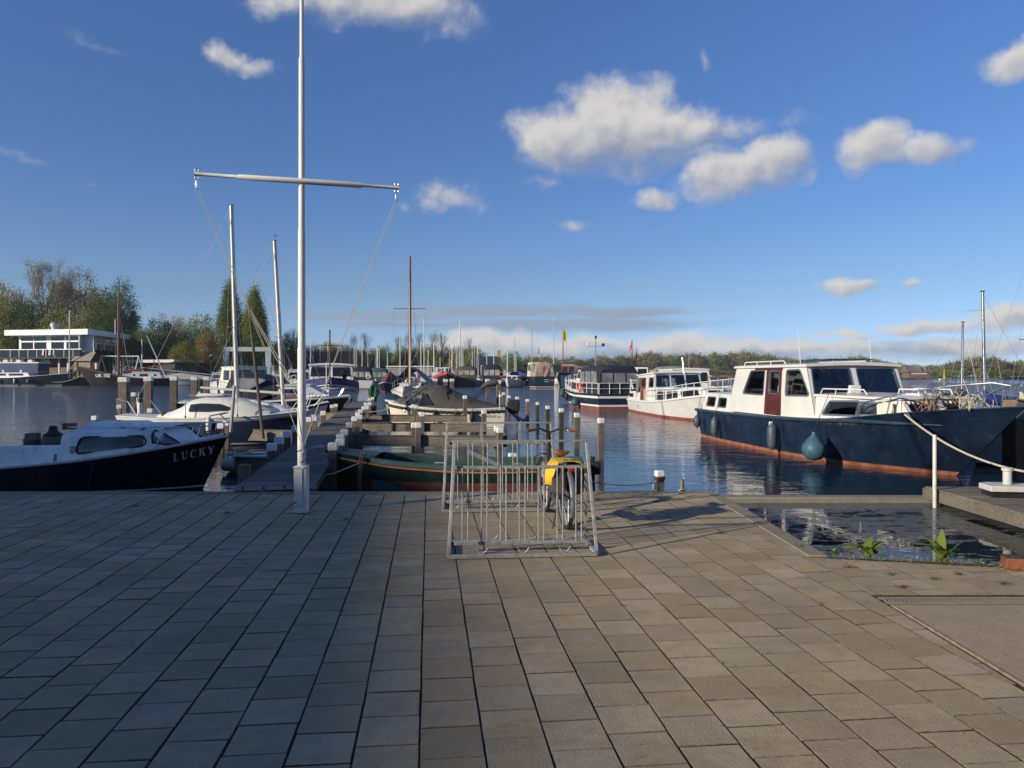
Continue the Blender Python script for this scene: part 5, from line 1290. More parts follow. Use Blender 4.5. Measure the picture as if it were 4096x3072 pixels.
def caelum():
    f = Fr((-12.75, 24.7), (-6.62, 24.4)); b = f.root('sailing_boat', 'small sailing boat with navy hull and rounded cream cabin, Caelum on its side', 'boat'); L = f.L
    M_nv = mat('slate_navy_gelcoat', (.028, .042, .075), .28, var=.25, vscale=1.2, dirt=(.10, .11, .12), damt=.5, coat=.3)
    h = Hull(b, (-L / 2 - .02, -L / 2 + .25), (L / 2, L / 2 - .75), 1.05, [(0, .94), (.3, .88), (.7, .94), (1, 1.10)], [(0, .62), (.3, .96), (.5, 1), (.75, .72), (.9, .34), (1, .03)], [(0, .7), (.5, .75), (.85, .45), (1, .15)], bands=[(.0, 1), (.04, 1), (.09, 2)], mats=[M_nv, M_navy, M_white2], tr=0)
    M_ck = mat('cream_grp_deck', (.62, .61, .56), .4, var=.06, vscale=2, dirt=(.35, .33, .27), damt=.35)
    # toe-rail band of white moulding above the navy side
    h.band(-.11, .005, M_ck, 'white_sheer_band', .006, 0, 1, True); h.band(-.145, -.13, M_white2, 'pin_stripe', .005, .05, .98, True); h.rail(M_ck, .022, .0, .0, 'toe_rail'); h.deck(M_ck, .0, 0, .995, .06)
    yl = -.55; S_ = lambda x, y: f.loc('A3', x, y, -.62)
    zd = lambda x: h.sh(h.t_of(x)) + .02
    def sec(x, zt, w):
        z0 = zd(x); return [Vector((x, u * w, z0 + (zt - z0) * v)) for u, v in ((-1, 0), (-.97, .35), (-.90, .72), (-.76, .93), (-.45, 1.0), (0, 1.03), (.45, 1.0), (.76, .93), (.90, .72), (.97, .35), (1, 0))]
    keys = [((560, 880), .66, 0.02), ((700, 845), .72, None), ((800, 800), .76, None), ((890, 735), .78, None), ((980, 715), .80, None), ((1200, 715), .80, None), ((1400, 740), .74, None), ((1540, 790), .64, None), ((1650, 835), .48, None)]
    rings = []
    for (p, w, dz) in keys:
        q = S_(*p); rings.append(sec(q[0], max(q[1], zd(q[0]) + .03), w))
    MB().loft(rings, False, True, True).build('cabin', M_ck, b, smooth=60)
    kx = [S_(*p)[0] for p, _, _ in keys]; kw = [w for _, w, _ in keys]
    kz = [max(S_(*p)[1], zd(S_(*p)[0]) + .03) for p, _, _ in keys]
    def side(x, z, s_, o=0.0): return Vector((x, s_ * (np.interp(x, kx, kw) * np.interp((z - zd(x)) / (np.interp(x, kx, kz) - zd(x)), [0, .35, .72, .93, 1], [1, .97, .90, .76, .45]) + o), z))
    wp = f.pts('A3', [(870, 850), (885, 785), (1000, 775), (1180, 780), (1275, 815), (1255, 840), (1050, 850)], -.78)
    for s_ in (1, -1): surf_win(b, wp, lambda a, c_, o: side(a, c_, s_, o), M_glass_d, M_rubber, .016, .05)
    cx_, cz = S_(1030, 700); MB().loft([[(cx_ - .45, -.3, cz - .02), (cx_ - .45, .3, cz - .02), (cx_ + .45, .3, cz), (cx_ + .45, -.3, cz)], [(cx_ - .42, -.27, cz + .08), (cx_ - .42, .27, cz + .08), (cx_ + .40, .27, cz + .06), (cx_ + .40, -.27, cz + .06)]]).build('sliding_hatch', M_ck, b, bevel=.02)
    hx, hz_ = S_(1530, 770); MB().loft([[(hx - .4, -.26, hz_ + .0), (hx - .4, .26, hz_), (hx + .3, .22, hz_ - .10), (hx + .3, -.22, hz_ - .10)], [(hx - .34, -.22, hz_ + .1), (hx - .34, .22, hz_ + .1), (hx + .26, .18, hz_ - .02), (hx + .26, -.18, hz_ - .02)]]).build('fore_hatch', M_ck, b, bevel=.02)
    for y in (-.5, .5): MB().tube([(cx_ - .6, y, cz + .03), (cx_ + .5, y, cz + .03)], .012, 6).build('grab_rail', M_alu, b)
    MB().lathe([(.0, 0), (.08, 0), (.07, .08), (.09, .16), (0, .17)], (S_(620, 855)[0], -.6, zd(S_(620, 855)[0])), 12).build('winch', mat('bronze_winch', (.10, .08, .06), .5, .6), b)
    xm = f.loc(None, 949, 1593, 0)[0]; zt = f.loc(None, 924, 822, 0)[1]
    sail_rig(b, xm, f.loc(None, 949, 1600, 0)[1] - .1, zt, L / 2 - .1, 1.2, -L / 2 + .1, 1.0, mat('cream_alloy_mast', (.56, .54, .48), .4, .25, var=.06), .85, .38, None, .066, (f.loc(None, 924, 822, 0)[0] - xm))
    for px in (890, 1395): 
        q = S_(px, 870); MB().tube([(q[0], -.96, zd(q[0])), (q[0], -.96, zd(q[0]) + .58)], .014, 6).build('stanchion', M_steel, b); MB().lathe([(.035, 0), (.02, .08)], (q[0], -.96, zd(q[0])), 8).build('stanchion_base', M_rubber, b)
    for s_ in (1, -1):
        MB().tube([(L / 2 - .55, s_ * .28, 1.08), (L / 2 - .38, s_ * .24, 1.35), (L / 2 + .02, s_ * .16, 1.66), (L / 2 + .1, s_ * .02, 1.68)], .014, 7).build('pulpit', M_white2, b); MB().tube([(L / 2 - .15, s_ * .14, 1.1), (L / 2 + .04, s_ * .15, 1.62)], .014, 7).build('pulpit_leg', M_white2, b)
        MB().tube([(-L / 2 + .05, s_ * .55, .95), (-L / 2 - .02, s_ * .6, 1.5), (-L / 2 + .4, s_ * .68, 1.42), (-L / 2 + .75, s_ * .75, .95)], .014, 7).build('pushpit', M_steel, b)
    e = h.pt(.27, .66, -1); text('Caelum', .30, M_white2, h.obj, h.pt(f_t := .255, .70, -1) + Vector((0, -.012, 0)), (R(90) - .10, 0, R(5)), shear=.35, bold=.008)
    fender(b, (S_(1130, 920)[0], -1.08, .88), .075, .42, M_white, (S_(1130, 920)[0], -.98, 1.0))
caelum()
def relle():
    f = Fr((-12.6, 29.4), (-7.12, 29.0)); b = f.root('sailing_boat', 'small white sailing boat with black sheer stripe, Relle on its bow', 'boat'); L = f.L
    h = Hull(b, (-L / 2, -L / 2 + .2), (L / 2, L / 2 - .5), .98, [(0, .85), (.4, .80), (.75, .92), (1, 1.22)], [(0, .66), (.35, .98), (.55, 1), (.8, .62), (1, .03)], [(0, .7), (.5, .75), (.85, .45), (1, .15)], bands=[(.0, 1), (.05, 1)], mats=[M_white, M_navy])
    h.band(-.10, -.035, M_black, 'sheer_stripe', .006, 0, 1, True); h.rail(M_white, .022, 0, 0, 'toe_rail'); h.deck(M_white, 0, 0, .995, .06)
    zd = lambda x: h.sh(h.t_of(x)) + .02
    rings = []
    for x, zt, w in ((-1.2, .32, .62), (-.9, .36, .66), (.3, .34, .64), (.9, .22, .5), (1.25, .02, .36)):
        rings.append([Vector((x, u * w, zd(x) + zt * v)) for u, v in ((-1, 0), (-.95, .6), (-.8, .95), (0, 1.05), (.8, .95), (.95, .6), (1, 0))])
    MB().loft(rings, False, True, True).build('cabin', M_white, b, smooth=50)
    for s_ in (1, -1): MB().box((-.3, s_ * .655, zd(0) + .16), (.7, .02, .1)).build('window', M_glass_d, b, bevel=.008)
    xm = f.loc(None, 1134, 1612, 0)[0]; top = f.loc(None, 1097, 963, 0)
    sail_rig(b, xm, zd(xm) + .1, top[1], L / 2 - .1, 1.3, -L / 2 + .1, .9, mat('cream_alloy_mast', (.56, .54, .48), .4, .25, var=.06), .8, .42, (f.loc(None, 803, 1550, 0)[0], f.loc(None, 1124, 1573, 0)[1], f.loc(None, 803, 1550, 0)[1], .05), .075, top[0] - xm)
    MB().tube([(top[0] + .05, 0, top[1]), (top[0] + .05, 0, top[1] + .18)], .006, 5).build('wind_vane', M_rubber, b); MB().box((top[0] + .05, 0, top[1] + .2), (.16, .01, .03)).build('vane', M_rubber, b)
    text('Relle', .24, M_rubber, h.obj, h.pt(.80, .84, -1) + Vector((0, -.015, 0)), (R(90) - .18, 0, R(20)), shear=.35)
    for s_ in (1, -1): MB().tube([(L / 2 - .5, s_ * .3, 1.08), (L / 2 - .1, s_ * .2, 1.55), (L / 2 + .1, 0, 1.6)], .013, 7).build('pulpit', M_steel, b)
relle()
# the leaning wooden spar with its stays, standing on the finger beam
sp = empty('leaning_spar', (0, 0, 0), 0, 'grey wooden spar leaning up from the left mooring beam, stays running to the right', 'spar')
a_ = at(1053, 1755, 22.6); b_ = at(996, 1232, 22.4); sp.location = a_
MB().tube([Vector(), (b_ - a_) * .5, b_ - a_], [.05, .045, .035], 10).build('pole', wood('grey_spar_wood', (.07, .058, .045), (.16, .135, .105), .7, (20, 20, 1.5), .4), sp)
for dx in (0, .05): stay(sp, [b_ - a_ + Vector((dx, 0, -.05)), at(1192, 1590, 22.9) - a_ + Vector((dx * 2, 0, 0))], .016, M_rope)
st_ = MB().tube([at(923, 1728, 22.4), at(938, 1544, 22.4)], .05, 9).build('mooring_pole', M_galv); tag(st_, 'thin grey pole standing against the side of the navy sailing boat', 'pole')

# ================================================================== black cruiser with dark blue canopy
def canopy_sections(par, secs, m, name='canopy', wins=(), m_w=None):
    def sec(x, zt, w, zb): return [Vector((x, u * w, zb + (zt - zb) * v)) for u, v in ((-1, 0), (-.985, .45), (-.94, .80), (-.80, .96), (-.4, 1.0), (0, 1.02), (.4, 1.0), (.80, .96), (.94, .80), (.985, .45), (1, 0))]
    o = MB().loft([sec(*s_) for s_ in secs], False, True, True).build(name, m, par, smooth=50)
    return o
def black_cruiser():
    f = Fr((-15.4, 35.2), (-7.75, 35.6)); b = f.root('motor_cruiser', 'black-hulled cruiser with white deck and dark blue cockpit canopy behind the sailing boats', 'boat'); L = f.L
    h = Hull(b, (-L / 2, -L / 2 + .1), (L / 2, L / 2 - .9), 1.35, [(0, 1.0), (.4, 1.02), (.8, 1.14), (1, 1.24)], [(0, .88), (.4, 1), (.7, .85), (.88, .5), (1, .03)], [(0, .85), (.5, .8), (.85, .5), (1, .15)], bands=[(.0, 1), (.06, 1)], mats=[M_black, M_navy])
    h.rail(M_white, .05, .02, .0, 'gunwale'); h.deck(M_white, .04, .0, .995, .08)
    S_ = lambda x, y: f.loc('C1', x, y, -1.0)
    cab = [S_(640, 505), S_(760, 385), S_(1300, 390), S_(1500, 505)]
    cabin(b, cab, lambda x: 1.05 - max(0, x - 1.2) * .18, .18, [f.pts('C1', [(985, 485), (1000, 432), (1175, 432), (1180, 490)], -1.0)], [(-.9, .15), (-.05, .15), (-.08, .85), (-.82, .85)] and [[(-.9, .15), (-.06, .15), (-.06, .85), (-.82, .85)], [(.06, .15), (.9, .15), (.82, .85), (.06, .85)]], (M_white, M_glass, M_alu), (M_white, .06, .05, .05))
    c_ = S_(865, 455); MB().lathe([(.10, 0), (.10, .012)], (c_[0], -1.02, c_[1]), 16, (0, -1, 0)).build('porthole', M_glass_d, b)
    z0 = h.sh(.1) + .05
    s1 = S_(345, 215); s2 = S_(880, 285)
    canopy_sections(b, [(S_(200, 500)[0], z0 + .05, 1.2, z0), (S_(330, 240)[0], s1[1] - .08, 1.2, z0), (S_(420, 215)[0], s1[1], 1.18, z0), (S_(640, 230)[0], s1[1] - .05, 1.15, z0), (S_(870, 290)[0], s2[1], 1.05, z0 + .4), (S_(960, 330)[0], s2[1] - .25, 1.0, z0 + .45)], M_canvas_n)
    for s_ in (1, -1):
        q = f.pts('C1', [(300, 440), (400, 285), (700, 290), (775, 320), (560, 440)], -1.2)
        pn = MB().loft([[(x, s_ * 1.195, z) for x, z in q], [(x, s_ * 1.21, z) for x, z in q]]).build('canopy_window', mat('clear_vinyl', (.20, .21, .22), .12, var=.3, vscale=2, spec=.8), b, smooth=0)
        MB().tube([(x, s_ * 1.21, z) for x, z in q], .02, 5, closed=True).build('hem', M_canvas_n, pn)
    for s_ in (1, -1): MB().tube([(L / 2 - 1.6, s_ * .55, 1.2), (L / 2 - 1.2, s_ * .46, 1.62), (L / 2 - .3, s_ * .2, 1.66), (L / 2 - .05, 0, 1.66)], .016, 7).build('pulpit', M_steel, b); MB().tube([(L / 2 - .5, s_ * .2, 1.25), (L / 2 - .3, s_ * .2, 1.66)], .014, 6).build('pulpit_leg', M_steel, b)
black_cruiser()
# ================================================================== big blue cruiser on the right
def curtain(par, pts, m, n=26, amp=.018, name='curtain'):
    """hanging cloth between two top points, with folds"""
    a, b, h = Vector(pts[0]), Vector(pts[1]), pts[2]; d = (b - a); nrm = Vector((-d.y, d.x, 0)).normalized(); rings = []
    for i in range(n + 1):
        p = a.lerp(b, i / n) + nrm * amp * math.sin(i * 1.9); rings.append([p, p - Vector((0, 0, h))])
    return MB().loft(rings, False, False, False).build(name, m, par, smooth=60)
M_curt = mat('cream_curtain', (.60, .57, .48), .9, var=.06)
def poseidon():
    f = Fr((8.43, 27.9), (9.96, 16.7)); b = f.root('motor_cruiser', 'large cruiser with dark blue hull, white superstructure and maroon door, moored at the right', 'boat'); L = f.L
    h = Hull(b, (-5.78, -5.62), (7.6, 5.65), 1.72, [(0, 1.03), (.25, 1.04), (.5, 1.08), (.72, 1.16), (.86, 1.40), (1, 1.62)], [(0, .90), (.25, 1), (.55, 1), (.74, .93), (.88, .66), (.96, .30), (1, .01)], [(0, .88), (.5, .9), (.75, .76), (.9, .5), (1, .25)], bands=[(.0, 1), (.09, 1)], mats=[M_blue, M_orange], pw=1.0, nt=34, zb=-.35)
    # knuckle rail and upper bulwark
    M_rail = mat('blue_steel_rail', (.02, .045, .075), .35, var=.25, vscale=3, dirt=(.10, .10, .03), dscale=1.5, damt=.75, coat=.2)
    for s_ in (1, -1):
        e = []
        for t in np.linspace(0, .93, 40): z = min(h.sh(t) - .04, 1.10 + .07 * t); p = h.pt(t, z, s_); p.y += s_ * .02; e.append(p)
        MB().tube(e, [.055] * 34 + [.05, .045, .038, .03, .022, .012], 8).build('rub_rail', M_rail, b)
    h.rail(M_blue, .022, 0, -.01, 'bulwark_cap', .70, 1.0)
    # algae streaks hanging below the rub rail
    M_alg = mat('yellow_green_algae', (.13, .12, .025), .9, var=.4, vscale=14)
    al = MB()
    for k in range(170):
        t = rt.uniform(.42, .80); z1 = 1.03 + .07 * t; p = h.pt(t, z1, -1); l = rt.uniform(.015, .09) * (1.2 - abs(t - .66) * 3); w = rt.uniform(.006, .02)
        if l < .01: continue
        q = h.pt(t, z1 - l, -1); al.add([p + Vector((-w, -.006, 0)), p + Vector((w, -.006, 0)), q + Vector((w * .3, -.006, 0)), q + Vector((-w * .3, -.006, 0))], [(0, 1, 2, 3)])
    al.build('algae_fringe', M_alg, h.obj, smooth=0)['kind'] = 'stuff'
    M_dk = mat('grey_deck_paint', (.36, .36, .34), .7, var=.12, dirt=(.2, .2, .16), damt=.4)
    h.deck(M_dk, -.03, 0, .86, .04); h.deck(M_dk, -.22, .84, .985, .05, 'foredeck')
    Wh = mat('white_superstructure', (.64, .63, .59), .35, var=.05, vscale=1.3, dirt=(.34, .30, .20), dscale=1.2, damt=.35, coat=.15)
    zt = 2.52
    wid = lambda x: 1.44 if x < 1.8 else 1.44 - (x - 1.8) * .085 - max(0, x - 4.0) * .20
    door = [(-.60, 1.09), (-.56, 2.46), (.35, 2.46), (.38, 1.09)]
    w1 = f.pts('B2', [(665, 520), (748, 255), (915, 243), (910, 538)], -1.42); w3 = f.pts('B2', [(1175, 545), (1178, 245), (1335, 238), (1462, 550)], -1.42)
    side = [(-3.22, 1.06), (-2.70, zt), (1.66, zt), (2.22, 1.06)]
    fw_ = [[(-.93, .40), (-.07, .40), (-.07, .955), (-.90, .955)], [(.07, .40), (.93, .40), (.90, .955), (.07, .955)]]
    cabin(b, side, wid, .06, [w1, w3, [(-.42, 1.72), (-.40, 2.38), (.22, 2.38), (.24, 1.72)]], fw_, (Wh, M_glass, M_alu), (Wh, .07, .10, .07), bwins=[[(-.8, .45), (-.1, .45), (-.1, .9), (-.75, .9)], [(.1, .45), (.8, .45), (.75, .9), (.1, .9)]], fw=.045, r=.09)
    # maroon door panel on the side, with its own window opening
    for s_ in (-1, 1):
        fn = lambda a, c_, o=0.0: Vector((a, s_ * (wid(a) - .06 * (c_ - 1.06) + o), c_))
        hole = rounded([(-.44, 1.70), (-.42, 2.40), (.24, 2.40), (.26, 1.70)], .05, 3)
        d = panel(door, [hole], lambda a, c_: fn(a, c_, .022), lambda a, c_: fn(a, c_, .003), 'door', M_maroon, b, label='maroon painted side door')
        for z in (1.30, 1.48): MB().tube([fn(-.44, z, .026), fn(.24, z, .026)], .006, 5).build('board_groove', M_maroon, d)
        MB().tube([fn(.30, 1.78, .03), fn(.30, 1.78, .07), fn(.30, 1.95, .07), fn(.30, 1.95, .03)], .010, 6).build('handle', M_steel, d)
        MB().loft([[fn(-1.35, 2.42, .004), fn(-1.35, 2.50, .004), fn(.40, 2.50, .004), fn(.40, 2.42, .004)], [fn(-1.35, 2.42, .02), fn(-1.35, 2.50, .02), fn(.40, 2.50, .02), fn(.40, 2.42, .02)]]).build('door_track', M_maroon, d)
    # wooden interior dashboard and wheel, a name board in the window
    MB().box((1.0, .5, 1.50), (.7, 1.6, .5)).build('dashboard', M_mahog, b, bevel=.03)
    cw = Vector((.62, .45, 1.78)); whl = MB().tube([cw + Vector((.05 * math.sin(t), .2 * math.cos(t), .2 * math.sin(t))) for t in np.linspace(0, 6.28, 25)[:-1]], .014, 7, closed=True).build('steering_wheel', M_rubber, b)
    for a in (0, 1.57): MB().tube([cw + Vector((.05 * math.sin(a), .2 * math.cos(a), .2 * math.sin(a))), cw - Vector((.05 * math.sin(a), .2 * math.cos(a), .2 * math.sin(a)))], .01, 5).build('spoke', M_rubber, whl)
    nb = MB().box((-1.78, -1.36, 1.74), (.72, .03, .2)).build('name_board', wood('carved_board', (.26, .13, .05), (.40, .22, .09), .5, (1.5, 8, 8), .3), b, bevel=.02)
    text('POSEIDON', .125, mat('carved_letter', (.13, .06, .02), .6), nb, (-1.78, -1.381, 1.74), (R(90), 0, 0), bold=.004, space=1.1)
    curtain(b, [(-2.15, -1.30, 2.36), (-1.85, -1.32, 2.38), .62], M_curt, 12); curtain(b, [(-.38, -1.32, 2.36), (-.25, -1.32, 2.36), .65], M_curt, 8)
    for x0, x1 in ((-1.0, -.35), ): pass
    for y0, y1 in ((-1.05, -.62), (1.25, 1.05)): curtain(b, [(1.48, y0, 2.42), (1.50, y1, 2.42), .5], M_canvas_g, 14)
    # wipers, horn lamp, solar panels and rails on the roof
    MB().box((-.2, .1, 2.70), (1.6, .9, .03)).build('solar_panel', mat('solar_glass', (.02, .025, .04), .15, var=.2, vscale=10), b); MB().box((1.1, .05, 2.70), (.9, 1.3, .03)).build('solar_panel', mat('solar_glass', (.02, .025, .04), .15), b)
    for s_ in (-1, 1):
        MB().tube([(-2.3, s_ * 1.28, 2.58), (-2.22, s_ * 1.28, 2.68), (.3, s_ * 1.28, 2.68), (.42, s_ * 1.28, 2.58)], .018, 7).build('roof_rail', M_white2, b)
        for x in (-1.4, -.5): MB().tube([(x, s_ * 1.28, 2.56), (x, s_ * 1.28, 2.68)], .014, 6).build('rail_leg', M_white2, b)
        MB().tube([(2.05, s_ * .3, 1.78), (2.0, s_ * .34, 1.95), (1.86, s_ * .55, 2.25)], .008, 5).build('wiper', M_rubber, b)
    MB().lathe([(0, 0), (.05, .02), (.07, .09), (.075, .12)], (1.86, -1.0, 2.42), 12, (.8, 0, -.3)).build('search_light', M_rubber, b)
    for (x, y, tp) in ((.55, -.9, 3.6), (1.2, .9, 3.35)): MB().tube([(x, y, 2.6), (x - .10, y - .03, tp)], [.012, .004], 6).build('aerial', M_white2, b)
    MB().box((2.35, -.35, 1.86), (.10, .32, .26)).build('nav_box', M_white2, b, bevel=.02)
    # fore cabin
    lw = [f.pts('B2', [(1612, 775), (1685, 618), (1992, 618), (1990, 795)], -1.40), f.pts('B3', [(248, 745), (250, 595), (478, 605), (560, 750)], -1.22)]
    s2 = [(2.20, 1.04), (2.20, 1.72), (5.02, 1.70), (5.38, 1.22)]
    cabin(b, s2, wid, .06, lw, [[(-.90, .42), (-.10, .42), (-.10, .92), (-.88, .92)], [(.10, .42), (.90, .42), (.88, .92), (.10, .92)]], (Wh, M_glass, M_alu), (Wh, .06, .06, .05), fw=.045, r=.08)
    for yy in ((-.95, -.12), (.12, .95)): curtain(b, [(5.10, yy[0], 1.66), (5.10, yy[1], 1.66), .42], M_curt, 24)
    curtain(b, [(4.45, -1.12, 1.62), (5.0, -1.06, 1.62), .35], M_curt, 16); curtain(b, [(3.35, -1.24, 1.62), (3.48, -1.23, 1.62), .4], M_curt, 5); curtain(b, [(2.6, -1.32, 1.62), (2.75, -1.31, 1.62), .4], M_curt, 6)
    for s_ in (-1, 1):
        MB().tube([(2.35, s_ * 1.32, 1.78), (2.45, s_ * 1.32, 1.90), (4.0, s_ * 1.16, 1.90), (4.1, s_ * 1.14, 1.78)], .018, 7).build('hand_rail', M_white2, b)
        for x in (2.95, 3.5): MB().tube([(x, s_ * 1.27, 1.76), (x, s_ * 1.25, 1.90)], .012, 6).build('rail_leg', M_white2, b)
    MB().tube([(4.35, -.5, 1.76), (4.4, -.5, 1.92), (5.0, -.45, 1.92), (5.05, -.45, 1.76)], .02, 7).build('hatch_rail', M_white2, b); MB().box((4.5, 0, 1.79), (.6, .6, .07)).build('deck_hatch', M_white2, b, bevel=.02)
    # stern cabin with two side windows and a rail
    s3 = [(-5.60, 1.00), (-5.30, 1.60), (-3.22, 1.58), (-2.90, 1.00)]
    sw = [[(-5.20, 1.16), (-5.12, 1.48), (-4.42, 1.48), (-4.46, 1.16)], [(-4.20, 1.16), (-4.14, 1.47), (-3.50, 1.47), (-3.50, 1.16)]]
    cabin(b, s3, lambda x: 1.40, .12, sw, [], (Wh, M_glass, M_alu), (Wh, .05, .02, .04), bwins=[[(-.7, .3), (-.1, .3), (-.1, .8), (-.65, .8)], [(.1, .3), (.7, .3), (.65, .8), (.1, .8)]], fw=.04, r=.06)
    for (x0, x1) in ((-5.15, -4.5), (-4.12, -3.55)): curtain(b, [(x0, -1.24, 1.46), (x1, -1.24, 1.46), .3], M_curt, 16)
    pr = [(-5.5, -1.2, 1.6), (-4.6, -1.2, 1.6), (-3.5, -1.2, 1.6)]
    MB().bar((-5.55, -1.2, 2.20), (-3.1, -1.2, 2.24), .10, .03).build('stern_rail_top', M_mahog, b)
    MB().bar((-5.55, -1.2, 2.20), (-5.55, 1.2, 2.20), .10, .03).build('stern_rail_top', M_mahog, b); MB().bar((-5.55, 1.2, 2.20), (-3.1, 1.2, 2.24), .10, .03).build('stern_rail_top', M_mahog, b)
    for p in pr + [(-5.5, 1.2, 1.6), (-4.6, 1.2, 1.6), (-3.5, 1.2, 1.6), (-5.5, -.4, 1.6), (-5.5, .4, 1.6)]: MB().tube([p, (p[0], p[1], 2.2)], .016, 6).build('stanchion', M_galv, b)
    MB().tube([(-5.5, -1.2, 1.9), (-3.1, -1.2, 1.92)], .010, 5).build('rail_wire', M_rope_d, b)
    # pulpit rail round the bow
    for s_ in (-1, 1):
        pts = [(3.9, 1.33, 1.22), (4.05, 1.36, 1.48), (4.4, 1.35, 1.62), (5.4, 1.12, 1.85), (6.3, .72, 2.02), (7.1, .34, 2.10), (7.32, .12, 2.04)]
        MB().tube([(x, s_ * y, z) for x, y, z in pts], .020, 8).build('pulpit_rail', M_steel, b)
        for (x, y, z) in ((5.1, 1.2, 1.78), (6.05, .85, 1.97), (7.0, .38, 2.09)): MB().tube([(x - .15, s_ * (y + .02), h.sh(h.t_of(x)) - .02), (x, s_ * y, z)], .016, 7).build('pulpit_leg', M_steel, b)
    def tangle(c, sx, sy, sz, n, r, m):
        ks = [(rt.uniform(.6, 2.6), rt.uniform(0, 6.28)) for _ in range(9)]; pts = []
        for t in np.linspace(0, n, int(n * 7)):
            pts.append((c[0] + sx * sum(math.sin(k * t + p) for k, p in ks[:3]) / 2, c[1] + sy * sum(math.sin(k * t + p) for k, p in ks[3:6]) / 2, c[2] + sz * abs(sum(math.sin(k * t + p) for k, p in ks[6:]) / 2)))
        MB().tube(pts, r, 5).build('rope_tangle', m, b)
    tangle((6.35, -.25, 1.50), .40, .35, .42, 30, .009, M_rope); tangle((6.1, -.5, 1.55), .35, .3, .30, 22, .007, M_rope_d); tangle((5.75, -.72, 1.45), .28, .2, .30, 16, .012, mat('brown_rope', (.22, .12, .08), .9, var=.2))
    MB().lathe([(.06, 0), (.06, .25), (.09, .27), (.09, .31), (0, .32)], (6.6, 0, 1.25), 12).build('bollard', M_galv, b)
    MB().box((6.2, .2, 1.36), (1.5, 1.0, .14), R(10)).build('grey_cover', M_canvas_g, b, bevel=.05)
    # fenders
    g_ = lambda c, x, y, yl: f.loc(c, x, y, yl)
    for (px, py, r, Lf, m_, tx, tz, ball) in ((125, 790, .13, .42, M_fender, -5.5, 1.75, False), (335, 815, .13, .62, M_fender, -3.9, 1.6, False), (1035, 890, .14, .72, M_fender, .25, 1.12, False), (1612, 985, .30, .8, M_ball, 2.95, 1.84, True)):
        x, z = f.loc('B2', px, py, -1.84); fender(b, (x, -1.74 - r * .98, z), r, Lf, m_, (tx, -1.42, tz), ball=ball)
    st = h.pt(.49, .84, -1); MB().box(st + Vector((0, -.012, 0)), (.22, .008, .13)).build('sticker', mat('white_sticker', (.62, .62, .6), .5, var=.3, vscale=30), b)
    # mooring line from the bow cleat, past the white pole, to the post off to the right
    q = f.loc('B3', 760, 735, -1.15); a = Vector((q[0], -1.12, q[1] + .02)); MB().tube([a, a + Vector((.25, -.12, .02)), a + Vector((.4, -.14, -.1))], .02, 6).build('fairlead', M_steel, b)
    return f
fp_ = poseidon()
qa = fp_.loc('B3', 770, 738, -1.42); wa = fp_.o + fp_.d * qa[0] + fp_.n * -1.42; p_a = Vector((wa.x, wa.y, qa[1] + ZW)); p_b = at(4140, 1893, 12.6)
ml = MB().tube(sag(p_a, p_b, .22, 24), .020, 7).build('mooring_rope', M_rope); tag(ml, 'pale mooring rope running from the blue cruiser bow down to the right', 'rope')

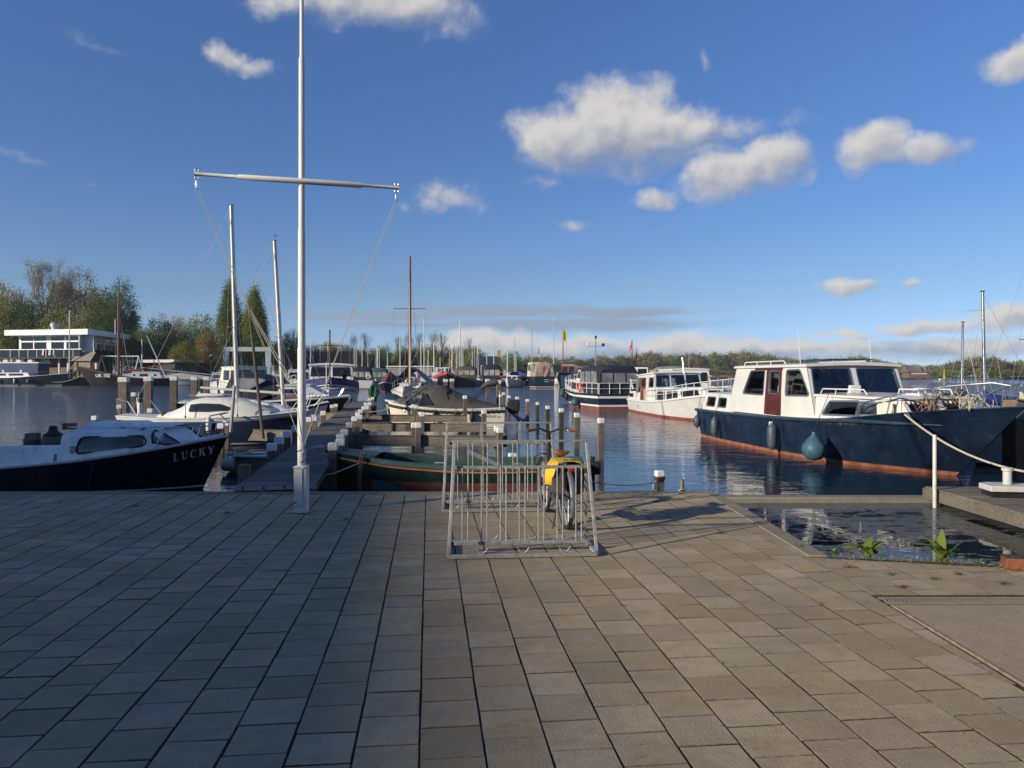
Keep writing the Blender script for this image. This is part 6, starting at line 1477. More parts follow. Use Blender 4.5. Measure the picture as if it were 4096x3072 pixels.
# ================================================================== white cruiser beyond it
def white_cruiser():
    f = Fr((8.9, 47.9), (10.2, 34.5)); b = f.root('motor_cruiser', 'all-white cruiser with rust-red waterline and brown side door, left of the large blue cruiser', 'boat'); L = f.L
    h = Hull(b, (-7.2, -7.1), (8.0, 6.4), 1.65, [(0, .80), (.3, .82), (.55, .95), (.75, 1.20), (1, 1.55)], [(0, .86), (.25, 1), (.55, 1), (.75, .85), (.9, .45), (1, .01)], [(0, .9), (.5, .9), (.8, .66), (1, .25)], bands=[(.0, 1), (.13, 1)], mats=[M_white, M_red], pw=1.0)
    h.rail(M_white2, .04, -.08, .012); h.deck(M_white2, -.02, 0, .98, .04)
    side = [(-4.9, .8), (-4.75, 2.28), (-1.35, 2.42), (-.86, .85)]
    S = lambda pts: f.pts('B1', pts, -1.42)
    wid = lambda x: 1.42 if x < 0 else max(.8, 1.42 - x * .10)
    cabin(b, side, wid, .05, [S([(925, 530), (930, 360), (980, 355), (978, 530)]), S([(1082, 470), (1085, 352), (1140, 350), (1142, 468)])], [[(-.94, .50), (-.36, .50), (-.36, .93), (-.92, .93)], [(-.28, .50), (.28, .50), (.28, .93), (-.28, .93)], [(.36, .50), (.94, .50), (.92, .93), (.36, .93)]], (M_white, M_glass, M_alu), (M_white2, .07, .12, .08), bwins=[[(-.8, .5), (-.1, .5), (-.1, .9), (-.8, .9)], [(.1, .5), (.8, .5), (.8, .9), (.1, .9)]], fw=.04, r=.06)
    dr = S([(985, 630), (985, 350), (1045, 348), (1045, 632)])
    for s_ in (-1, 1):
        fn = lambda a, c_, o=0.0: Vector((a, s_ * (1.42 - .05 * (c_ - .8) + o), c_))
        q = S([(1000, 460), (1000, 370), (1040, 368), (1040, 460)])
        d = MB().loft([[fn(x, z, .003) for x, z in dr], [fn(x, z, .03) for x, z in dr]]).build('door', M_mahog, b, smooth=0); MB().loft([[fn(x, z, .031) for x, z in q], [fn(x, z, .036) for x, z in q]]).build('door_window', M_glass_d, d, smooth=0)
    s2 = [(-.85, .74), (-.85, 1.52), (5.3, 1.66), (6.0, .92)]
    lw = [S([(1178, 640), (1185, 540), (1210, 527), (1275, 530), (1275, 640)]), S([(1292, 640), (1292, 530), (1390, 522), (1400, 635)]), S([(1440, 610), (1420, 520), (1580, 508), (1612, 600)])]
    cabin(b, s2, wid, .05, lw, [[(-.8, .3), (-.1, .3), (-.1, .85), (-.8, .85)], [(.1, .3), (.8, .3), (.8, .85), (.1, .85)]], (M_white, M_glass_d, M_alu), (M_white2, .06, .06, .05), fw=.04, r=.05)
    for s_ in (-1, 1):
        e = [p + Vector((0, -s_ * .08, 0)) for p in h.edge(s_, .0, 0, .32, .97, 9)]; stanchion_rail(b, e, .62, M_white2, .018)
        sw_ = S([(800, 625), (815, 578), (835, 575), (830, 620)]); 
        for k in (0, .42): MB().box((-6.4 + k * 1.2, s_ * 1.42, 1.05), (.34, .03, .24)).build('window', M_glass_d, b, bevel=.02)
    s3 = [(-7.0, .78), (-6.7, 1.25), (-4.9, 1.30), (-4.9, .80)]; cabin(b, s3, lambda x: 1.4, .10, [], [], (M_white, M_glass, M_alu), (M_white2, .04, .02, .03))
    for s_ in (-1, 1): MB().tube([(-7.1, s_ * 1.2, 1.3), (-6.9, s_ * 1.2, 1.95), (-5.0, s_ * 1.25, 2.0)], .02, 7).build('stern_rail', M_white2, b); MB().bar((-7.35, s_ * 1.15, 2.05), (-6.7, s_ * 1.15, 1.4), .09, .05).build('davit', M_white2, b)
    MB().lathe([(.05, 0), (.03, .1), (.06, .16), (.09, .22), (0, .24)], (-1.6, -.2, 2.42), 12).build('radar_lamp', M_white2, b); MB().lathe([(.0, 0), (.04, .02), (.06, .1), (.09, .16)], (-.75, -.55, 2.34), 14, (1, -.3, 0)).build('horn', M_alu, b)
    ms = MB().tube([(-1.2, .35, 2.4), (-1.45, .35, 3.3)], .022, 7).build('signal_mast', M_alu, b); MB().bar((-1.4, .15, 2.95), (-1.4, .6, 2.95), .03, .02).build('crosstree', M_alu, ms); MB().lathe([(.0, 0), (.05, .03), (.06, .12)], (-1.35, .62, 2.9), 10, (1, 0, 0)).build('loudhailer', M_alu, ms)
    MB().tube([(-2.2, 1.0, 2.35), (-2.2, 1.0, 4.7)], .008, 5).build('aerial', M_white2, b)
    for s_ in (-1, 1): MB().tube([(-4.4, s_ * .9, 2.32), (-4.3, s_ * .9, 2.42), (-2.6, s_ * .9, 2.46), (-2.5, s_ * .9, 2.36)], .018, 6).build('roof_rail', M_white2, b)
    MB().box((h.xs[0] + 3.5, -1.67, .45), (.03, .02, .16)).build('outlet', M_rubber, b)
white_cruiser()

# ================================================================== navy canopy cruiser
def navy_cruiser():
    f = Fr((7.45, 51.3), (5.15, 62.6)); b = f.root('motor_cruiser', 'navy and white cruiser with a dark blue canopy and blue ball fenders', 'boat'); L = f.L
    h = Hull(b, (-L / 2, -L / 2 + .05), (L / 2 + .5, L / 2 - .3), 1.75, [(0, 1.0), (.4, 1.0), (.75, 1.25), (1, 1.7)], [(0, .92), (.3, 1), (.65, .95), (.85, .65), (1, .04)], [(0, .9), (.5, .9), (.8, .7), (1, .3)], bands=[(.0, 1), (.13, 1), (.26, 2)], mats=[M_navy, M_red, M_white2], pw=1.0)
    h.band(-.30, -.14, M_white2, 'white_band', .008, 0, 1, True); h.rail(M_rubber, .045, -.02, .015); h.deck(M_white2, -.01, 0, .985, .05)
    # stripes across the transom as well
    for z0, z1 in ((.70, .86),): MB().box((-L / 2 - .012, 0, (z0 + z1) / 2), (.012, 3.1, z1 - z0)).build('transom_stripe', M_white2, b)
    side = [(-.6, 1.0), (-.5, 1.85), (3.6, 1.95), (4.2, 1.3)]
    cabin(b, side, lambda x: 1.35 if x < 1.5 else max(.9, 1.35 - (x - 1.5) * .12), .10, [[(.0, 1.25), (.0, 1.72), (.9, 1.74), (.9, 1.25)], [(1.2, 1.28), (1.2, 1.75), (2.1, 1.78), (2.1, 1.28)], [(2.35, 1.35), (2.35, 1.78), (3.1, 1.80), (3.25, 1.38)]], [], (M_white, M_glass_d, M_alu), (M_white2, .06, .05, .05), see=False)
    cabin(b, [(-.9, 1.85), (-.7, 2.75), (.5, 2.75), (.9, 1.95)], lambda x: 1.2, .12, [[(-.5, 2.1), (-.45, 2.6), (.4, 2.6), (.65, 2.1)]], [[(-.85, .15), (-.1, .15), (-.1, .85), (-.85, .85)], [(.1, .15), (.85, .15), (.85, .85), (.1, .85)]], (M_white, M_glass_d, M_alu), (M_canvas_n, .06, .05, .06))
    z0 = 1.02
    canopy_sections(b, [(-L / 2 + .12, 2.75, 1.50, z0), (-L / 2 + .5, 2.95, 1.52, z0), (-L / 2 + 2.2, 3.02, 1.52, z0), (-2.2, 3.0, 1.45, z0), (-.6, 2.98, 1.35, z0 + .7)], M_canvas_n)
    for s_ in (-1, 1):
        for (x0, x1) in ((-5.2, -4.0), (-3.8, -2.6), (-2.4, -1.2)):
            pn = MB().loft([[(x, s_ * 1.515, z) for x, z in ((x0, 1.7), (x0, 2.55), (x1, 2.6), (x1, 1.7))], [(x, s_ * 1.53, z) for x, z in ((x0, 1.7), (x0, 2.55), (x1, 2.6), (x1, 1.7))]]).build('canopy_window', mat('clear_vinyl', (.20, .21, .22), .12, var=.3, vscale=2, spec=.8), b, smooth=0)
    for u in (-.75, .0, .75): MB().box((-L / 2 + .06, u * 1.2, 2.1), (.02, .8, .7)).build('canopy_window', mat('clear_vinyl', (.2, .21, .22), .12), b)
    for s_ in (-1, 1):
        e = [p + Vector((0, -s_ * .06, 0)) for p in h.edge(s_, 0, 0, 0.01, .42, 5)]; stanchion_rail(b, e, .75, M_white2, .024)
        e = [p + Vector((0, -s_ * .06, 0)) for p in h.edge(s_, 0, 0, 0.55, .98, 7)]; stanchion_rail(b, e, .72, M_white2, .022)
    stanchion_rail(b, [(-L / 2 + .05, y, 1.0) for y in (-1.5, -.75, 0, .75, 1.5)], .75, M_white2, .024)
    # life ring on the rail
    c = h.pt(.30, 1.42, 1) + Vector((0, .06, 0)); lr = MB().tube([c + Vector((.30 * math.cos(t), 0, .30 * math.sin(t))) for t in np.linspace(0, 6.28, 25)[:-1]], .06, 8, closed=True).build('life_ring', M_orange_ring, b)
    # signal mast and flags
    mm = MB().tube([(-.2, 0, 2.9), (-.35, 0, 5.1)], [.05, .03], 8).build('mast', M_alu, b); MB().box((-.35, 0, 5.2), (.12, .12, .22)).build('anchor_light', M_rubber, mm); MB().bar((-.3, -.7, 4.5), (-.3, .7, 4.5), .04, .03).build('crosstree', M_alu, mm); MB().lathe([(0, -.14), (.12, -.05), (.12, .08), (0, .14)], (-.3, -.6, 4.62), 10).build('lamp', M_rubber, mm); MB().lathe([(.07, 0), (.07, .25), (0, .27)], (-.3, .6, 4.55), 10).build('lamp', M_white2, mm)
    for (t, r, ball) in ((.97, .40, True), (.93, .36, True), (.80, .14, False), (.62, .15, False), (.36, .30, True)):
        p = h.pt(t, h.sh(t) - (.15 if not ball else .25), 1); fender(b, p + Vector((0, r * 1.02, 0)), r, .62, M_ball if ball else M_rubber, p + Vector((0, -.05, .8)), ball=ball)
navy_cruiser()

# ================================================================== white cruiser with the purple-blue spray cloth, bow towards us
def purple_boat():
    f = Fr((-14.1, 58.5), (-11.55, 47.2)); b = f.root('motor_cruiser', 'big white cruiser with purple-blue spray cloth round its bow, beyond the jetty head', 'boat'); L = f.L
    h = Hull(b, (-L / 2, -L / 2 + .1), (L / 2, L / 2 - .5), 1.95, [(0, 1.25), (.5, 1.3), (.8, 1.5), (1, 1.72)], [(0, .9), (.4, 1), (.7, .92), (.88, .58), (1, .02)], [(0, .9), (.5, .88), (.8, .6), (1, .2)], bands=[(.0, 1), (.1, 1)], mats=[M_white, M_red], pw=.9)
    h.rail(M_navy, .05, -.10, .02); h.rail(M_rubber, .03, -.26, .02); h.deck(M_white2, 0, 0, .985, .05)
    M_pp = mat('purple_blue_canvas', (.028, .02, .105), .75, var=.2, vscale=3, bump=.3, bscale=20)
    for s_ in (-1, 1):
        A = h.edge(s_, 0, 0, .52, .995, 16); MB().loft([[p + Vector((0, 0, 0)), p + Vector((.02, s_ * .03, .02)), p + Vector((0, s_ * .01, .46)), p + Vector((0, -s_ * .03, .46))] for p in A], True, True, True).build('spray_cloth', M_pp, b, smooth=40)
    side = [(-2.6, 1.3), (-2.4, 3.0), (.9, 3.0), (1.35, 1.6)]
    cabin(b, side, lambda x: 1.55, .06, [[(-2.0, 2.1), (-2.0, 2.8), (-.6, 2.8), (-.6, 2.1)], [(-.4, 2.1), (-.4, 2.8), (.7, 2.8), (.9, 2.1)]], [[(-.93, .42), (-.06, .42), (-.06, .92), (-.92, .92)], [(.06, .42), (.93, .42), (.92, .92), (.06, .92)]], (M_white, M_glass_d, M_white2), (M_white2, .1, .14, .10), fw=.06, r=.1)
    cabin(b, [(1.2, 1.4), (1.2, 1.95), (3.0, 1.95), (3.5, 1.5)], lambda x: 1.4 - max(0, x - 1.2) * .15, .1, [], [[(-.85, .2), (-.1, .2), (-.1, .8), (-.85, .8)], [(.1, .2), (.85, .2), (.85, .8), (.1, .8)]], (M_white, M_glass_d, M_alu), (M_white2, .06, .05, .05), see=False)
    for s_ in (-1, 1): stanchion_rail(b, [p + Vector((0, -s_ * .1, 0)) for p in h.edge(s_, 0, 0, .45, .97, 8)], .75, M_rubber, .02, False)
    # bow spars
    MB().tube([(L / 2 - .4, .0, 1.7), (L / 2 - .35, 0, 5.2)], .05, 8).build('bow_pole', mat('brown_spar', (.10, .07, .05), .6), b); MB().bar((L / 2 - .36, -.75, 4.2), (L / 2 - .36, .75, 4.2), .05, .05).build('crossbar', mat('brown_spar', (.10, .07, .05), .6), b)
    MB().tube([(L / 2 - .2, -.2, .3), (L / 2 - .1, -.2, 3.1)], .035, 7).build('boat_hook', M_alu, b)
    an = MB().tube([(L / 2 - 1.2, .9, 2.1), (L / 2 - .8, .9, 2.5), (L / 2 - .5, .85, 2.3)], [.12, .2, .1], 8).build('covered_windlass', M_rubber, b)
    MB().loft([[(-4.6, -1.5, 3.05), (-4.6, 1.5, 3.05), (-1.9, 1.5, 3.05), (-1.9, -1.5, 3.05)], [(-4.6, -1.5, 4.1), (-4.6, 1.5, 4.1), (-2.2, 1.45, 4.15), (-2.2, -1.45, 4.15)]], True, False, False).build('smoked_screen', glass_mat('smoke_screen', (.45, .47, .5), .1), b, smooth=0)
    cabin(b, [(-5.2, 1.3), (-5.1, 2.2), (-2.5, 2.2), (-2.5, 1.3)], lambda x: 1.55, .05, [], [], (M_white, M_glass_d, M_alu), (M_white2, .06, .05, .05), see=False)
purple_boat()

# ================================================================== generic builders for the boats farther off
FAR_N = 0
def flag(par, p, w, h_, cols, ang=0.0, droop=.25):
    """small cloth flag; cols: top-to-bottom bands"""
    n = len(cols); p = Vector(p); fl = None
    for k, m in enumerate(cols):
        rings = []
        for i in range(7):
            u = i / 6; x = p.x + math.cos(ang) * w * u * (1 - droop); y = p.y + math.sin(ang) * w * u * (1 - droop) + .06 * w * math.sin(u * 7); dz = -droop * w * u * 1.5
            rings.append([(x, y, p.z + dz - h_ * k / n), (x, y, p.z + dz - h_ * (k + 1) / n)])
        o = MB().loft(rings, False, False, False).build('flag' if k == 0 else 'flag_band', m, par if fl is None else fl, smooth=60)
        fl = fl or o
M_yf = mat('yellow_flag', (.70, .48, .02), .8); M_rf = mat('red_flag', (.5, .03, .03), .8); M_wf = mat('white_flag', (.7, .7, .68), .8); M_bf = mat('blue_flag', (.02, .05, .25), .8); M_gf = mat('green_flag', (.05, .16, .06), .8)
def motorboat(stern, bow, label, B=1.6, fb=1.0, bowup=.5, hullm=None, stripe=None, boot=None, blocks=(), canopy=None, rail=None, rub=None, group='cruisers moored across the water', name='moored_cruiser', extra=None, zs=1.0):
    """blocks: (x0, x1, z0, z1, half width, wall, roof, windows, slope)"""
    f = Fr(stern, bow); b = f.root(name, label, 'boat', group); L = f.L
    h = Hull(b, (-L / 2, -L / 2 + .05), (L / 2, L / 2 - .08 * L), B, [(0, fb), (.5, fb), (.8, fb + bowup * .5), (1, fb + bowup)], [(0, .88), (.35, 1), (.68, .92), (.87, .55), (1, .02)], [(0, .88), (.5, .86), (.8, .6), (1, .2)], bands=[(.0, 1), (.12, 1), (.20, 2)], mats=[hullm or M_white, boot or M_red, stripe or hullm or M_white], nt=16)
    h.rail(rub or M_white2, .05, -.03, .01); h.deck(M_white2, -.01, 0, .985, .05)
    for bl in blocks:
        x0, x1, z0, z1, w, mw, mr, nw, sl = bl; sd = [(x0, z0), (x0 + .08, z1), (x1 - sl, z1), (x1, z0)]
        wn = []; n = max(1, nw); zz0 = z0 + (z1 - z0) * .42; zz1 = z0 + (z1 - z0) * .86; span = (x1 - sl * 1.1 - x0 - .3) / n
        if nw: wn = [[(x0 + .2 + k * span, zz0), (x0 + .2 + k * span, zz1), (x0 + .2 + (k + .84) * span, zz1), (x0 + .2 + (k + .84) * span, zz0)] for k in range(n)]
        fwn = [[(-.9, .42), (-.08, .42), (-.08, .88), (-.88, .88)], [(.08, .42), (.9, .42), (.88, .88), (.08, .88)]]
        cabin(b, sd, lambda x: w, .06, wn, fwn if nw else [], (mw, M_glass_d, None), (mr, .08, .08, .07), bwins=fwn if nw else [], see=False)
    if canopy:
        x0, x1, zt, w, m, z0 = canopy
        canopy_sections(b, [(x0, zt - .9, w * .90, z0), (x0 + .22, zt - .30, w * .97, z0), (x0 + .7, zt - .06, w, z0), ((x0 + x1) / 2, zt, w, z0), (x1, zt - .05, w, z0)], m)
        vin = mat('clear_vinyl2', (.34, .33, .30), .10, var=.4, vscale=1.2, spec=.9) if hullm is not M_navy or True else mat('clear_vinyl', (.20, .21, .22), .12, var=.3, vscale=2, spec=.8)
        for s_ in (-1, 1):
            n = max(1, int((x1 - x0) / 1.2))
            for k in range(n):
                a = x0 + .35 + (x1 - x0 - .4) * k / n; c = x0 + .35 + (x1 - x0 - .4) * (k + .82) / n; q = ((a, z0 + (zt - z0) * .34), (a, zt - .28), (c, zt - .28), (c, z0 + (zt - z0) * .34))
                MB().loft([[(x, s_ * w * 1.0, z) for x, z in q], [(x, s_ * (w * 1.0 + .02), z) for x, z in q]]).build('canopy_window', vin, b, smooth=0)
        for u in (-.55, 0, .55): MB().box((x0 + .05, u * w, z0 + (zt - z0) * .46), (.16, w * .46, (zt - z0) * .36)).build('canopy_window', vin, b, smooth=0)
    if rail:
        for s_ in (-1, 1): stanchion_rail(b, [p + Vector((0, -s_ * .08, 0)) for p in h.edge(s_, 0, 0, rail[0], rail[1], 6)], rail[2], rail[3], .022)
    if extra: extra(b, h, L)
    return f, b, h
def P2(px, D): return ((px - CX) / FPX * D, D)
W_ = M_white; R2 = M_white2
def ex_ring(col, x, y, z, r=.38):
    def e(b, h, L): MB().tube([(x, y + r * math.cos(t), z + r * math.sin(t)) for t in np.linspace(0, 6.28, 19)[:-1]], .08, 7, closed=True).build('life_ring', col, b)
    return e
# left of the jetty, beyond the black cruiser
motorboat(P2(1045, 62), P2(900, 66), 'cream-roofed white cruiser showing above the dark blue canopy', 1.7, 1.1, .5, blocks=[(-1.7, 1.5, 1.1, 3.0, 1.45, M_cream, M_cream, 2, .5)], rail=(.5, .97, .6, M_alu))
motorboat(P2(905, 97), P2(868, 84), 'small white cruiser with rusty waterline, bow on, left of the first sailing boat mast', 1.45, 1.1, .6, blocks=[(-2.5, 1.0, 1.1, 2.6, 1.2, W_, R2, 2, .6), (1.0, 3.4, 1.2, 1.9, 1.1, W_, R2, 2, .5)], boot=M_orange, rail=(.6, .97, .7, M_alu))
motorboat(P2(1205, 92), P2(1190, 78), 'white cabin cruiser just left of the flagpole, far side', 1.6, 1.1, .5, hullm=M_navy, blocks=[(-3, 1.5, 1.1, 2.9, 1.3, W_, R2, 4, .6)], rail=(.3, .97, .8, M_white2))
motorboat(P2(1270, 120), P2(1240, 105), 'white cruiser seen just right of the flagpole', 1.7, 1.1, .5, blocks=[(-3, 2, 1.1, 2.9, 1.4, W_, R2, 4, .6)], rail=(.3, .97, .8, M_white2))
# row beyond the jetty head, left to right
motorboat(P2(1446, 131), P2(1452, 142), 'white cruiser with a rounded black cockpit hood, stern towards us', 2.1, 1.5, .4, canopy=(-5.2, -1.5, 3.9, 1.9, M_canvas_n, 1.4), blocks=[(-1.5, 2.5, 1.5, 3.0, 1.6, W_, R2, 3, .8)], rail=(.0, .5, .9, M_steel), extra=ex_ring(M_wf, -5.75, -1.2, 2.2))
motorboat(P2(1518, 172), P2(1500, 184), 'low boat under a teal-blue cover with pale edge', 2.2, 1.2, .4, hullm=M_navy, canopy=(-6, -.5, 4.2, 2.1, mat('teal_canvas', (.045, .085, .10), .7, var=.15), 1.2))
motorboat(P2(1590, 120), P2(1535, 104), 'dark boat under a maroon tarpaulin', 1.6, .9, .5, hullm=M_black, name='covered_boat', extra=lambda b, h, L: MB().loft([[(x, u * w, 1.0 + (zt - 1.0) * v) for u, v in ((-1, 0), (-.8, .35), (-.3, .8), (0, 1), (.3, .8), (.8, .35), (1, 0))] for x, zt, w in ((-4.5, 1.3, 1.3), (-1.5, 2.5, 1.6), (1.0, 3.0, 1.6), (3.5, 2.2, 1.3), (6.2, 1.5, .4))], False, True, True).build('tarpaulin', M_canvas_r, b, smooth=30))
motorboat(P2(1655, 158), P2(1628, 148), 'white cabin boat beside the leaning grey sail cover', 1.7, 1.2, .5, blocks=[(-3, 1, 1.2, 3.0, 1.4, W_, R2, 3, .6), (1, 4, 1.2, 2.0, 1.3, W_, R2, 3, .6)])
def tug(b, h, L):
    for s_ in (-1, 1):
        A = h.edge(s_, 0, .02, .35, .995, 14); MB().loft([[p + Vector((0, 0, -.42)), p + Vector((0, s_ * .03, -.42)), p + Vector((0, s_ * .03, .22)), p + Vector((0, 0, .22))] for p in A], True, True, True).build('red_bulwark', mat('bright_red_paint', (.42, .02, .035), .4, var=.1), b, smooth=40)
        stanchion_rail(b, [p + Vector((0, -s_ * .1, .2)) for p in h.edge(s_, 0, 0, .2, .97, 6)], .95, M_white2, .045)
    MB().tube([(-1.0, 0, 3.2), (-1.1, 0, 6.2)], .07, 7).build('mast', mat('brown_spar', (.10, .07, .05), .6), b)
    an = h.pt(.93, 1.6, -1); MB().bar(an + Vector((0, -.06, .3)), an + Vector((0, -.06, -.4)), .1, .12).build('anchor', M_white2, b); MB().bar(an + Vector((-.35, -.08, -.35)), an + Vector((.35, -.08, -.35)), .1, .12).build('anchor_fluke', M_white2, b)
motorboat(P2(1762, 176), P2(1790, 150), 'black tug-shaped boat with bright red bulwark and white rails', 2.35, 1.9, 1.1, hullm=M_black, boot=M_red, blocks=[(-6, 3, 2.2, 4.2, 1.8, W_, M_navy, 6, .6)], extra=tug)
motorboat(P2(1867, 158), P2(1855, 172), 'dark grey boat with a charcoal canopy, stern towards us', 2.3, 1.8, .4, hullm=mat('charcoal_hull', (.028, .032, .034), .35, var=.2), canopy=(-6.6, -1, 4.4, 2.15, mat('brown_grey_canvas', (.075, .065, .058), .85, var=.15), 1.8), boot=M_black)
motorboat(P2(1968, 152), P2(1950, 166), 'white boat with a big dark blue canopy and orange life ring', 2.2, 1.5, .5, hullm=M_navy, canopy=(-6.5, -2.0, 4.7, 2.05, M_canvas_n, 1.5), blocks=[(-2, 3, 1.5, 4.5, 1.9, W_, R2, 4, .6)], extra=ex_ring(M_orange_ring, -6.9, -2.0, 2.6, .5))
motorboat(P2(2078, 158), P2(2030, 149), 'small cream cabin boat with a blue cover behind it', 1.5, 1.3, .6, blocks=[(-2.0, 1.8, 1.3, 2.3, 1.2, M_cream, M_cream, 2, .5)], canopy=(-5.2, -2.0, 3.2, 1.4, M_canvas_u, 1.3), boot=M_navy)
motorboat(P2(2180, 146), P2(2130, 160), 'navy launch with a tan canopy and red ensign, stern towards us', 2.25, 2.2, .5, hullm=M_navy, stripe=M_white2, boot=M_red, rub=M_mahog, canopy=(-7.0, -2.2, 5.0, 2.1, M_canvas_t, 2.2), blocks=[(-2.2, 3, 2.2, 5.0, 1.9, W_, R2, 5, .6)], extra=lambda b, h, L: (MB().tube([(-L / 2 - .1, 0, 2.1), (-L / 2 - .5, 0, 4.9)], .05, 6).build('ensign_staff', M_white2, b), flag(b, (-L / 2 - .45, 0, 4.8), 1.0, 1.6, [M_rf], 1.6, .55), [MB().box((-L / 2 - .03, y, z), (.03, w, .07)).build('lettering', M_wf, b) for y, z, w in ((-.3, 1.55, 1.0), (-.3, 1.2, .9), (-1.4, 1.45, .6))]))
motorboat(P2(2300, 168), P2(2240, 150), 'white launch with varnished wooden wheelhouse', 1.9, 1.9, .5, boot=M_red, blocks=[(-5.5, .0, 1.9, 4.6, 1.6, M_mahog, M_cream, 4, .5), (0, 4.0, 1.9, 3.0, 1.5, M_mahog, M_cream, 3, .5)])
motorboat(P2(2368, 188), P2(2305, 176), 'second boat with a varnished wheelhouse, behind the white launch', 2.0, 1.9, .5, hullm=M_navy, blocks=[(-5, 3.0, 1.9, 4.6, 1.6, M_mahog, M_mahog, 5, .5)])
motorboat((12.3, 60.5), (12.9, 48.0), 'white cruiser with a grey sail-cloth screen hidden behind the all-white cruiser', 1.7, 1.1, .5, blocks=[(-2.5, 2.0, 1.1, 2.7, 1.4, W_, R2, 3, .6)], canopy=(-5, -2.4, 3.0, 1.5, M_canvas_g, 1.1))
motorboat(P2(2560, 96), P2(2520, 110), 'motor boat with flags and a dark top behind the navy canopy cruiser', 1.9, 1.3, .5, hullm=M_navy, blocks=[(-3, 2.5, 1.3, 3.5, 1.6, W_, M_navy, 4, .6)], extra=lambda b, h, L: (MB().tube([(-1.5, .5, 3.4), (-1.6, .5, 7.2)], .05, 6).build('mast', M_mahog, b), MB().tube([(1.8, -.5, 3.4), (1.8, -.5, 6.3)], .04, 6).build('mast', M_mahog, b), flag(b, (-1.6, .5, 7.0), 1.0, .8, [M_rf], 0.4, .4), flag(b, (1.8, -.5, 5.6), 1.2, .8, [M_yf], 2.6, .4)))

# ---- gaff-rigged white boat with the brown wooden mast
def wood_mast_boat():
    f = Fr((-7.4, 60.0), (-7.35, 50.5)); b = f.root('sailing_boat', 'white sailing boat with a tall brown wooden mast, bow on, beyond the jetty', 'boat'); L = f.L
    h = Hull(b, (-L / 2, -L / 2 + .3), (L / 2, L / 2 - .4), 1.5, [(0, 1.1), (.5, 1.05), (.8, 1.25), (1, 1.55)], [(0, .6), (.4, 1), (.7, .85), (.88, .5), (1, .03)], [(0, .7), (.5, .8), (.8, .55), (1, .2)], bands=[(.0, 1), (.1, 1)], mats=[M_white, M_navy])
    h.rail(M_white2, .05, 0, 0); h.deck(M_cream, 0, 0, .985, .06)
    cabin(b, [(-2.2, 1.1), (-2.1, 1.75), (1.4, 1.7), (1.8, 1.2)], lambda x: 1.0 - max(0, x) * .12, .1, [], [], (W_, M_glass_d, None), (M_cream, .06, .05, .06), see=False)
    xm = 1.6; mst = MB().tube([(xm, 0, 1.2), (xm - .05, 0, 6), (xm - .25, 0, 10.9)], [.12, .115, .07], 10).build('mast', wood('varnished_spar', (.17, .055, .02), (.28, .10, .035), .3, (14, 14, 1), .1, .4), b)
    MB().bar((xm - .1, -1.15, 7.1), (xm - .1, 1.15, 7.1), .06, .05).build('spreader', M_mahog, mst)
    for s_ in (-1, 1): stay(b, [(xm - .25, 0, 10.8), (xm - .1, s_ * 1.15, 7.1), (xm - .3, s_ * 1.4, 1.2)], .007, name='shroud')
    stay(b, [(xm - .25, 0, 10.8), (L / 2 - .1, 0, 1.6)], .012, name='forestay'); stay(b, [(xm - .25, 0, 10.7), (-L / 2, 0, 1.2)], .012, name='backstay')
    MB().tube([(xm + .14, .04, 1.6), (xm + .16, .06, 4), (xm + .10, .0, 6.5), (xm + .02, 0, 9)], [.07, .06, .05, .02], 7).build('furled_line', M_rope, b)
    for s_ in (-1, 1): MB().loft([[(xm - .1, s_ * .12, 3.0), (xm - .2, s_ * 1.25, 1.75), (xm - .5, s_ * 1.45, 1.3)], [(-L / 2 + .8, s_ * .12, 2.7), (-L / 2 + .8, s_ * 1.1, 1.9), (-L / 2 + .8, s_ * 1.3, 1.5)]], False, False, False).build('boom_tent', mat('olive_grey_canvas', (.19, .18, .15), .85, var=.15), b, smooth=40)
    for s_ in (-1, 1): stanchion_rail(b, [p + Vector((0, -s_ * .08, 0)) for p in h.edge(s_, 0, 0, .4, .97, 6)], .6, M_steel, .015)
    MB().box((L / 2 - .05, 0, .9), (.04, .10, 1.2)).build('stem_band', M_galv, b)
wood_mast_boat()

# ---- sailing boats at the right edge
def small_sailer(stern, bow, mtop, label, cover, hullm=W_, group='dinghies moored at the right edge', mh=None, lean=0.0, mx=.8):
    f = Fr(stern, bow); b = f.root('sailing_dinghy', label, 'boat', group); L = f.L
    h = Hull(b, (-L / 2, -L / 2 + .2), (L / 2, L / 2 - .3), .95, [(0, .7), (.5, .66), (1, .95)], [(0, .7), (.4, 1), (.7, .8), (1, .03)], bands=[(.0, 1), (.06, 1)], mats=[hullm, M_navy], nt=16)
    h.rail(M_white2, .03, 0, 0); h.deck(M_white2, 0, 0, .985, .06)
    sail_rig(b, mx, .7, mtop, L / 2 - .1, .95, -L / 2 + .1, .75, M_alu, .8, .45, (-L / 2 + .4, 1.45, 1.40, .035), .045, lean, wire=.004)
    MB().loft([[(x, .16 * math.cos(t) * s_, zc + .16 * math.sin(t) * s_) for t in np.linspace(0, 6.28, 11)[:-1]] for x, zc, s_ in ((mx + .1, 1.75, .6), (mx - .2, 1.55, 1.0), (0, 1.50, 1.0), (-L / 2 + .6, 1.45, .6))]).build('boom_cover', cover, b, smooth=60)
    MB().loft([[(x, u * w, .72 + z * v) for u, v in ((-1, 0), (-.6, .7), (0, 1), (.6, .7), (1, 0))] for x, w, z in ((-L / 2 + .3, .7, .35), (0, .85, .55), (mx, .75, .6))], False, True, True).build('cockpit_cover', cover, b, smooth=40)
    return b
c1 = at(3897, 1605, 24.5); c2 = at(3935, 1612, 22.0); c3 = at(4084, 1600, 19.0)
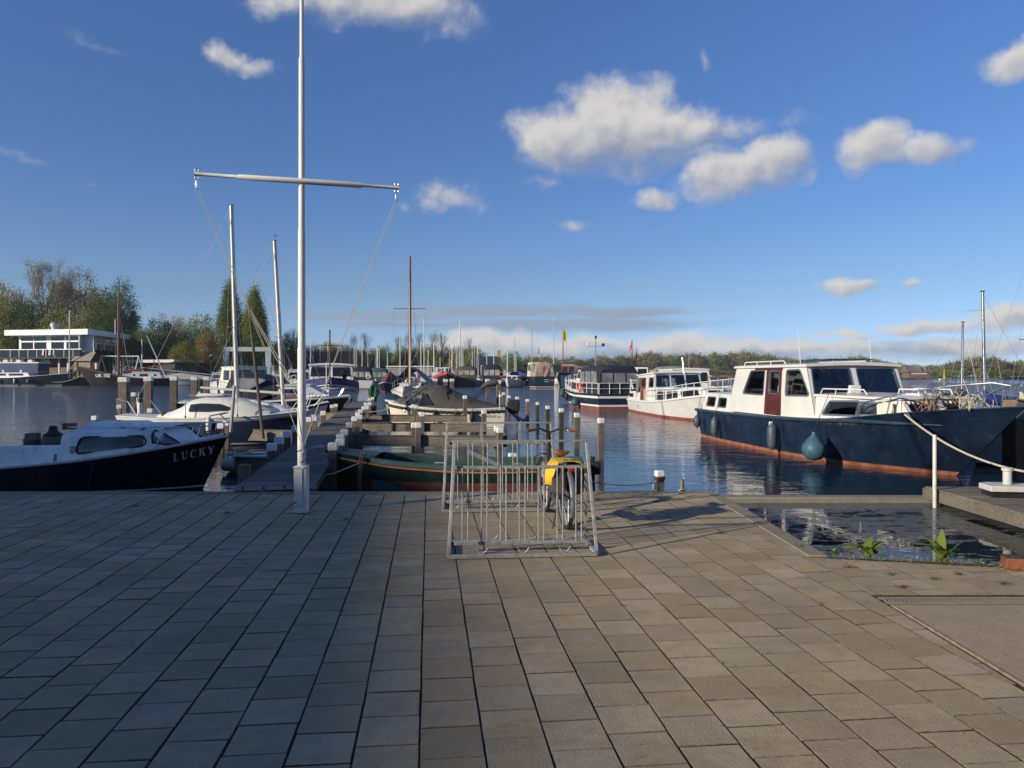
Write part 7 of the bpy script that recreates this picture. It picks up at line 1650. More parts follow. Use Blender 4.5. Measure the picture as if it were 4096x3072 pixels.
small_sailer((c1.x + 1.2, 25.6), (c1.x - 2.6, 24.2), CAM_H - ZW + (1505 - 1284) / FPX * 24.5, 'sailing dinghy with the shortest of the three masts at the right', M_canvas_b, mx=-.7, lean=-.08)
small_sailer((c2.x + 2.6, 22.6), (c2.x - 1.4, 21.6), CAM_H - ZW + (1505 - 1168) / FPX * 22, 'sailing dinghy with blue covers and the tallest mast at the right', M_canvas_u, mx=.6, lean=.1)
small_sailer((c3.x + 3.0, 19.3), (c3.x - 1.6, 18.7), CAM_H - ZW + (1505 - 1200) / FPX * 19 + 2, 'sailing dinghy with tan sail cover at the right edge', mat('beige_sailcloth', (.48, .44, .36), .85, var=.12, bump=.4, bscale=14), mx=.7, lean=-.5)

# ================================================================== left bank boats
def ldn(px, D): return P2(px, D)
def blue_left(b, h, L):
    for k, (x, ball) in enumerate(((-1.6, False), (2.0, False), (5.4, True))): fender(b, (x, -h.half(h.t_of(x), .9) - (.25 if not ball else .5), 1.7 if not ball else 1.75), .24 if not ball else .5, 1.3, M_galv if not ball else M_fender, (x, -h.half(h.t_of(x), 1.8), 1.9), ball=ball)
    MB().loft([[(-11, -1.4, 2.9), (-11, 1.4, 2.9), (-3.6, 1.4, 2.9), (-3.6, -1.4, 2.9)], [(-10, -1.2, 4.3), (-10, 1.2, 4.3), (-5.4, 1.2, 4.3), (-5.4, -1.2, 4.3)]]).build('wheelhouse', M_glass_d, b); MB().bar((-5.4, -1.25, 4.3), (-3.5, -1.45, 2.9), .12, .12).build('screen_pillar', R2, b)
    MB().tube([(3.6, -.5, 3.1), (9, -.5, 3.2)], .04, 6).build('roof_pole', M_mahog, b)
motorboat(ldn(-170, 176), ldn(282, 174), 'long navy cruiser with white cabin top at the far left bank', 2.3, 1.9, 1.1, hullm=M_navy, stripe=M_white2, boot=M_navy, blocks=[(-4.5, 5.5, 1.9, 3.0, 1.6, W_, R2, 2, 1.0)], extra=blue_left, group='boats along the left bank')
bg = empty('house_boat', (P2(60, 182)[0] - 4, 182, ZW), 0, 'long dark blue box-shaped houseboat behind the navy cruiser', 'boat', 'boats along the left bank')
MB().box((0, 0, 3.1), (22, 4.4, 4.6)).build('hull', mat('houseboat_blue', (.02, .045, .13), .5, var=.2, vscale=.5), bg); MB().box((0, 0, 5.5), (22.5, 4.8, .3)).build('roof', R2, bg)
for k in range(4): MB().box((-6 + k * 4.3, -2.22, 3.4), (.5, .06, .7)).build('window', R2, bg)
for k, x in enumerate((2.0, 5.2, 8)): MB().box((x, 0, 5.95), (1.1, 1.2, .6)).build('roof_vent', M_cream, bg)
def botter():
    f = Fr(P2(712, 178), P2(302, 172)); b = f.root('botter', 'old black fishing sailboat with UK 102 on its bow and a tall brown mast', 'boat', 'boats along the left bank'); L = f.L
    M_tar = mat('tarred_hull', (.022, .022, .026), .5, var=.3, vscale=.6)
    h = Hull(b, (-L / 2, -L / 2 + .8), (L / 2, L / 2 - 3.2), 2.7, [(0, 1.75), (.3, 1.7), (.6, 2.2), (.85, 3.6), (1, 4.7)], [(0, .55), (.35, 1), (.7, .95), (.9, .55), (1, .05)], [(0, .6), (.5, .7), (.8, .45), (1, .15)], bands=[(.0, 0), (.1, 0)], mats=[M_tar])
    h.rail(mat('weathered_rail', (.14, .10, .06), .8, var=.2), .10, 0, 0); h.deck(M_beam, -.1, 0, .97, .1)
    cabin(b, [(-7.8, 1.7), (-7.0, 3.1), (-1.3, 3.2), (-.8, 1.8)], lambda x: 1.5, .1, [[(-4.6, 2.2), (-4.6, 2.8), (-2.8, 2.8), (-2.8, 2.2)], [(-1.9, 2.25), (-1.9, 2.75), (-1.45, 2.75), (-1.45, 2.25)], [(-6.4, 2.25), (-6.4, 2.75), (-5.9, 2.75), (-5.9, 2.25)]], [], (W_, M_glass_d, M_alu), (R2, .15, .1, .1), see=False)
    xm = f.loc(None, 474, 1495, 0)[0]; zt = f.loc(None, 476, 1122, 0)[1]
    mst = MB().tube([(xm, 0, 1.6), (xm, 0, zt * .73), (xm - .1, 0, zt)], [.34, .26, .12], 10).build('mast', wood('varnished_spar', (.17, .055, .02), (.28, .10, .035), .3, (14, 14, 1), .1, .4), b)
    for k, dx in enumerate((-1.2, -1.8, -2.4, -.7)): stay(b, [(xm - .1, 0, zt * (.9 - .09 * k)), (xm + dx, -.6 + .3 * k, 2.3)], .05, M_rope_d if k % 2 else M_rope, 'halyard')
    MB().tube([(xm - 1.2, 0, 3.1), (xm - 14.5, 0, 6.2)], [.17, .13], 8).build('boom', wood('varnished_spar', (.17, .055, .02), (.28, .10, .035), .3), b)
    MB().tube([(xm - 1.0, .3, 3.2), (xm - 5.0, .3, 3.7)], .4, 8).build('furled_sail', M_canvas_r, b, smooth=70)
    MB().box((xm + 6.2, -.8, 3.4), (2.6, .6, .5)).build('lee_board_cover', R2, b, bevel=.2)
    e = h.pt(.80, 2.55, 1); text('UK 102', 1.05, R2, h.obj, h.pt(.77, 2.35, 1) + Vector((0, .75, 0)), (R(90), 0, R(176) - .18), bold=.03)
    MB().tube(sag((L / 2 - 1.5, 0, 2.6), (L / 2 + 4.5, 1, .9), .6), .10, 6).build('mooring_line', M_rope, b)
botter()
def tent_boat(b, h, L):
    MB().loft([[(x, u * w, 1.5 + z * v) for u, v in ((-1, 0), (0, 1), (1, 0))] for x, w, z in ((-7.5, 1.4, .6), (0, 1.9, 1.6), (7, 1.0, .5))], False, True, True).build('boom_tent', mat('beige_sailcloth', (.48, .44, .36), .85), b, smooth=30)
    MB().tube([(-9, 0, 2.4), (9, 0, 4.4)], .13, 7).build('boom', R2, b); m_ = MB().tube([(3.0, 0, 1.4), (7.5, 0, 12.2)], [.2, .12], 8).build('mast', mat('cream_alloy_mast', (.56, .54, .48), .4, .25), b)
    stay(b, [(7.5, 0, 12.2), (-9, 0, 2.2)], .03, name='stay'); flag(b, (1.6, 0, 10.2), 1.0, 1.0, [M_yf], 1, .5)
motorboat(ldn(800, 188), ldn(640, 184), 'beige-tented sailing boat lying behind the tall piles at the left bank', 2.0, 1.3, .5, extra=tent_boat, group='boats along the left bank', name='sailing_boat')

# ================================================================== yachts with bare masts in the harbour behind: each one a boat
YA = None
def yacht(px, D, top, m_mast, k, spread=True, wid=.085):
    global YA
    X, Y = P2(px, D)
    if YA is None:
        YA = []
        for hm in (W_, M_navy, M_cream):
            b = empty('moored_yacht', (0, 0, ZW), 0); b['label'] = 'bare-masted yacht'; b['category'] = 'boat'
            h = Hull(b, (-4, -3.7), (4, 3.3), 1.35, [(0, 1.1), (.5, 1.0), (1, 1.35)], [(0, .65), (.4, 1), (.7, .85), (1, .03)], bands=[(.0, 1), (.1, 1)], mats=[hm, M_navy], nt=10); h.deck(M_white2, 0, 0, .98, .05)
            cabin(b, [(-1.5, 1.0), (-1.4, 1.6), (1.5, 1.5), (2.0, 1.1)], lambda x: .9, .1, [[(-1.1, 1.2), (-1.1, 1.42), (1.1, 1.40), (1.1, 1.2)]], [], (W_, M_glass_d, None), (R2, .06, .04, .05), see=False)
            YA.append(b)
        for b in YA: yacht.protos = YA
    src = YA[k % 3]; c = copy_tree(src); c.location = (X, Y, ZW); c.rotation_euler = (0, 0, rt.uniform(-.6, .6) + (math.pi if rt.random() < .5 else 0))
    zt = CAM_H - ZW + (HY - top) / FPX * Y
    ln = rt.uniform(-.012, .012) * zt
    ms = MB().tube([(.6, 0, 1.3), (.6 + ln, 0, zt)], [wid * 1.1, wid * .8], 6).build('mast', m_mast, c)
    if spread and zt > 5:
        z = zt * .55
        for s_ in (1, -1): stay(c, [(.6 + ln, 0, zt - .1), (.6, s_ * .8, z), (.5, s_ * 1.3, 1.1)], .010, name='shroud')
        MB().bar((.6, -.8, z), (.6, .8, z), .05, .04).build('spreader', m_mast, ms)
        stay(c, [(.6 + ln, 0, zt - .1), (3.9, 0, 1.3)], .010, name='forestay'); stay(c, [(.6 + ln, 0, zt - .1), (-3.9, 0, 1.2)], .010, name='backstay')
    if k % 2: MB().tube([(.6, 0, 2.2), (-2.6, 0, 2.3)], [.18, .12], 7).build('boom_cover', (M_canvas_u, M_canvas_g, M_canvas_n)[k % 3], c, smooth=60)
    c['group'] = 'bare-masted yachts in the harbour behind'; return c
def nth(n):
    u = ['', 'first', 'second', 'third', 'fourth', 'fifth', 'sixth', 'seventh', 'eighth', 'ninth']
    if n < 21: return ORD[n - 1]
    t = {2: 'twenty', 3: 'thirty', 4: 'forty', 5: 'fifty', 6: 'sixty', 7: 'seventy'}[n // 10]
    return t + '-' + u[n % 10] if n % 10 else t[:-1] + 'ieth'
M_mA = mat('pale_alloy_mast', (.62, .62, .60), .35, .3, var=.06); M_mW = mat('pale_wood_mast', (.42, .28, .12), .5, var=.15)
masts = [(1232, 1345), (1262, 1395), (1290, 1380), (1305, 1360), (1323, 1375), (1372, 1385), (1390, 1410), (1409, 1390), (1434, 1395), (1458, 1350), (1483, 1400), (1501, 1390), (1514, 1382), (1527, 1395), (1541, 1405), (1591, 1340), (1634, 1410), (1650, 1375), (1675, 1375), (1694, 1370), (1706, 1275), (1722, 1400), (1747, 1370), (1770, 1430), (1790, 1375), (1798, 1372), (1818, 1395), (1848, 1280), (1856, 1390), (1862, 1392), (1881, 1405), (1908, 1380), (1921, 1345), (1956, 1420), (1985, 1345), (2020, 1410), (2050, 1350), (2055, 1412), (2136, 1312), (2205, 1270)]
lab_done = {1848: 'yacht with the tall white mast just left of the black barn', 1706: 'yacht with the tall white mast among the bare trees', 2136: 'yacht with spreaders on a pale mast just right of the black barn', 2205: 'yacht with the tallest white mast right of the black barn'}
for k, (px, top) in enumerate(masts):
    D = 172 + rt.uniform(0, 26); y_ = yacht(px, D, top, M_mW if k % 7 == 3 else M_mA, k, spread=(k % 2 == 0) or px in lab_done, wid=.10 if px not in lab_done else .13)
    y_['label'] = lab_done.get(px, f'yacht under the {nth(k + 1)} bare mast from the left in the crowded harbour behind')
for b in YA:
    for c in kids(b):
        for g_ in kids(c): bpy.data.objects.remove(g_)
        bpy.data.objects.remove(c)
    bpy.data.objects.remove(b)
# yellow-flag pole boat and the one with the green flag
f_, b_, h_ = motorboat(P2(2262, 196), P2(2245, 184), 'wooden-masted boat flying a yellow flag above the moored launches', 2.0, 1.6, .5, blocks=[(-3, 3, 1.6, 3.0, 1.5, W_, R2, 3, .5)], name='sailing_boat', extra=lambda b, h, L: (MB().tube([(1, 0, 1.6), (1.4, 0, 14.0)], [.16, .10], 8).build('mast', wood('varnished_spar', (.17, .055, .02), (.28, .10, .035), .3), b), MB().tube([(1.45, 0, 14.0), (1.5, 0, 14.9)], .05, 5).build('flag_staff', M_mahog, b), flag(b, (1.5, 0, 14.4), 1.7, 2.6, [M_yf], 2.0, .45)))
motorboat(P2(2160, 205), P2(2150, 192), 'boat with a drooping green flag on a thin pole above the tan canopy launch', 2.0, 1.6, .5, blocks=[(-3, 3, 1.6, 3.0, 1.5, W_, R2, 3, .5)], extra=lambda b, h, L: (MB().tube([(0, 0, 1.6), (0, 0, 10.0)], .09, 6).build('pole', M_mahog, b), flag(b, (0, 0, 9.6), 1.2, 2.4, [M_gf, M_yf, M_gf], 0.3, .5)))
# boat with a yellow signal on the open lake
motorboat(P2(3758, 430), P2(3792, 432), 'small white open boat lying on the far lake', .8, .8, .3, name='open_boat', extra=lambda b, h, L: MB().tube([(.3, 0, .7), (.3, 0, 6.5)], [.35, .1], 7).build('yellow_sail', M_yf, b), group=None)
motorboat(P2(3488, 440), P2(3516, 445), 'tiny white motor boat seen through the blue cruiser windscreen', .8, .8, .3, name='motor_boat', blocks=[(-1.5, 1, .8, 1.7, .7, W_, R2, 0, .4)], group=None)
# ================================================================== land
def grass_mat():
    m = bpy.data.materials.new('bank_grass'); m.use_nodes = True; g = G(m.node_tree); P = g.geo('Position')
    c = g.mix(g.noise(P, .15, 5).ramp(.35, .65), (.035, .05, .018), (.075, .085, .035)); c = g.mix(g.noise(P, 1.2, 4).ramp(.45, .7) * .5, c, (.10, .085, .055))
    g.out(g.principled(c, .95, 0, g.bump(g.noise(P, 2, 4), .5, .2), .2)); return m
M_grass = grass_mat()
def land(name, pts, z):
    mb = MB(); cx = sum(p[0] for p in pts) / len(pts); cy = sum(p[1] for p in pts) / len(pts)
    mb.loft([[(p[0], p[1], ZW - .6) for p in pts], [(p[0], p[1], ZW + .55) for p in pts], [(p[0] + (cx - p[0]) * .012, p[1] + (cy - p[1]) * .012, z) for p in pts]], True, False, True)
    o = mb.build(name, M_grass, smooth=0); o['kind'] = 'structure'; return o
land('left_bank', [(-500, 186), (-78, 186), (-62, 205), (4, 209), (9, 222), (-20, 262), (-60, 700), (-500, 900)], 1.3)
land('far_shore', [(5, 640), (230, 735), (330, 640), (420, 520), (1100, 430), (1600, 900), (900, 1700), (-200, 1500), (-200, 700)], 1.0)

# ================================================================== trees
def leaf_mat(name, a, b, tr=.35):
    m = bpy.data.materials.new(name); m.use_nodes = True; g = G(m.node_tree)
    oi = g.s(g.n('ShaderNodeObjectInfo').outputs['Random']); P = g.geo('Position')
    n = g.noise(P, .22, 4, .6); c = g.mix(n.ramp(.3, .7), a, b); v = oi * .6 + .7; c = g.mix(1.0, c, g.comb(v * 1.05, v, v * .9), 'MULTIPLY')
    d = g.n('ShaderNodeBsdfDiffuse'); g.link(c, d.inputs[0]); t = g.n('ShaderNodeBsdfTranslucent'); g.link(c, t.inputs[0])
    mx = g.n('ShaderNodeMixShader'); mx.inputs[0].default_value = tr; g.link(d.outputs[0], mx.inputs[1]); g.link(t.outputs[0], mx.inputs[2]); g.out(mx.outputs[0]); return m
L_ol = leaf_mat('olive_leaves', (0.168, 0.192, 0.072), (0.276, 0.282, 0.120)); L_gr = leaf_mat('green_leaves', (0.130, 0.194, 0.056), (0.244, 0.308, 0.106)); L_dk = leaf_mat('dark_leaves', (0.058, 0.098, 0.044), (0.117, 0.167, 0.069))
L_ye = leaf_mat('yellow_green_leaves', (0.196, 0.210, 0.044), (0.300, 0.284, 0.090)); L_br = leaf_mat('brown_spring_leaves', (.17, .135, .05), (.24, .19, .08)); L_pop = leaf_mat('poplar_leaves', (.09, .14, .04), (.18, .23, .07)); L_gy = leaf_mat('grey_brown_twigs', (0.192, 0.174, 0.114), (0.312, 0.282, 0.180))
M_bark = mat('bark', (.085, .068, .05), .95, var=.3, vscale=2, bump=.5, bscale=8)
def crown_mesh(name, rs, H, W, shape, nclump, per, leaf, m, z0=.25, hollow=.55):
    """leaf-sized faces gathered in clumps through the crown volume; returns the mesh and clump centres"""
    C = []
    while len(C) < nclump:
        p = rs.uniform(-1, 1, 3); r = np.linalg.norm(p)
        if r > 1 or (r < hollow and rs.random() > .35): continue
        zz = (p[2] + 1) / 2
        if shape == 'poplar': w = (.35 + .65 * math.sin(math.pi * min(1, zz * .85 + .12))) * (1 if zz < .75 else 1 - (zz - .75) * 2.2)
        elif shape == 'conifer': w = 1.05 - zz
        elif shape == 'dome': w = 1.0 if zz > .3 else .75 + zz * .8
        else: w = 1.0 + .18 * math.sin(7 * zz + 3 * math.atan2(p[1], p[0]))
        C.append((p[0] * W / 2 * w, p[1] * W / 2 * w, H * (z0 + (1 - z0) * zz)))
    C = np.array(C); n = nclump * per
    rad = W * rs.uniform(.05, .12, nclump) if shape != 'poplar' else W * rs.uniform(.07, .13, nclump)
    idx = np.repeat(np.arange(nclump), per)
    off = rs.normal(0, 1, (n, 3)) * rad[idx][:, None]; off[:, 2] *= .75 if shape != 'poplar' else 1.7
    ctr = C[idx] + off
    a = rs.normal(0, 1, (n, 3)); a /= np.linalg.norm(a, axis=1)[:, None]; t = rs.normal(0, 1, (n, 3)); b = np.cross(a, t); b /= np.linalg.norm(b, axis=1)[:, None]
    sz = leaf * rs.uniform(.6, 1.3, n)[:, None]
    v = np.stack([ctr - a * sz, ctr + b * sz * .6, ctr + a * sz, ctr - b * sz * .6], 1).reshape(-1, 3)
    me = bpy.data.meshes.new(name); me.vertices.add(n * 4); me.vertices.foreach_set('co', v.ravel()); me.loops.add(n * 4); me.loops.foreach_set('vertex_index', np.arange(n * 4)); me.polygons.add(n); me.polygons.foreach_set('loop_start', np.arange(n) * 4)
    me.update(calc_edges=True); me.materials.append(m); me.shade_smooth() if False else None
    return me, C
def trunk_mesh(rs, H, W, C, r0, limbs=14):
    mb = MB(); top = Vector((rs.uniform(-.03, .03) * W, rs.uniform(-.03, .03) * W, H * .8)); mb.tube([(0, 0, -.5), (0, 0, H * .25), top * .6 + Vector((0, 0, H * .06)), top], [r0, r0 * .75, r0 * .5, r0 * .15], 7)
    for k in range(min(limbs, len(C))):
        c = Vector(C[k * (len(C) // limbs)]); b = Vector((0, 0, max(H * .18, c.z * .55))); mb.tube([b, b.lerp(c, .5) + Vector((0, 0, H * .03)), c], [r0 * .32, r0 * .2, r0 * .06], 5)
    return mb
def bare_mesh(seed, H, W, r0, depth=6, leafy_=None, spread=.55, up=.25, split=3):
    rs = random.Random(seed); mb = MB(); tips = []
    def grow(p, d, L, r, k):
        n = 3 if k < 2 else 2; pts = [p]; q = p.copy(); dd = d.copy()
        for i in range(n):
            dd = (dd + Vector((rs.gauss(0, .10), rs.gauss(0, .10), rs.gauss(0, .06) + up * .10))).normalized(); q = q + dd * (L / n); pts.append(q.copy())
        mb.tube(pts, [r * (1 - .38 * i / n) for i in range(n + 1)], 5 if k < 2 else 3, cap=False)
        if k >= depth: tips.append(q.copy()); return
        m = split if k > 0 else split + 2
        for j in range(m):
            ax = Vector((rs.gauss(0, 1), rs.gauss(0, 1), rs.gauss(0, .5))).normalized(); s_ = spread * rs.uniform(.6, 1.3)
            nd = (dd + ax * s_ + Vector((0, 0, up))).normalized(); st = pts[-1] if j < 2 or k == 0 else pts[-2].lerp(pts[-1], rs.random())
            grow(st, nd, L * rs.uniform(.62, .80), r * rs.uniform(.5, .64), k + 1)
    grow(Vector((0, 0, -.3)), Vector((rs.gauss(0, .03), rs.gauss(0, .03), 1)).normalized(), H * .27, r0, 0)
    zs = max(v[2] for v in mb.v); xs_ = max(max(abs(v[0]), abs(v[1])) for v in mb.v); sx = W / 2 / xs_; sz = H / zs
    mb.v = [(v[0] * sx, v[1] * sx, v[2] * sz) for v in mb.v]
    return mb, [(t.x * sx, t.y * sx, t.z * sz) for t in tips]
PROTO = {}
def proto(key, H, W, shape, ncl, per, leaf, m, r0, z0=.25, seed=1):
    rs = np.random.RandomState(seed); me, C = crown_mesh('crown', rs, H, W, shape, ncl, per, leaf, m, z0); tm = trunk_mesh(rs, H, W, C, r0).mesh('trunk', M_bark, 40); PROTO[key] = (me, tm, H, W)
def tree(key, px, D, top, wpx, label, group, base=None, name='tree', zoff=1.0):
    """place a tree whose crown top and width are those seen in the photograph"""
    me, tm, H, W = PROTO[key]; X, Y = P2(px, D); zt = CAM_H + (HY - top) / FPX * D; zb = zoff if base is None else base; h = zt - zb; w = wpx / FPX * D
    o = empty(name, (X, Y, zb), rt.uniform(0, 6.28), label, 'tree', group); o.scale = (w / W, w / W, h / H)
    mobj('crown', me, o)
    if tm: mobj('trunk', tm, o)
    return o
proto('round_a', 20, 15, 'round', 180, 60, .28, L_ol, .38, .18, 1); proto('round_b', 20, 15, 'round', 180, 60, .28, L_gr, .38, .18, 2); proto('round_c', 20, 14, 'dome', 170, 55, .28, L_dk, .38, .12, 3)
proto('round_d', 20, 15, 'round', 140, 55, .24, L_gy, .35, .2, 4); proto('yellow', 14, 13, 'dome', 190, 60, .22, L_ye, .3, .08, 5); proto('brown', 15, 13, 'round', 150, 55, .22, L_br, .3, .1, 6)
proto('poplar', 30, 8.5, 'poplar', 360, 130, .22, L_pop, .4, .04, 7); proto('conifer', 20, 9, 'conifer', 170, 70, .24, L_dk, .3, .05, 8); proto('ivy', 22, 13, 'round', 220, 75, .22, L_dk, .4, .1, 9); proto('sparse', 22, 15, 'round', 110, 18, .26, L_ol, .35, .2, 10)
proto('far_a', 18, 17, 'dome', 110, 34, .50, L_ol, .4, .05, 11); proto('far_b', 18, 16, 'round', 110, 34, .50, L_gr, .4, .05, 12); proto('far_c', 18, 16, 'dome', 95, 34, .48, L_gy, .4, .05, 13); proto('far_d', 18, 17, 'round', 110, 34, .48, L_dk, .4, .05, 14); proto('far_e', 18, 15, 'dome', 95, 34, .48, L_ye, .4, .04, 15)
def bare_proto(key, seed, H, W, r0, depth, leafm=None, leaf=.2, per=2, **kw):
    mb, tips = bare_mesh(seed, H, W, r0, depth, **kw); tm = mb.mesh('trunk', M_bark, 40); me = None
    if leafm is not None:
        rs = np.random.RandomState(seed); C = np.repeat(np.array(tips), per, 0); n = len(C); ctr = C + rs.normal(0, .55, (n, 3)); a = rs.normal(0, 1, (n, 3)); a /= np.linalg.norm(a, axis=1)[:, None]; t = rs.normal(0, 1, (n, 3)); b = np.cross(a, t); b /= np.linalg.norm(b, axis=1)[:, None]
        v = np.stack([ctr - a * leaf, ctr + b * leaf * .5, ctr + a * leaf, ctr - b * leaf * .5], 1).reshape(-1, 3); me = bpy.data.meshes.new('crown'); me.from_pydata(v.tolist(), [], [(4 * i, 4 * i + 1, 4 * i + 2, 4 * i + 3) for i in range(n)]); me.materials.append(leafm)
    else:
        k = len(mb.v) // 2
    PROTO[key] = (me, tm, H, W)
def btree(key, px, D, top, wpx, label, group, name='bare_tree'):
    me, tm, H, W = PROTO[key]; X, Y = P2(px, D); zt = CAM_H + (HY - top) / FPX * D; w = wpx / FPX * D
    o = empty(name, (X, Y, 1.0), rt.uniform(0, 6.28), label, 'tree', group); o.scale = (w / W, w / W, (zt - 1.0) / H)
    if me: mobj('crown', me, o)
    mobj('trunk', tm, o); return o
bare_proto('bare_big', 21, 26, 22, .55, 6, L_gy, .17, 9, spread=.66, up=.12); bare_proto('bare_a', 22, 20, 10, .26, 5, spread=.5, up=.3); bare_proto('bare_b', 23, 20, 12, .26, 5, spread=.55, up=.26); bare_proto('half', 24, 22, 15, .3, 6, L_ol, .26, 3, spread=.55, up=.25, split=2)
GL = 'trees behind the left bank'
btree('bare_big', 205, 228, 1036, 215, 'great round-crowned bare tree behind the white clubhouse', GL, 'bare_tree')
btree('half', 372, 226.8, 1080, 165, 'open-crowned tree with few leaves right of the great bare tree', GL, 'tree')
tree('ivy', 486, 226, 1120, 120, 'dark green leafy tree standing behind the brown boat mast', GL)
tree('conifer', 530, 226, 1240, 75, 'narrow dark conifer at the right end of the clubhouse', GL, name='conifer')
tree('yellow', 12, 226, 1150, 130, 'yellow-green tree at the left edge', GL); tree('ivy', 105, 226, 1205, 120, 'dark evergreen mass left of the great bare tree', GL)
tree('yellow', 235, 226, 1245, 150, 'yellow-green bush rising right behind the clubhouse roof', GL); tree('round_a', 345, 226, 1255, 140, 'olive bush behind the right half of the clubhouse', GL); tree('round_c', 440, 226, 1210, 150, 'dark bush beneath the leafy tree by the mast', GL)
tree('round_b', 160, 228, 1190, 170, 'green tree below the crown of the great bare tree', GL); tree('round_a', 405, 229, 1165, 150, 'olive tree behind the open-crowned tree', GL); tree('round_b', 672, 216, 1300, 110, 'mid green tree right of the dark tree in the dip', GL)
btree('bare_a', 75, 230.8, 1140, 90, 'small bare tree between the yellow-green tree and the great bare tree', GL)
tree('round_d', 40, 232.4, 1160, 160, 'grey twiggy tree farthest left behind the yellow-green tree', GL); tree('round_d', 300, 235.2, 1150, 230, 'grey twiggy wood behind the open-crowned tree', GL)
tree('round_c', 640, 212, 1268, 120, 'dark tree in the dip right of the clubhouse', GL); tree('round_c', 575, 206, 1310, 110, 'low dark tree by the conifer', GL); tree('round_b', 800, 222, 1262, 130, 'pale green round tree left of the poplars', GL); tree('round_d', 720, 224, 1272, 110, 'grey-brown tree left of the pale green one', GL)
tree('yellow', 735, 197, 1372, 100, 'light green willow bush behind the numbered sheds', GL, name='bush'); tree('brown', 830, 205, 1322, 100, 'orange-brown budding tree left of the nearer poplar', GL)
tree('poplar', 920, 214, 1135, 88, 'left and taller of the two dark green poplars', GL, name='poplar'); tree('poplar', 1018, 214, 1158, 92, 'right and lower of the two dark green poplars', GL, name='poplar')
tree('ivy', 1150, 218, 1330, 55, 'narrow ivy-covered trunk right of the poplars', GL); tree('ivy', 1190, 219, 1345, 50, 'second ivy-covered trunk, just left of the flagpole', GL); btree('bare_a', 1165, 224, 1300, 90, 'thin bare tree behind the ivy-covered trunks', GL)
for k, (px, w) in enumerate(((600, 120), (690, 120), (760, 110), (860, 120), (960, 120), (1060, 110), (1120, 90))):
    tree(('round_c', 'round_a', 'round_d')[k % 3], px, 232 + k * 2, 1335 + (k * 37) % 40, w, f'{nth(k + 1)} tree from the left in the dark belt behind the poplars and sheds', 'dark belt of trees behind the sheds')
GM = 'tree belt behind the harbour'
for k in range(26):
    px = 1200 + k * 27 + rt.uniform(-8, 8); tp = (1372 if px < 1400 else 1400 if px < 1560 else 1392) + rt.uniform(-14, 18)
    tree(('round_a', 'round_c', 'round_d', 'round_b')[(k * 5) % 4], px, 236 + rt.uniform(0, 20), tp, 72, f'{nth(k + 1)} tree from the left in the long belt behind the harbour masts', GM)
for k, (px, tp, w) in enumerate(((1410, 1325, 65), (1462, 1318, 70), (1555, 1365, 45), (1585, 1332, 60), (1640, 1322, 75), (1690, 1318, 80), (1735, 1312, 85), (1775, 1320, 85), (1845, 1365, 45), (1880, 1338, 55))):
    btree('bare_a' if k % 2 else 'bare_b', px, 230 + (k % 3) * 4, tp, w, f'{nth(k + 1)} tall bare tree from the left above the harbour tree belt', 'tall bare trees above the harbour')
tree('yellow', 1835, 202, 1428, 95, 'bright green bush left of the black barn', GM, name='bush'); tree('round_b', 2045, 204, 1408, 85, 'green willow in front of the right end of the black barn', GM, name='willow'); tree('round_b', 1900, 222, 1390, 80, 'green tree behind the left end of the black barn', GM)
# far shore of the lake
GF = 'wood on the far shore of the lake'
def top_at(px): return float(np.interp(px, [2080, 2150, 2250, 2350, 2450, 2560, 2640, 2700, 2800, 2900, 3000, 3100, 3200, 3300, 3400, 3480, 3560, 3640, 3700, 3760, 3850, 3900, 3960, 4000, 4060, 4200], [1448, 1432, 1442, 1436, 1432, 1425, 1424, 1418, 1424, 1420, 1422, 1428, 1440, 1442, 1432, 1450, 1456, 1468, 1470, 1462, 1440, 1436, 1432, 1450, 1456, 1455]))
def dist_at(px): return float(np.interp(px, [2080, 2600, 3000, 3400, 3800, 4200], [690, 760, 760, 640, 520, 490]))
keys = ('far_a', 'far_c', 'far_b', 'far_d', 'far_a', 'far_c')
k = 0; px = 2085.0
while px < 4230:
    D = dist_at(px)
    tree(keys[(k * 7) % 6], px, D + rt.uniform(14, 40), top_at(px) + rt.uniform(-14, 2), rt.uniform(60, 105), f'{nth(k + 1)} tall tree from the left in the wood along the far lake shore', GF)
    if k % 2 == 0: tree(('far_e', 'far_b', 'far_a')[k % 3], px + rt.uniform(0, 20), D + rt.uniform(4, 10), rt.uniform(1466, 1486), rt.uniform(50, 80), f'{nth(k // 2 + 1)} low tree from the left at the water line of the far shore', 'lower trees along the far shore')
    px += rt.uniform(24, 36); k += 1
for k, px in enumerate((2140, 2500, 3020, 3080)): btree('bare_b', px, dist_at(px) + 12, top_at(px) - 8, 60, f'{nth(k + 1)} bare tree from the left in the far shore wood', 'bare trees on the far shore')

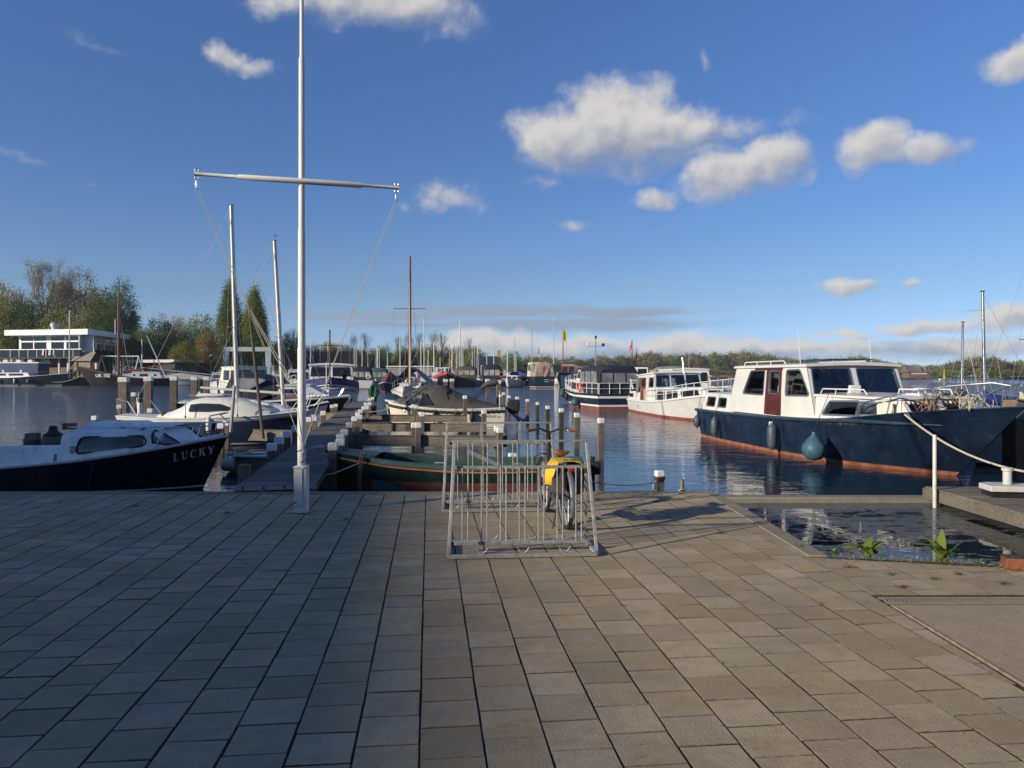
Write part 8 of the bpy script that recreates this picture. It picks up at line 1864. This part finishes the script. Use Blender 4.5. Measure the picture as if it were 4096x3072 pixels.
# ================================================================== white clubhouse on the left bank
def clubhouse():
    A = Vector(P2(28, 192)); Bc = Vector(P2(349, 187)); C = Vector(P2(512, 212)); zf = lambda py, D: CAM_H + (HY - py) / FPX * D
    o = empty('clubhouse', (Bc.x, Bc.y, 0), 0, 'white flat-roofed clubhouse with big windows and a balcony on the left bank', 'building')
    g0 = 1.3; fl = 7.1; wt = 12.2; rt_ = 13.6
    M_wb = mat('clubhouse_brick', (.14, .095, .07), .85, var=.2, vscale=1); M_fa = mat('white_fascia', (.74, .74, .72), .5, var=.04, vscale=.3)
    def facade(P, Q, inset_, nb, name, dark=False):
        d = (Q - P); L = d.length; d.normalize(); nrm = Vector((d.y, -d.x)); 
        if nrm.y > 0 and name == 'front': nrm = -nrm
        if name == 'side' and nrm.x < 0: nrm = -nrm
        base = P - nrm * inset_
        pt = lambda a, z, off=0.0: Vector((base.x + d.x * a + nrm.x * off - Bc.x, base.y + d.y * a + nrm.y * off - Bc.y, z))
        return d, L, nrm, pt
    # roof slab following the L-shaped front
    def roof(z0, z1, nm, m, grow):
        back = 16
        poly = [A, Bc, C, C + Vector((-14, 8)), A + Vector((2, back))]; ctr = sum(poly, Vector((0, 0))) / 5
        poly = [p + (p - ctr).normalized() * grow for p in poly]
        return MB().prism([(p.x - Bc.x, p.y - Bc.y) for p in poly], lambda a, b: (a, b, z0), lambda a, b: (a, b, z1)).build(nm, m, o, smooth=0)
    roof(wt, rt_, 'roof', M_fa, .6); roof(fl - .6, fl, 'balcony_floor', M_fa, .5)
    ix = roof(fl, wt - .02, 'upper_room', mat('clubhouse_interior', (.06, .05, .042), .9, var=.3, vscale=.3), -7.0)
    roof(g0, fl - .62, 'lower_wall', M_wb, -4.0)
    for (P, Q, bays, nm) in ((A, Bc, [(.085, .245), (.25, .415), (.465, .635), (.655, .82)], 'front'), (Bc, C, [(.03, .20), (.22, .38), (.42, .60), (.62, .78), (.80, .95)], 'side')):
        d, L, nrm, pt = facade(P, Q, 2.2, 4, nm)
        holes = []; z0 = fl + .9 if nm == 'front' else fl + .3
        for (u0, u1) in bays:
            for (a, b_) in ((z0, z0 + (wt - z0) * .60), (z0 + (wt - z0) * .66, wt - .25)): holes.append([(u0 * L + .1, a + .1), (u1 * L - .1, a + .1), (u1 * L - .1, b_), (u0 * L + .1, b_)])
        panel([(L * .06, fl + .001), (L * .995, fl + .001), (L * .995, wt - .001), (L * .06, wt - .001)], holes, lambda a, b_: pt(a, b_), lambda a, b_: pt(a, b_, -.25), 'window_wall', M_fa, o)
        for h_ in holes:
            w = MB().loft([[pt(a, b_, -.14) for a, b_ in h_], [pt(a, b_, -.10) for a, b_ in h_]]).build('window', M_glass, o, smooth=0)
            if nm == 'side' and h_[0][1] < fl + 1.5:
                um = (h_[0][0] + h_[1][0]) / 2; MB().bar(pt(um, h_[0][1]), pt(um, h_[2][1]), .12, .12).build('mullion', M_fa, w)
        # model boats on the sills
        if nm == 'front':
            for u, s_ in ((.19, 1.0), (.33, .6), (.60, .5)):
                MB().loft([[pt(u * L - 1.3 * s_, z0 + .3, -.9), pt(u * L + 1.1 * s_, z0 + .3, -.9), pt(u * L + .5 * s_, z0 + 2.6 * s_ + .3, -.9)], [pt(u * L - 1.3 * s_, z0 + .3, -.85), pt(u * L + 1.1 * s_, z0 + .3, -.85), pt(u * L + .5 * s_, z0 + 2.6 * s_ + .3, -.85)]]).build('model_sail', M_wf, o, smooth=0)
        # glass balcony with posts
        _, L2, n2, p2 = facade(P, Q, -1.6, 0, nm)
        n = 9 if nm == 'front' else 6
        for k in range(n):
            a, c_ = L2 * (k / n) - (1.4 if k == 0 and nm == 'front' else 0), L2 * ((k + 1) / n) - .1
            w = MB().loft([[p2(a, fl - .5), p2(c_, fl - .5), p2(c_, fl + 1.3), p2(a, fl + 1.3)], [p2(a, fl - .5, .05), p2(c_, fl - .5, .05), p2(c_, fl + 1.3, .05), p2(a, fl + 1.3, .05)]]).build('balcony_glass', glass_mat('balcony_glass', (.22, .22, .21), .05), o, smooth=0)
            MB().bar(p2(a, fl - .7), p2(a, fl + 1.5), .12, .12).build('post', M_alu, w)
        MB().bar(p2(-1.4 if nm == 'front' else 0, fl + 1.4), p2(L2, fl + 1.4), .10, .10).build('handrail', M_alu, o)
        if nm == 'front':
            MB().bar(p2(0, fl - .75), p2(L2, fl - .75), .2, .35).build('balcony_edge', mat('dark_edge', (.03, .03, .03), .7), o)
            _, L3, n3, p3 = facade(P, Q, 3.2, 0, nm)
            u0 = L3 * .62; dr = MB().loft([[p3(u0, g0), p3(u0 + 2.6, g0), p3(u0 + 2.6, g0 + 4.3), p3(u0, g0 + 4.3)], [p3(u0, g0, .12), p3(u0 + 2.6, g0, .12), p3(u0 + 2.6, g0 + 4.3, .12), p3(u0, g0 + 4.3, .12)]]).build('door', mat('orange_wood_door', (.30, .10, .02), .4, var=.15, vscale=.6), o, smooth=0)
            for (a, w_, z_, h_) in ((u0 + 3.0, 2.2, g0 + 1.2, 3.2), (u0 + 6, 5.2, g0 + 3.4, 1.3), (L3 * .30, 6, g0 + 3.4, 1.6)): MB().loft([[p3(a, z_), p3(a + w_, z_), p3(a + w_, z_ + h_), p3(a, z_ + h_)], [p3(a, z_, .10), p3(a + w_, z_, .10), p3(a + w_, z_ + h_, .10), p3(a, z_ + h_, .10)]]).build('lower_window', M_glass_d, o, smooth=0)
            for u in (.02, .44, .62, .73): MB().bar(p2(u * L2, g0, -2.5), p2(u * L2, fl - .6, -2.5), .35, .35).build('column', M_fa, o)
            for k, u in enumerate((.52, .53, .57, .60, .615, .655)): MB().bar(p2(u * L2, fl - .1, .2), p2(u * L2 + .15, fl + 1.2 + .1 * (k % 3), .2), .22, .15).build('hanging_towel', M_wf if k % 2 else M_rf if k == 2 else M_wf, o)
    MB().lathe([(.9, 0), (.9, 1.0), (1.15, 1.1), (1.15, 1.9), (.8, 2.3)], (Vector(P2(220, 196)).x - Bc.x, 196 - Bc.y, rt_), 12).build('roof_vent', M_galv, o)
    return o
clubhouse()
for (px, D, t, b_, lab) in ((278, 184, 1242, 1402, 'white flagpole in front of the clubhouse balcony'), (461, 198, 1278, 1345, 'short white pole above the right end of the clubhouse roof'), (568, 195, 1357, 1440, 'grey lamp pole right of the clubhouse')):
    q = at(px, t, D); o = MB().tube([(0, 0, 1.2), (0, 0, q.z)], [.16, .11], 8).build('pole', M_white2 if D < 199 else M_white2); o.location = (q.x, q.y, 0); tag(o, lab, 'pole')
# low sheds with numbered doors
def sheds():
    A = Vector(P2(600, 197)); B_ = Vector(P2(700, 193)); C = Vector(P2(792, 200)); o = empty('shed_row', (B_.x, B_.y, 0), 0, 'low dark shed row with a white roof edge and doors numbered one to six', 'shed')
    M_sd = mat('dark_shed_boards', (.035, .034, .036), .8, var=.25, vscale=.7); zt = 5.3; g0 = 1.2
    MB().prism([(A.x - B_.x, A.y - B_.y), (0, 0), (C.x - B_.x, C.y - B_.y), (C.x - B_.x, C.y - B_.y + 9), (A.x - B_.x, A.y - B_.y + 9)], lambda a, b: (a, b, g0), lambda a, b: (a, b, zt)).build('wall', M_sd, o, smooth=0)
    MB().prism([(A.x - B_.x - 6, A.y - B_.y - .5), (0, -.7), (C.x - B_.x + .6, C.y - B_.y - .6), (C.x - B_.x + .6, C.y - B_.y + 9), (A.x - B_.x - 6, A.y - B_.y + 9)], lambda a, b: (a, b, zt), lambda a, b: (a, b, zt + .75)).build('roof', mat('pale_roof_edge', (.50, .50, .49), .6, var=.1), o, smooth=0)
    d = (C - B_); L = d.length; d.normalize(); ang = math.atan2(d.y, d.x); nrm = Vector((d.y, -d.x))
    for k in range(6):
        p = d * (.35 + k * L / 6.6); q = p + nrm * .05
        dr = MB().bar((q.x, q.y, 3.0), (q.x + d.x * (L / 6.6 - .25), q.y + d.y * (L / 6.6 - .25), 3.0), .08, 3.5).build('door', mat('grey_shed_door', (.06, .06, .065), .7, var=.2), o, smooth=0)
        c = p + d * (L / 13.2) + nrm * .12; text(str(k + 1), .95, R2, dr, (c.x, c.y, 3.3), (R(90), 0, ang), bold=.02)
sheds()
# gantry for lifting boats
gq = [at(906, 1480, 205), at(1075, 1480, 205)]; ga = empty('boat_gantry', ((gq[0].x + gq[1].x) / 2, 205, 0), 0, 'pale grey-blue portal gantry for lifting boats between the poplars', 'gantry')
M_gan = mat('grey_blue_steel', (.27, .33, .35), .6, var=.12, vscale=.4); hw = (gq[1].x - gq[0].x) / 2; zt = at(0, 1389, 205).z
for s_ in (-1, 1): MB().loft([[(s_ * hw - .55, -.5, 1), (s_ * hw + .55, -.5, 1), (s_ * hw + .55, .5, 1), (s_ * hw - .55, .5, 1)], [(s_ * hw - .85, -.6, zt), (s_ * hw + .85, -.6, zt), (s_ * hw + .85, .6, zt), (s_ * hw - .85, .6, zt)]]).build('leg', M_gan, ga)
MB().box((0, 0, zt - .55), (hw * 2 + 1.75, 1.25, 1.2)).build('beam', M_gan, ga)
bq = at(838, 1400, 208); bb_ = MB().box((0, 0, 0), (5.0, .8, .6)).build('crane_jib', mat('light_blue_paint', (.10, .26, .42), .5, var=.15)); bb_.location = bq; tag(bb_, 'light blue horizontal crane jib left of the gantry', 'crane'); MB().box((2.3, 0, -3.5), (.3, .3, 6.8)).build('jib_post', M_galv, bb_)
lq = at(845, 1490, 186); la = empty('street_lamp', (lq.x, lq.y, 1.2), 0, 'old-fashioned lantern on a dark pole left of the gantry', 'street lamp')
zl = at(845, 1420, 186).z - 1.2; MB().lathe([(.22, 0), (.14, .4), (.10, zl - 1.3), (.16, zl - 1.25)], n=10).build('pole', M_rubber, la); MB().lathe([(.25, zl - 1.25), (.55, zl - .35), (.62, zl - .3), (.15, zl - .02), (0, zl)], n=6).build('lantern', glass_mat('lantern_glass', (.6, .6, .55)), la, smooth=0); MB().lathe([(.66, zl - .32), (.2, zl + .02), (0, zl + .2)], n=6).build('lantern_cap', M_galv, la, smooth=0)
# playground
M_pw = wood('play_tower_wood', (.20, .17, .13), (.34, .29, .22), .85, (2, 2, 8), .4)
def playground():
    D = 186.5; s_ = D / FPX; o = at(352, 1490, D); t = empty('play_tower', (o.x, o.y, 1.2), R(-8), 'weathered wooden play tower with a shingle roof and ramp by the water', 'play tower')
    for x in (-2.2, 1.8):
        for y in (-1.6, 1.6): MB().box((x, y, 2.2), (.3, .3, 4.4)).build('leg', M_pw, t)
    for k in range(5): MB().box((-.2, -1.75, 2.3 + k * .42), (4.4, .1, .39)).build('board', M_pw, t); MB().box((-.2, 1.75, 2.3 + k * .42), (4.4, .1, .39)).build('board', M_pw, t)
    for k in range(5): MB().box((2.05, 0, 2.3 + k * .42), (.1, 3.4, .39)).build('board', M_pw, t)
    MB().loft([[(-2.9, -2.3, 4.4), (2.5, -2.3, 4.4), (2.2, 0, 6.6), (-2.6, 0, 6.6)], [(-2.9, -2.4, 4.3), (2.5, -2.4, 4.3), (2.2, -.1, 6.5), (-2.6, -.1, 6.5)]]).build('roof', M_pw, t, smooth=0); MB().loft([[(-2.9, 2.3, 4.4), (2.5, 2.3, 4.4), (2.2, 0, 6.6), (-2.6, 0, 6.6)], [(-2.9, 2.4, 4.3), (2.5, 2.4, 4.3), (2.2, .1, 6.5), (-2.6, .1, 6.5)]]).build('roof', M_pw, t, smooth=0)
    for y in (-1.2, 1.2): MB().bar((-2.2, y, 4.2), (-5.6, y, .1), .25, .3).build('ramp_beam', M_pw, t)
    for k in range(6): f_ = (k + .5) / 6; MB().box((-2.2 - 3.4 * f_, 0, 2.6 - 2.4 * f_), (.5, 2.4, .12)).build('step', M_pw, t)
    for k in range(3): MB().box((2.7 + .5 * k, -1.4, 3.1), (.38, .06, 1.5)).build('cloth_strip', M_canvas_r if k % 2 == 0 else M_wf, t)
    MB().bar((-2.2, -1.7, 3.9), (1.2, -1.9, .2), .2, .2).build('brace', M_pw, t)
    a = at(404, 1425, 188); b = at(555, 1428, 188); sw = empty('swing_set', ((a.x + b.x) / 2, 188, 1.2), 0, 'pale steel swing set behind the old fishing boat', 'swing'); w = (b.x - a.x) / 2; zt = a.z - 1.2
    MB().tube([(-w, 0, zt), (w, 0, zt)], .14, 8).build('top_bar', M_white2, sw)
    for x in (-w, w):
        for dx, dy in ((-.6, -1.5), (.9, 1.5)): MB().tube([(x, 0, zt), (x + dx, dy, 0)], .13, 7).build('leg', M_white2, sw)
    for x in (-.45, -.15, .25, .6):
        q = MB().box((x * w, 0, .9), (.8, .4, .1)).build('seat', M_rubber, sw)
        for k in (-.35, .35): MB().tube([(x * w + k, 0, zt), (x * w + k, 0, .9)], .03, 4).build('chain', M_rope, q)
playground()
# black barn among the masts, and the grey boathouse wall
def barn():
    D = 213; a = at(1868, 1490, D); b = at(2012, 1490, D); o = empty('barn', ((a.x + b.x) / 2, D, 0), 0, 'long black timber barn with dark tiled roof behind the yachts', 'building'); w = (b.x - a.x) / 2
    zr = at(0, 1424, D).z; ze = at(0, 1458, D).z; M_bb = mat('black_boards', (.012, .012, .013), .7, var=.3, vscale=.6); M_tl = mat('dark_blue_tiles', (.035, .037, .045), .55, var=.25, vscale=.8)
    MB().box((0, 3, (1 + ze) / 2), (w * 2, 10, ze - 1)).build('wall', M_bb, o, smooth=0)
    rf = MB().loft([[(-w - .5, -2.8, ze - .2), (-w + 2.5, 3, zr), (-w - .5, 8.8, ze - .2)], [(w + .5, -2.8, ze - .2), (w - 1.0, 3, zr), (w + .5, 8.8, ze - .2)]]).build('roof', M_tl, o, smooth=0)
    MB().box((w - 1.2, 3, zr + .6), (1.0, 1.2, 2.2)).build('chimney', mat('yellow_brick', (.30, .22, .10), .85, var=.2), rf)
    for k, x in enumerate((-.2, .15, .5)): q = MB().box((x * w, -2.03, 2.6), (2.2, .08, 2.2)).build('window', M_glass_d, o, smooth=0); MB().box((x * w, -2.06, 2.6), (.15, .08, 2.2)).build('mullion', R2, q, smooth=0)
    MB().box((w * .75, -2.6, 2.8), (3.4, 1.2, .3)).build('porch', R2, o)
    c = at(2082, 1490, 216); o2 = empty('barn', (c.x, 216, 0), 0, 'small black shed with pyramid roof right of the willow', 'building'); zr2 = at(0, 1443, 216).z; ze2 = at(0, 1461, 216).z
    MB().box((0, 2, (1 + ze2) / 2), (5.0, 6, ze2 - 1)).build('wall', M_bb, o2, smooth=0); MB().loft([[(-3.1, -1.5, ze2), (3.1, -1.5, ze2), (3.1, 5.5, ze2), (-3.1, 5.5, ze2)], [(-1.0, 2, zr2), (-.9, 2, zr2), (-.9, 2.1, zr2), (-1, 2.1, zr2)]]).build('roof', M_tl, o2, smooth=0); MB().bar((2.9, -1.4, 1), (2.9, -1.4, ze2), .15, .15).build('downpipe', M_rubber, o2)
    a = at(1478, 1490, 207); b = at(1730, 1490, 207); zt = at(0, 1476, 207).z
    gw = empty('boathouse_wall', ((a.x + b.x) / 2, 207, 0), 0, 'long low grey wall behind the moored cruisers', 'wall'); w = (b.x - a.x) / 2; n = 12
    for k in range(n): MB().box((-w + (k + .5) * 2 * w / n, 0, (zt + .8) / 2), (2 * w / n - .08, .3, zt - .8)).build('panel', mat('grey_sheet', (.24, .24, .235), .7, var=.12, vscale=.5, obj_rand=.12), gw, smooth=0)
    MB().box((0, 0, zt + .1), (2 * w, .5, .25)).build('top_rail', M_galv, gw)
    c = at(1640, 1480, 211); hs = empty('brick_house', (c.x, 211, 0), 0, 'low red-brown house just above the grey wall', 'building'); z2 = at(0, 1468, 211).z
    MB().box((0, 2, z2 / 2 + .4), (13, 5, z2 - .8)).build('wall', mat('red_brown_wall', (.20, .07, .045), .8, var=.2), hs, smooth=0); MB().box((0, 2, z2 + .15), (13.5, 5.4, .3)).build('roof', M_white2, hs, smooth=0)
    for k in range(5): MB().box((-5 + k * 2.3, -.53, z2 - 1.0), (1.4, .08, .9)).build('window', M_glass_d, hs, smooth=0)
barn()
# inn on the far shore
def inn():
    D = 505; c = at(3672, 1505, D); o = empty('shore_inn', (c.x, D, 0), 0, 'thatched reddish inn with swooping roof on the far shore', 'building'); k = D / FPX
    M_in = mat('inn_wall', (.15, .095, .075), .8); M_th = mat('thatch', (.15, .12, .10), .95, var=.2)
    MB().box((0, 3, 2.6), (82 * k, 9, 4.4)).build('wall', M_in, o, smooth=0); MB().box((4 * k, -1.6, 2.0), (60 * k, .3, 1.3)).build('red_awning', mat('red_awning', (.24, .075, .075), .7), o, smooth=0)
    for n in range(9): MB().box((-28 * k + n * 7 * k, -1.55, 3.6), (4 * k, .12, 1.1)).build('window', R2, o, smooth=0)
    for (x0, x1, z1) in ((-46, 12, 8.4), (14, 36, 7.2), (38, 50, 6.2)):
        rings = []
        for i in range(9):
            u = i / 8; x = (x0 + (x1 - x0) * u) * k; z = z1 + 1.6 * (abs(u - .5) * 2) ** 3; rings.append([(x, -2.4, 4.6), (x, 3, z), (x, 8.4, 4.6)])
        MB().loft(rings).build('thatched_roof', M_th, o, smooth=0)
inn()

# ================================================================== right foreground: sill, pontoon, pole, plants
M_sill = concrete('sill_concrete', (.20, .18, .14), (.30, .28, .22))
si = MB().box((5.2, 13.2, ZW + .02), (4.6, .26, .18)).build('inlet_sill', M_sill, bevel=.03); tag(si, 'low concrete sill closing the inlet, just above the water', 'sill')
po = empty('pontoon', (7.2, 10.0, 0), R(-1), 'weathered wooden pontoon at the right edge beyond the inlet', 'pontoon')
for k in range(19): o = MB().box((1.9, 0, 0), (3.8, .155, .04)).build('plank', M_beam, po, bevel=.004, seg=1); o.location = (0, .09 + k * .162, -.22 + rt.uniform(-.003, .003))
MB().box((.05, 1.55, -.33), (.10, 3.1, .18)).build('edge_beam', M_beam, po, bevel=.006); MB().box((1.9, 3.12, -.33), (3.8, .1, .18)).build('edge_beam', M_beam, po, bevel=.006); MB().box((1.9, -.02, -.33), (3.8, .1, .18)).build('edge_beam', M_beam, po, bevel=.006)
MB().box((1.9, 1.55, -.46), (3.6, 2.8, .2)).build('float', M_rubber, po)
bx = at(4010, 1975, 11.9); bo = empty('bollard', (7.98, 12.0, -.20), R(-8), 'pale bollard on a flat box standing on the pontoon', 'bollard')
MB().loft([[(x, y, z) for x, y in ((-.36, -.26), (.36, -.26), (.36, .16), (.2, .26), (-.2, .26), (-.36, .16))] for z in (.10, .19)]).build('plate', mat('pale_grp', (.50, .50, .47), .6, var=.1, vscale=6), bo, bevel=.01); MB().box((0, 0, .05), (.6, .4, .1)).build('box', M_rubber, bo); MB().lathe([(.065, .19), (.065, .40), (.085, .41), (.085, .46), (.0, .465)], n=16).build('head', mat('pale_grp', (.5, .5, .47), .6), bo)
v = hit(3755, 1965, -.22); wp_ = MB().lathe([(.031, -1.2), (.031, .72), (.024, .74)], n=14).build('pole', mat('worn_white_pole', (.60, .57, .52), .6, var=.12, vscale=7, dirt=(.28, .18, .10), damt=.5)); wp_.location = (7.16, 12.62, 0); tag(wp_, 'worn white round pole at the corner of the pontoon', 'pole')
v = at(4063, 1630, 17.2); bp = empty('mooring_pile', (v.x, v.y, 0), .2, 'thick brown wooden pile behind the bow of the blue cruiser', 'pile')
MB().box((0, 0, -.5), (.38, .38, 3.4)).build('pile', wood('big_pile_wood', (.13, .09, .055), (.27, .20, .13), .9, (14, 14, 1.2), .9), bp, bevel=.02); MB().box((0, 0, v.z - .0), (.36, .36, .05)).build('top', M_beam, bp); MB().box((.22, -.1, .9), (.05, .05, 2.4)).build('pipe', M_galv, bp)
bmv = empty('steel_beam', (5.2, 6.52, 0), R(-13), 'rusty red-brown steel beam lying at the inlet edge on the right', 'beam'); M_rb = mat('rusty_red_beam', (.20, .065, .03), .8, var=.3, vscale=4, dirt=(.12, .06, .03), bump=.3)
MB().box((.15, 0, .055), (1.9, .14, .10)).build('beam', M_rb, bmv, bevel=.006); MB().box((.15, .02, .108), (1.9, .16, .006)).build('top_dirt', M_joint, bmv)
# leafy weeds
M_leaf = leaf_mat('weed_leaves', (.13, .20, .045), (.20, .26, .08), .4); M_dry = mat('dry_grass', (.34, .26, .13), .9, var=.3)
def blade(L, w, bend, fold=.25, wave=.0, seg=7):
    """one broad leaf with a midrib, growing along x and up"""
    rings = []
    for i in range(seg + 1):
        t = i / seg; ww = w * math.sin(math.pi * min(1, t * .92 + .06)) ** .8; x = L * math.sin(bend * t) / max(.2, bend); z = L * (1 - math.cos(bend * t)) / max(.2, bend); q = wave * math.sin(t * 9)
        rings.append([Vector((z * 0 + x * .0 + (L * t) * math.cos(1.35 - bend * t), -ww, (L * t) * math.sin(1.35 - bend * t) + ww * fold + q)), Vector(((L * t) * math.cos(1.35 - bend * t), 0, (L * t) * math.sin(1.35 - bend * t))), Vector(((L * t) * math.cos(1.35 - bend * t), ww, (L * t) * math.sin(1.35 - bend * t) + ww * fold - q))])
    mb = MB(); mb.loft(rings, False, False, False); return mb.mesh('leaf', M_leaf, 60)
def weed(x, y, n, label, size, tilt):
    o = empty('dock_plant', (x, y, 0), 0, label, 'plant')
    for k in range(n):
        me = blade(size * rt.uniform(.5, 1.0), size * rt.uniform(.07, .13), rt.uniform(*tilt), rt.uniform(.1, .4), rt.uniform(0, .012)); l = mobj('leaf', me, o); l.rotation_euler = (rt.uniform(-.2, .2), 0, k * 6.283 / n * 1.0 + rt.uniform(-.4, .4)); l.location = (rt.uniform(-.03, .03), rt.uniform(-.03, .03), -.01)
    return o
weed(4.02, 6.94, 13, 'tall broad-leaved weed at the inlet edge near the steel beam', .34, (.05, .75)); weed(3.42, 7.16, 16, 'spreading broad-leaved weed at the corner of the inlet', .28, (.5, 1.25))
weed(3.10, 7.2, 7, 'small low weed left of the spreading weed', .13, (.3, 1.1)); weed(2.92, 7.55, 6, 'tiny weed on the inlet coping', .09, (.3, 1.1))
gs = MB()
for k in range(1500):
    t = rt.random(); x = 3.1 + t * 2.5; y = 7.12 - (x - 3.02) * .24 + rt.gauss(-.03, .045) - (.12 if x > 4.3 and rt.random() < .4 else 0); a = rt.uniform(0, 6.28); L = rt.uniform(.03, .12); z = rt.uniform(0, .03); w = .003; e = Vector((math.cos(a) * L, math.sin(a) * L * .6, rt.uniform(-.005, .035)))
    if y > 7.17 - (x - 3.02) * .22: continue
    p = Vector((x, y, z + .004)); q = p + e; nrm = Vector((-math.sin(a), math.cos(a), 0)) * w; gs.add([p - nrm, p + nrm, q], [(0, 1, 2)], 0 if rt.random() < .75 else 1)
g_o = gs.build('dry_grass', [M_dry, M_leaf], smooth=0); tag(g_o, 'dry grass and litter along the inlet edge', 'grass', kind='stuff')
# moss, grass tufts and litter in the paving joints
js = MB()
def tuft(x, y, n, h, w, mi):
    for k in range(n):
        a = rt.uniform(0, 6.28); r = abs(rt.gauss(0, w)); p = Vector((x + math.cos(a) * r, y + math.sin(a) * r, .0)); a2 = rt.uniform(0, 6.28); L = h * rt.uniform(.4, 1.2); q = p + Vector((math.cos(a2) * L * .8, math.sin(a2) * L * .8, L * rt.uniform(.1, .7))); nn = Vector((-math.sin(a2), math.cos(a2), 0)) * rt.uniform(.0015, .004); js.add([p - nn, p + nn, q], [(0, 1, 2)], mi)
spots = []
for k in range(70):
    y = rt.uniform(4.2, 10.9); x = rt.uniform(-.6 * y, min(2.8, .6 * y)); c = round((Vector((x, y)) - P0).dot(V) / TS); o_ = P0 + V * (c * TS) + U * ((Vector((x, y)) - P0).dot(U)); spots.append((o_.x, o_.y))
for (x, y) in spots:
    if x < 2.8 and y < 10.95: tuft(x, y, rt.randrange(6, 18), rt.uniform(.012, .035), .02, 0 if rt.random() < .45 else 1)
for k in range(45):     # joints near the quay edge and behind the rack are mossy
    x = rt.uniform(-4, 2.6); tuft(x, 10.9 + rt.gauss(0, .03), 16, .03, .05, 0 if rt.random() < .5 else 1)
for k in range(16): tuft(.45 + rt.gauss(0, .03) + (8.0 - 7.6) * .0 - k * .012, 7.5 + k * .07, 14, .03, .02, 0)
for k in range(40): tuft(-2.67 + rt.gauss(0, .09), 9.40 + rt.gauss(0, .05), 6, .03, .03, 0)
for (x, y) in ((3.2, 6.1), (3.6, 6.35), (3.9, 6.5), (3.3, 6.5), (3.05, 6.75), (4.1, 6.2), (-2.0, 9.0), (-3.6, 9.4), (-5.0, 9.9), (-6.2, 10.2), (2.3, 8.2), (1.7, 9.6), (2.0, 10.3), (1.2, 10.5)): tuft(x, y, 40, .06, .035, 1); tuft(x, y, 15, .05, .03, 0)
li = MB()      # dead leaves and crumbs blown over the paving
for k in range(420):
    y = 3.0 + rt.random() ** 1.3 * 7.8; x = rt.uniform(-.7 * y, min(2.75, .7 * y)); a = rt.uniform(0, 6.28); L = rt.uniform(.003, .010); p = Vector((x, y, .006)); u_ = Vector((math.cos(a), math.sin(a), rt.uniform(-.1, .25))) * L; w_ = Vector((-math.sin(a), math.cos(a), rt.uniform(-.1, .25))) * L * rt.uniform(.3, .7)
    li.add([p - u_, p - w_, p + u_ * .8, p + w_ * .5 + u_ * .4], [(0, 1, 2), (0, 2, 3)], rt.choice((0, 0, 1, 2)))
lo = li.build('leaf_litter', [mat('dead_leaf', (.09, .055, .03), .9, var=.4), mat('dark_crumb', (.03, .026, .02), .9), mat('pale_crumb', (.50, .47, .40), .8)], smooth=0); tag(lo, 'dead leaves and crumbs scattered over the paving', 'litter', kind='stuff')
jo = js.build('joint_weeds', [M_leaf, mat('brown_moss', (.13, .10, .045), .95, var=.3)], smooth=0); tag(jo, 'moss and weeds growing in the paving joints', 'weeds', kind='stuff')
# chain / mooring line between the quay posts and the small float line
ln = MB().tube(sag(at(2365, 1925, 12.1), (2.18, 11.4, .1), .05), .008, 5).build('mooring_rope', M_rope_d); tag(ln, 'thin dark line tied to the capped post at the quay edge', 'rope')

# ================================================================== the evening air over the lake
hz_ = MB().box((0, 825, 26), (3520, 1970, 60)).build('haze', M_glass, smooth=0)
hm = bpy.data.materials.new('haze_air'); hm.use_nodes = True; hg = G(hm.node_tree); pv = hg.n('ShaderNodeVolumePrincipled'); pv.inputs['Color'].default_value = (.86, .92, 1.0, 1); pv.inputs['Density'].default_value = .00013; pv.inputs['Anisotropy'].default_value = .2
ho_ = hg.n('ShaderNodeOutputMaterial'); hg.link(pv.outputs[0], ho_.inputs['Volume']); hz_.data.materials.clear(); hz_.data.materials.append(hm); tag(hz_, 'thin evening haze over the lake', 'haze', kind='stuff')
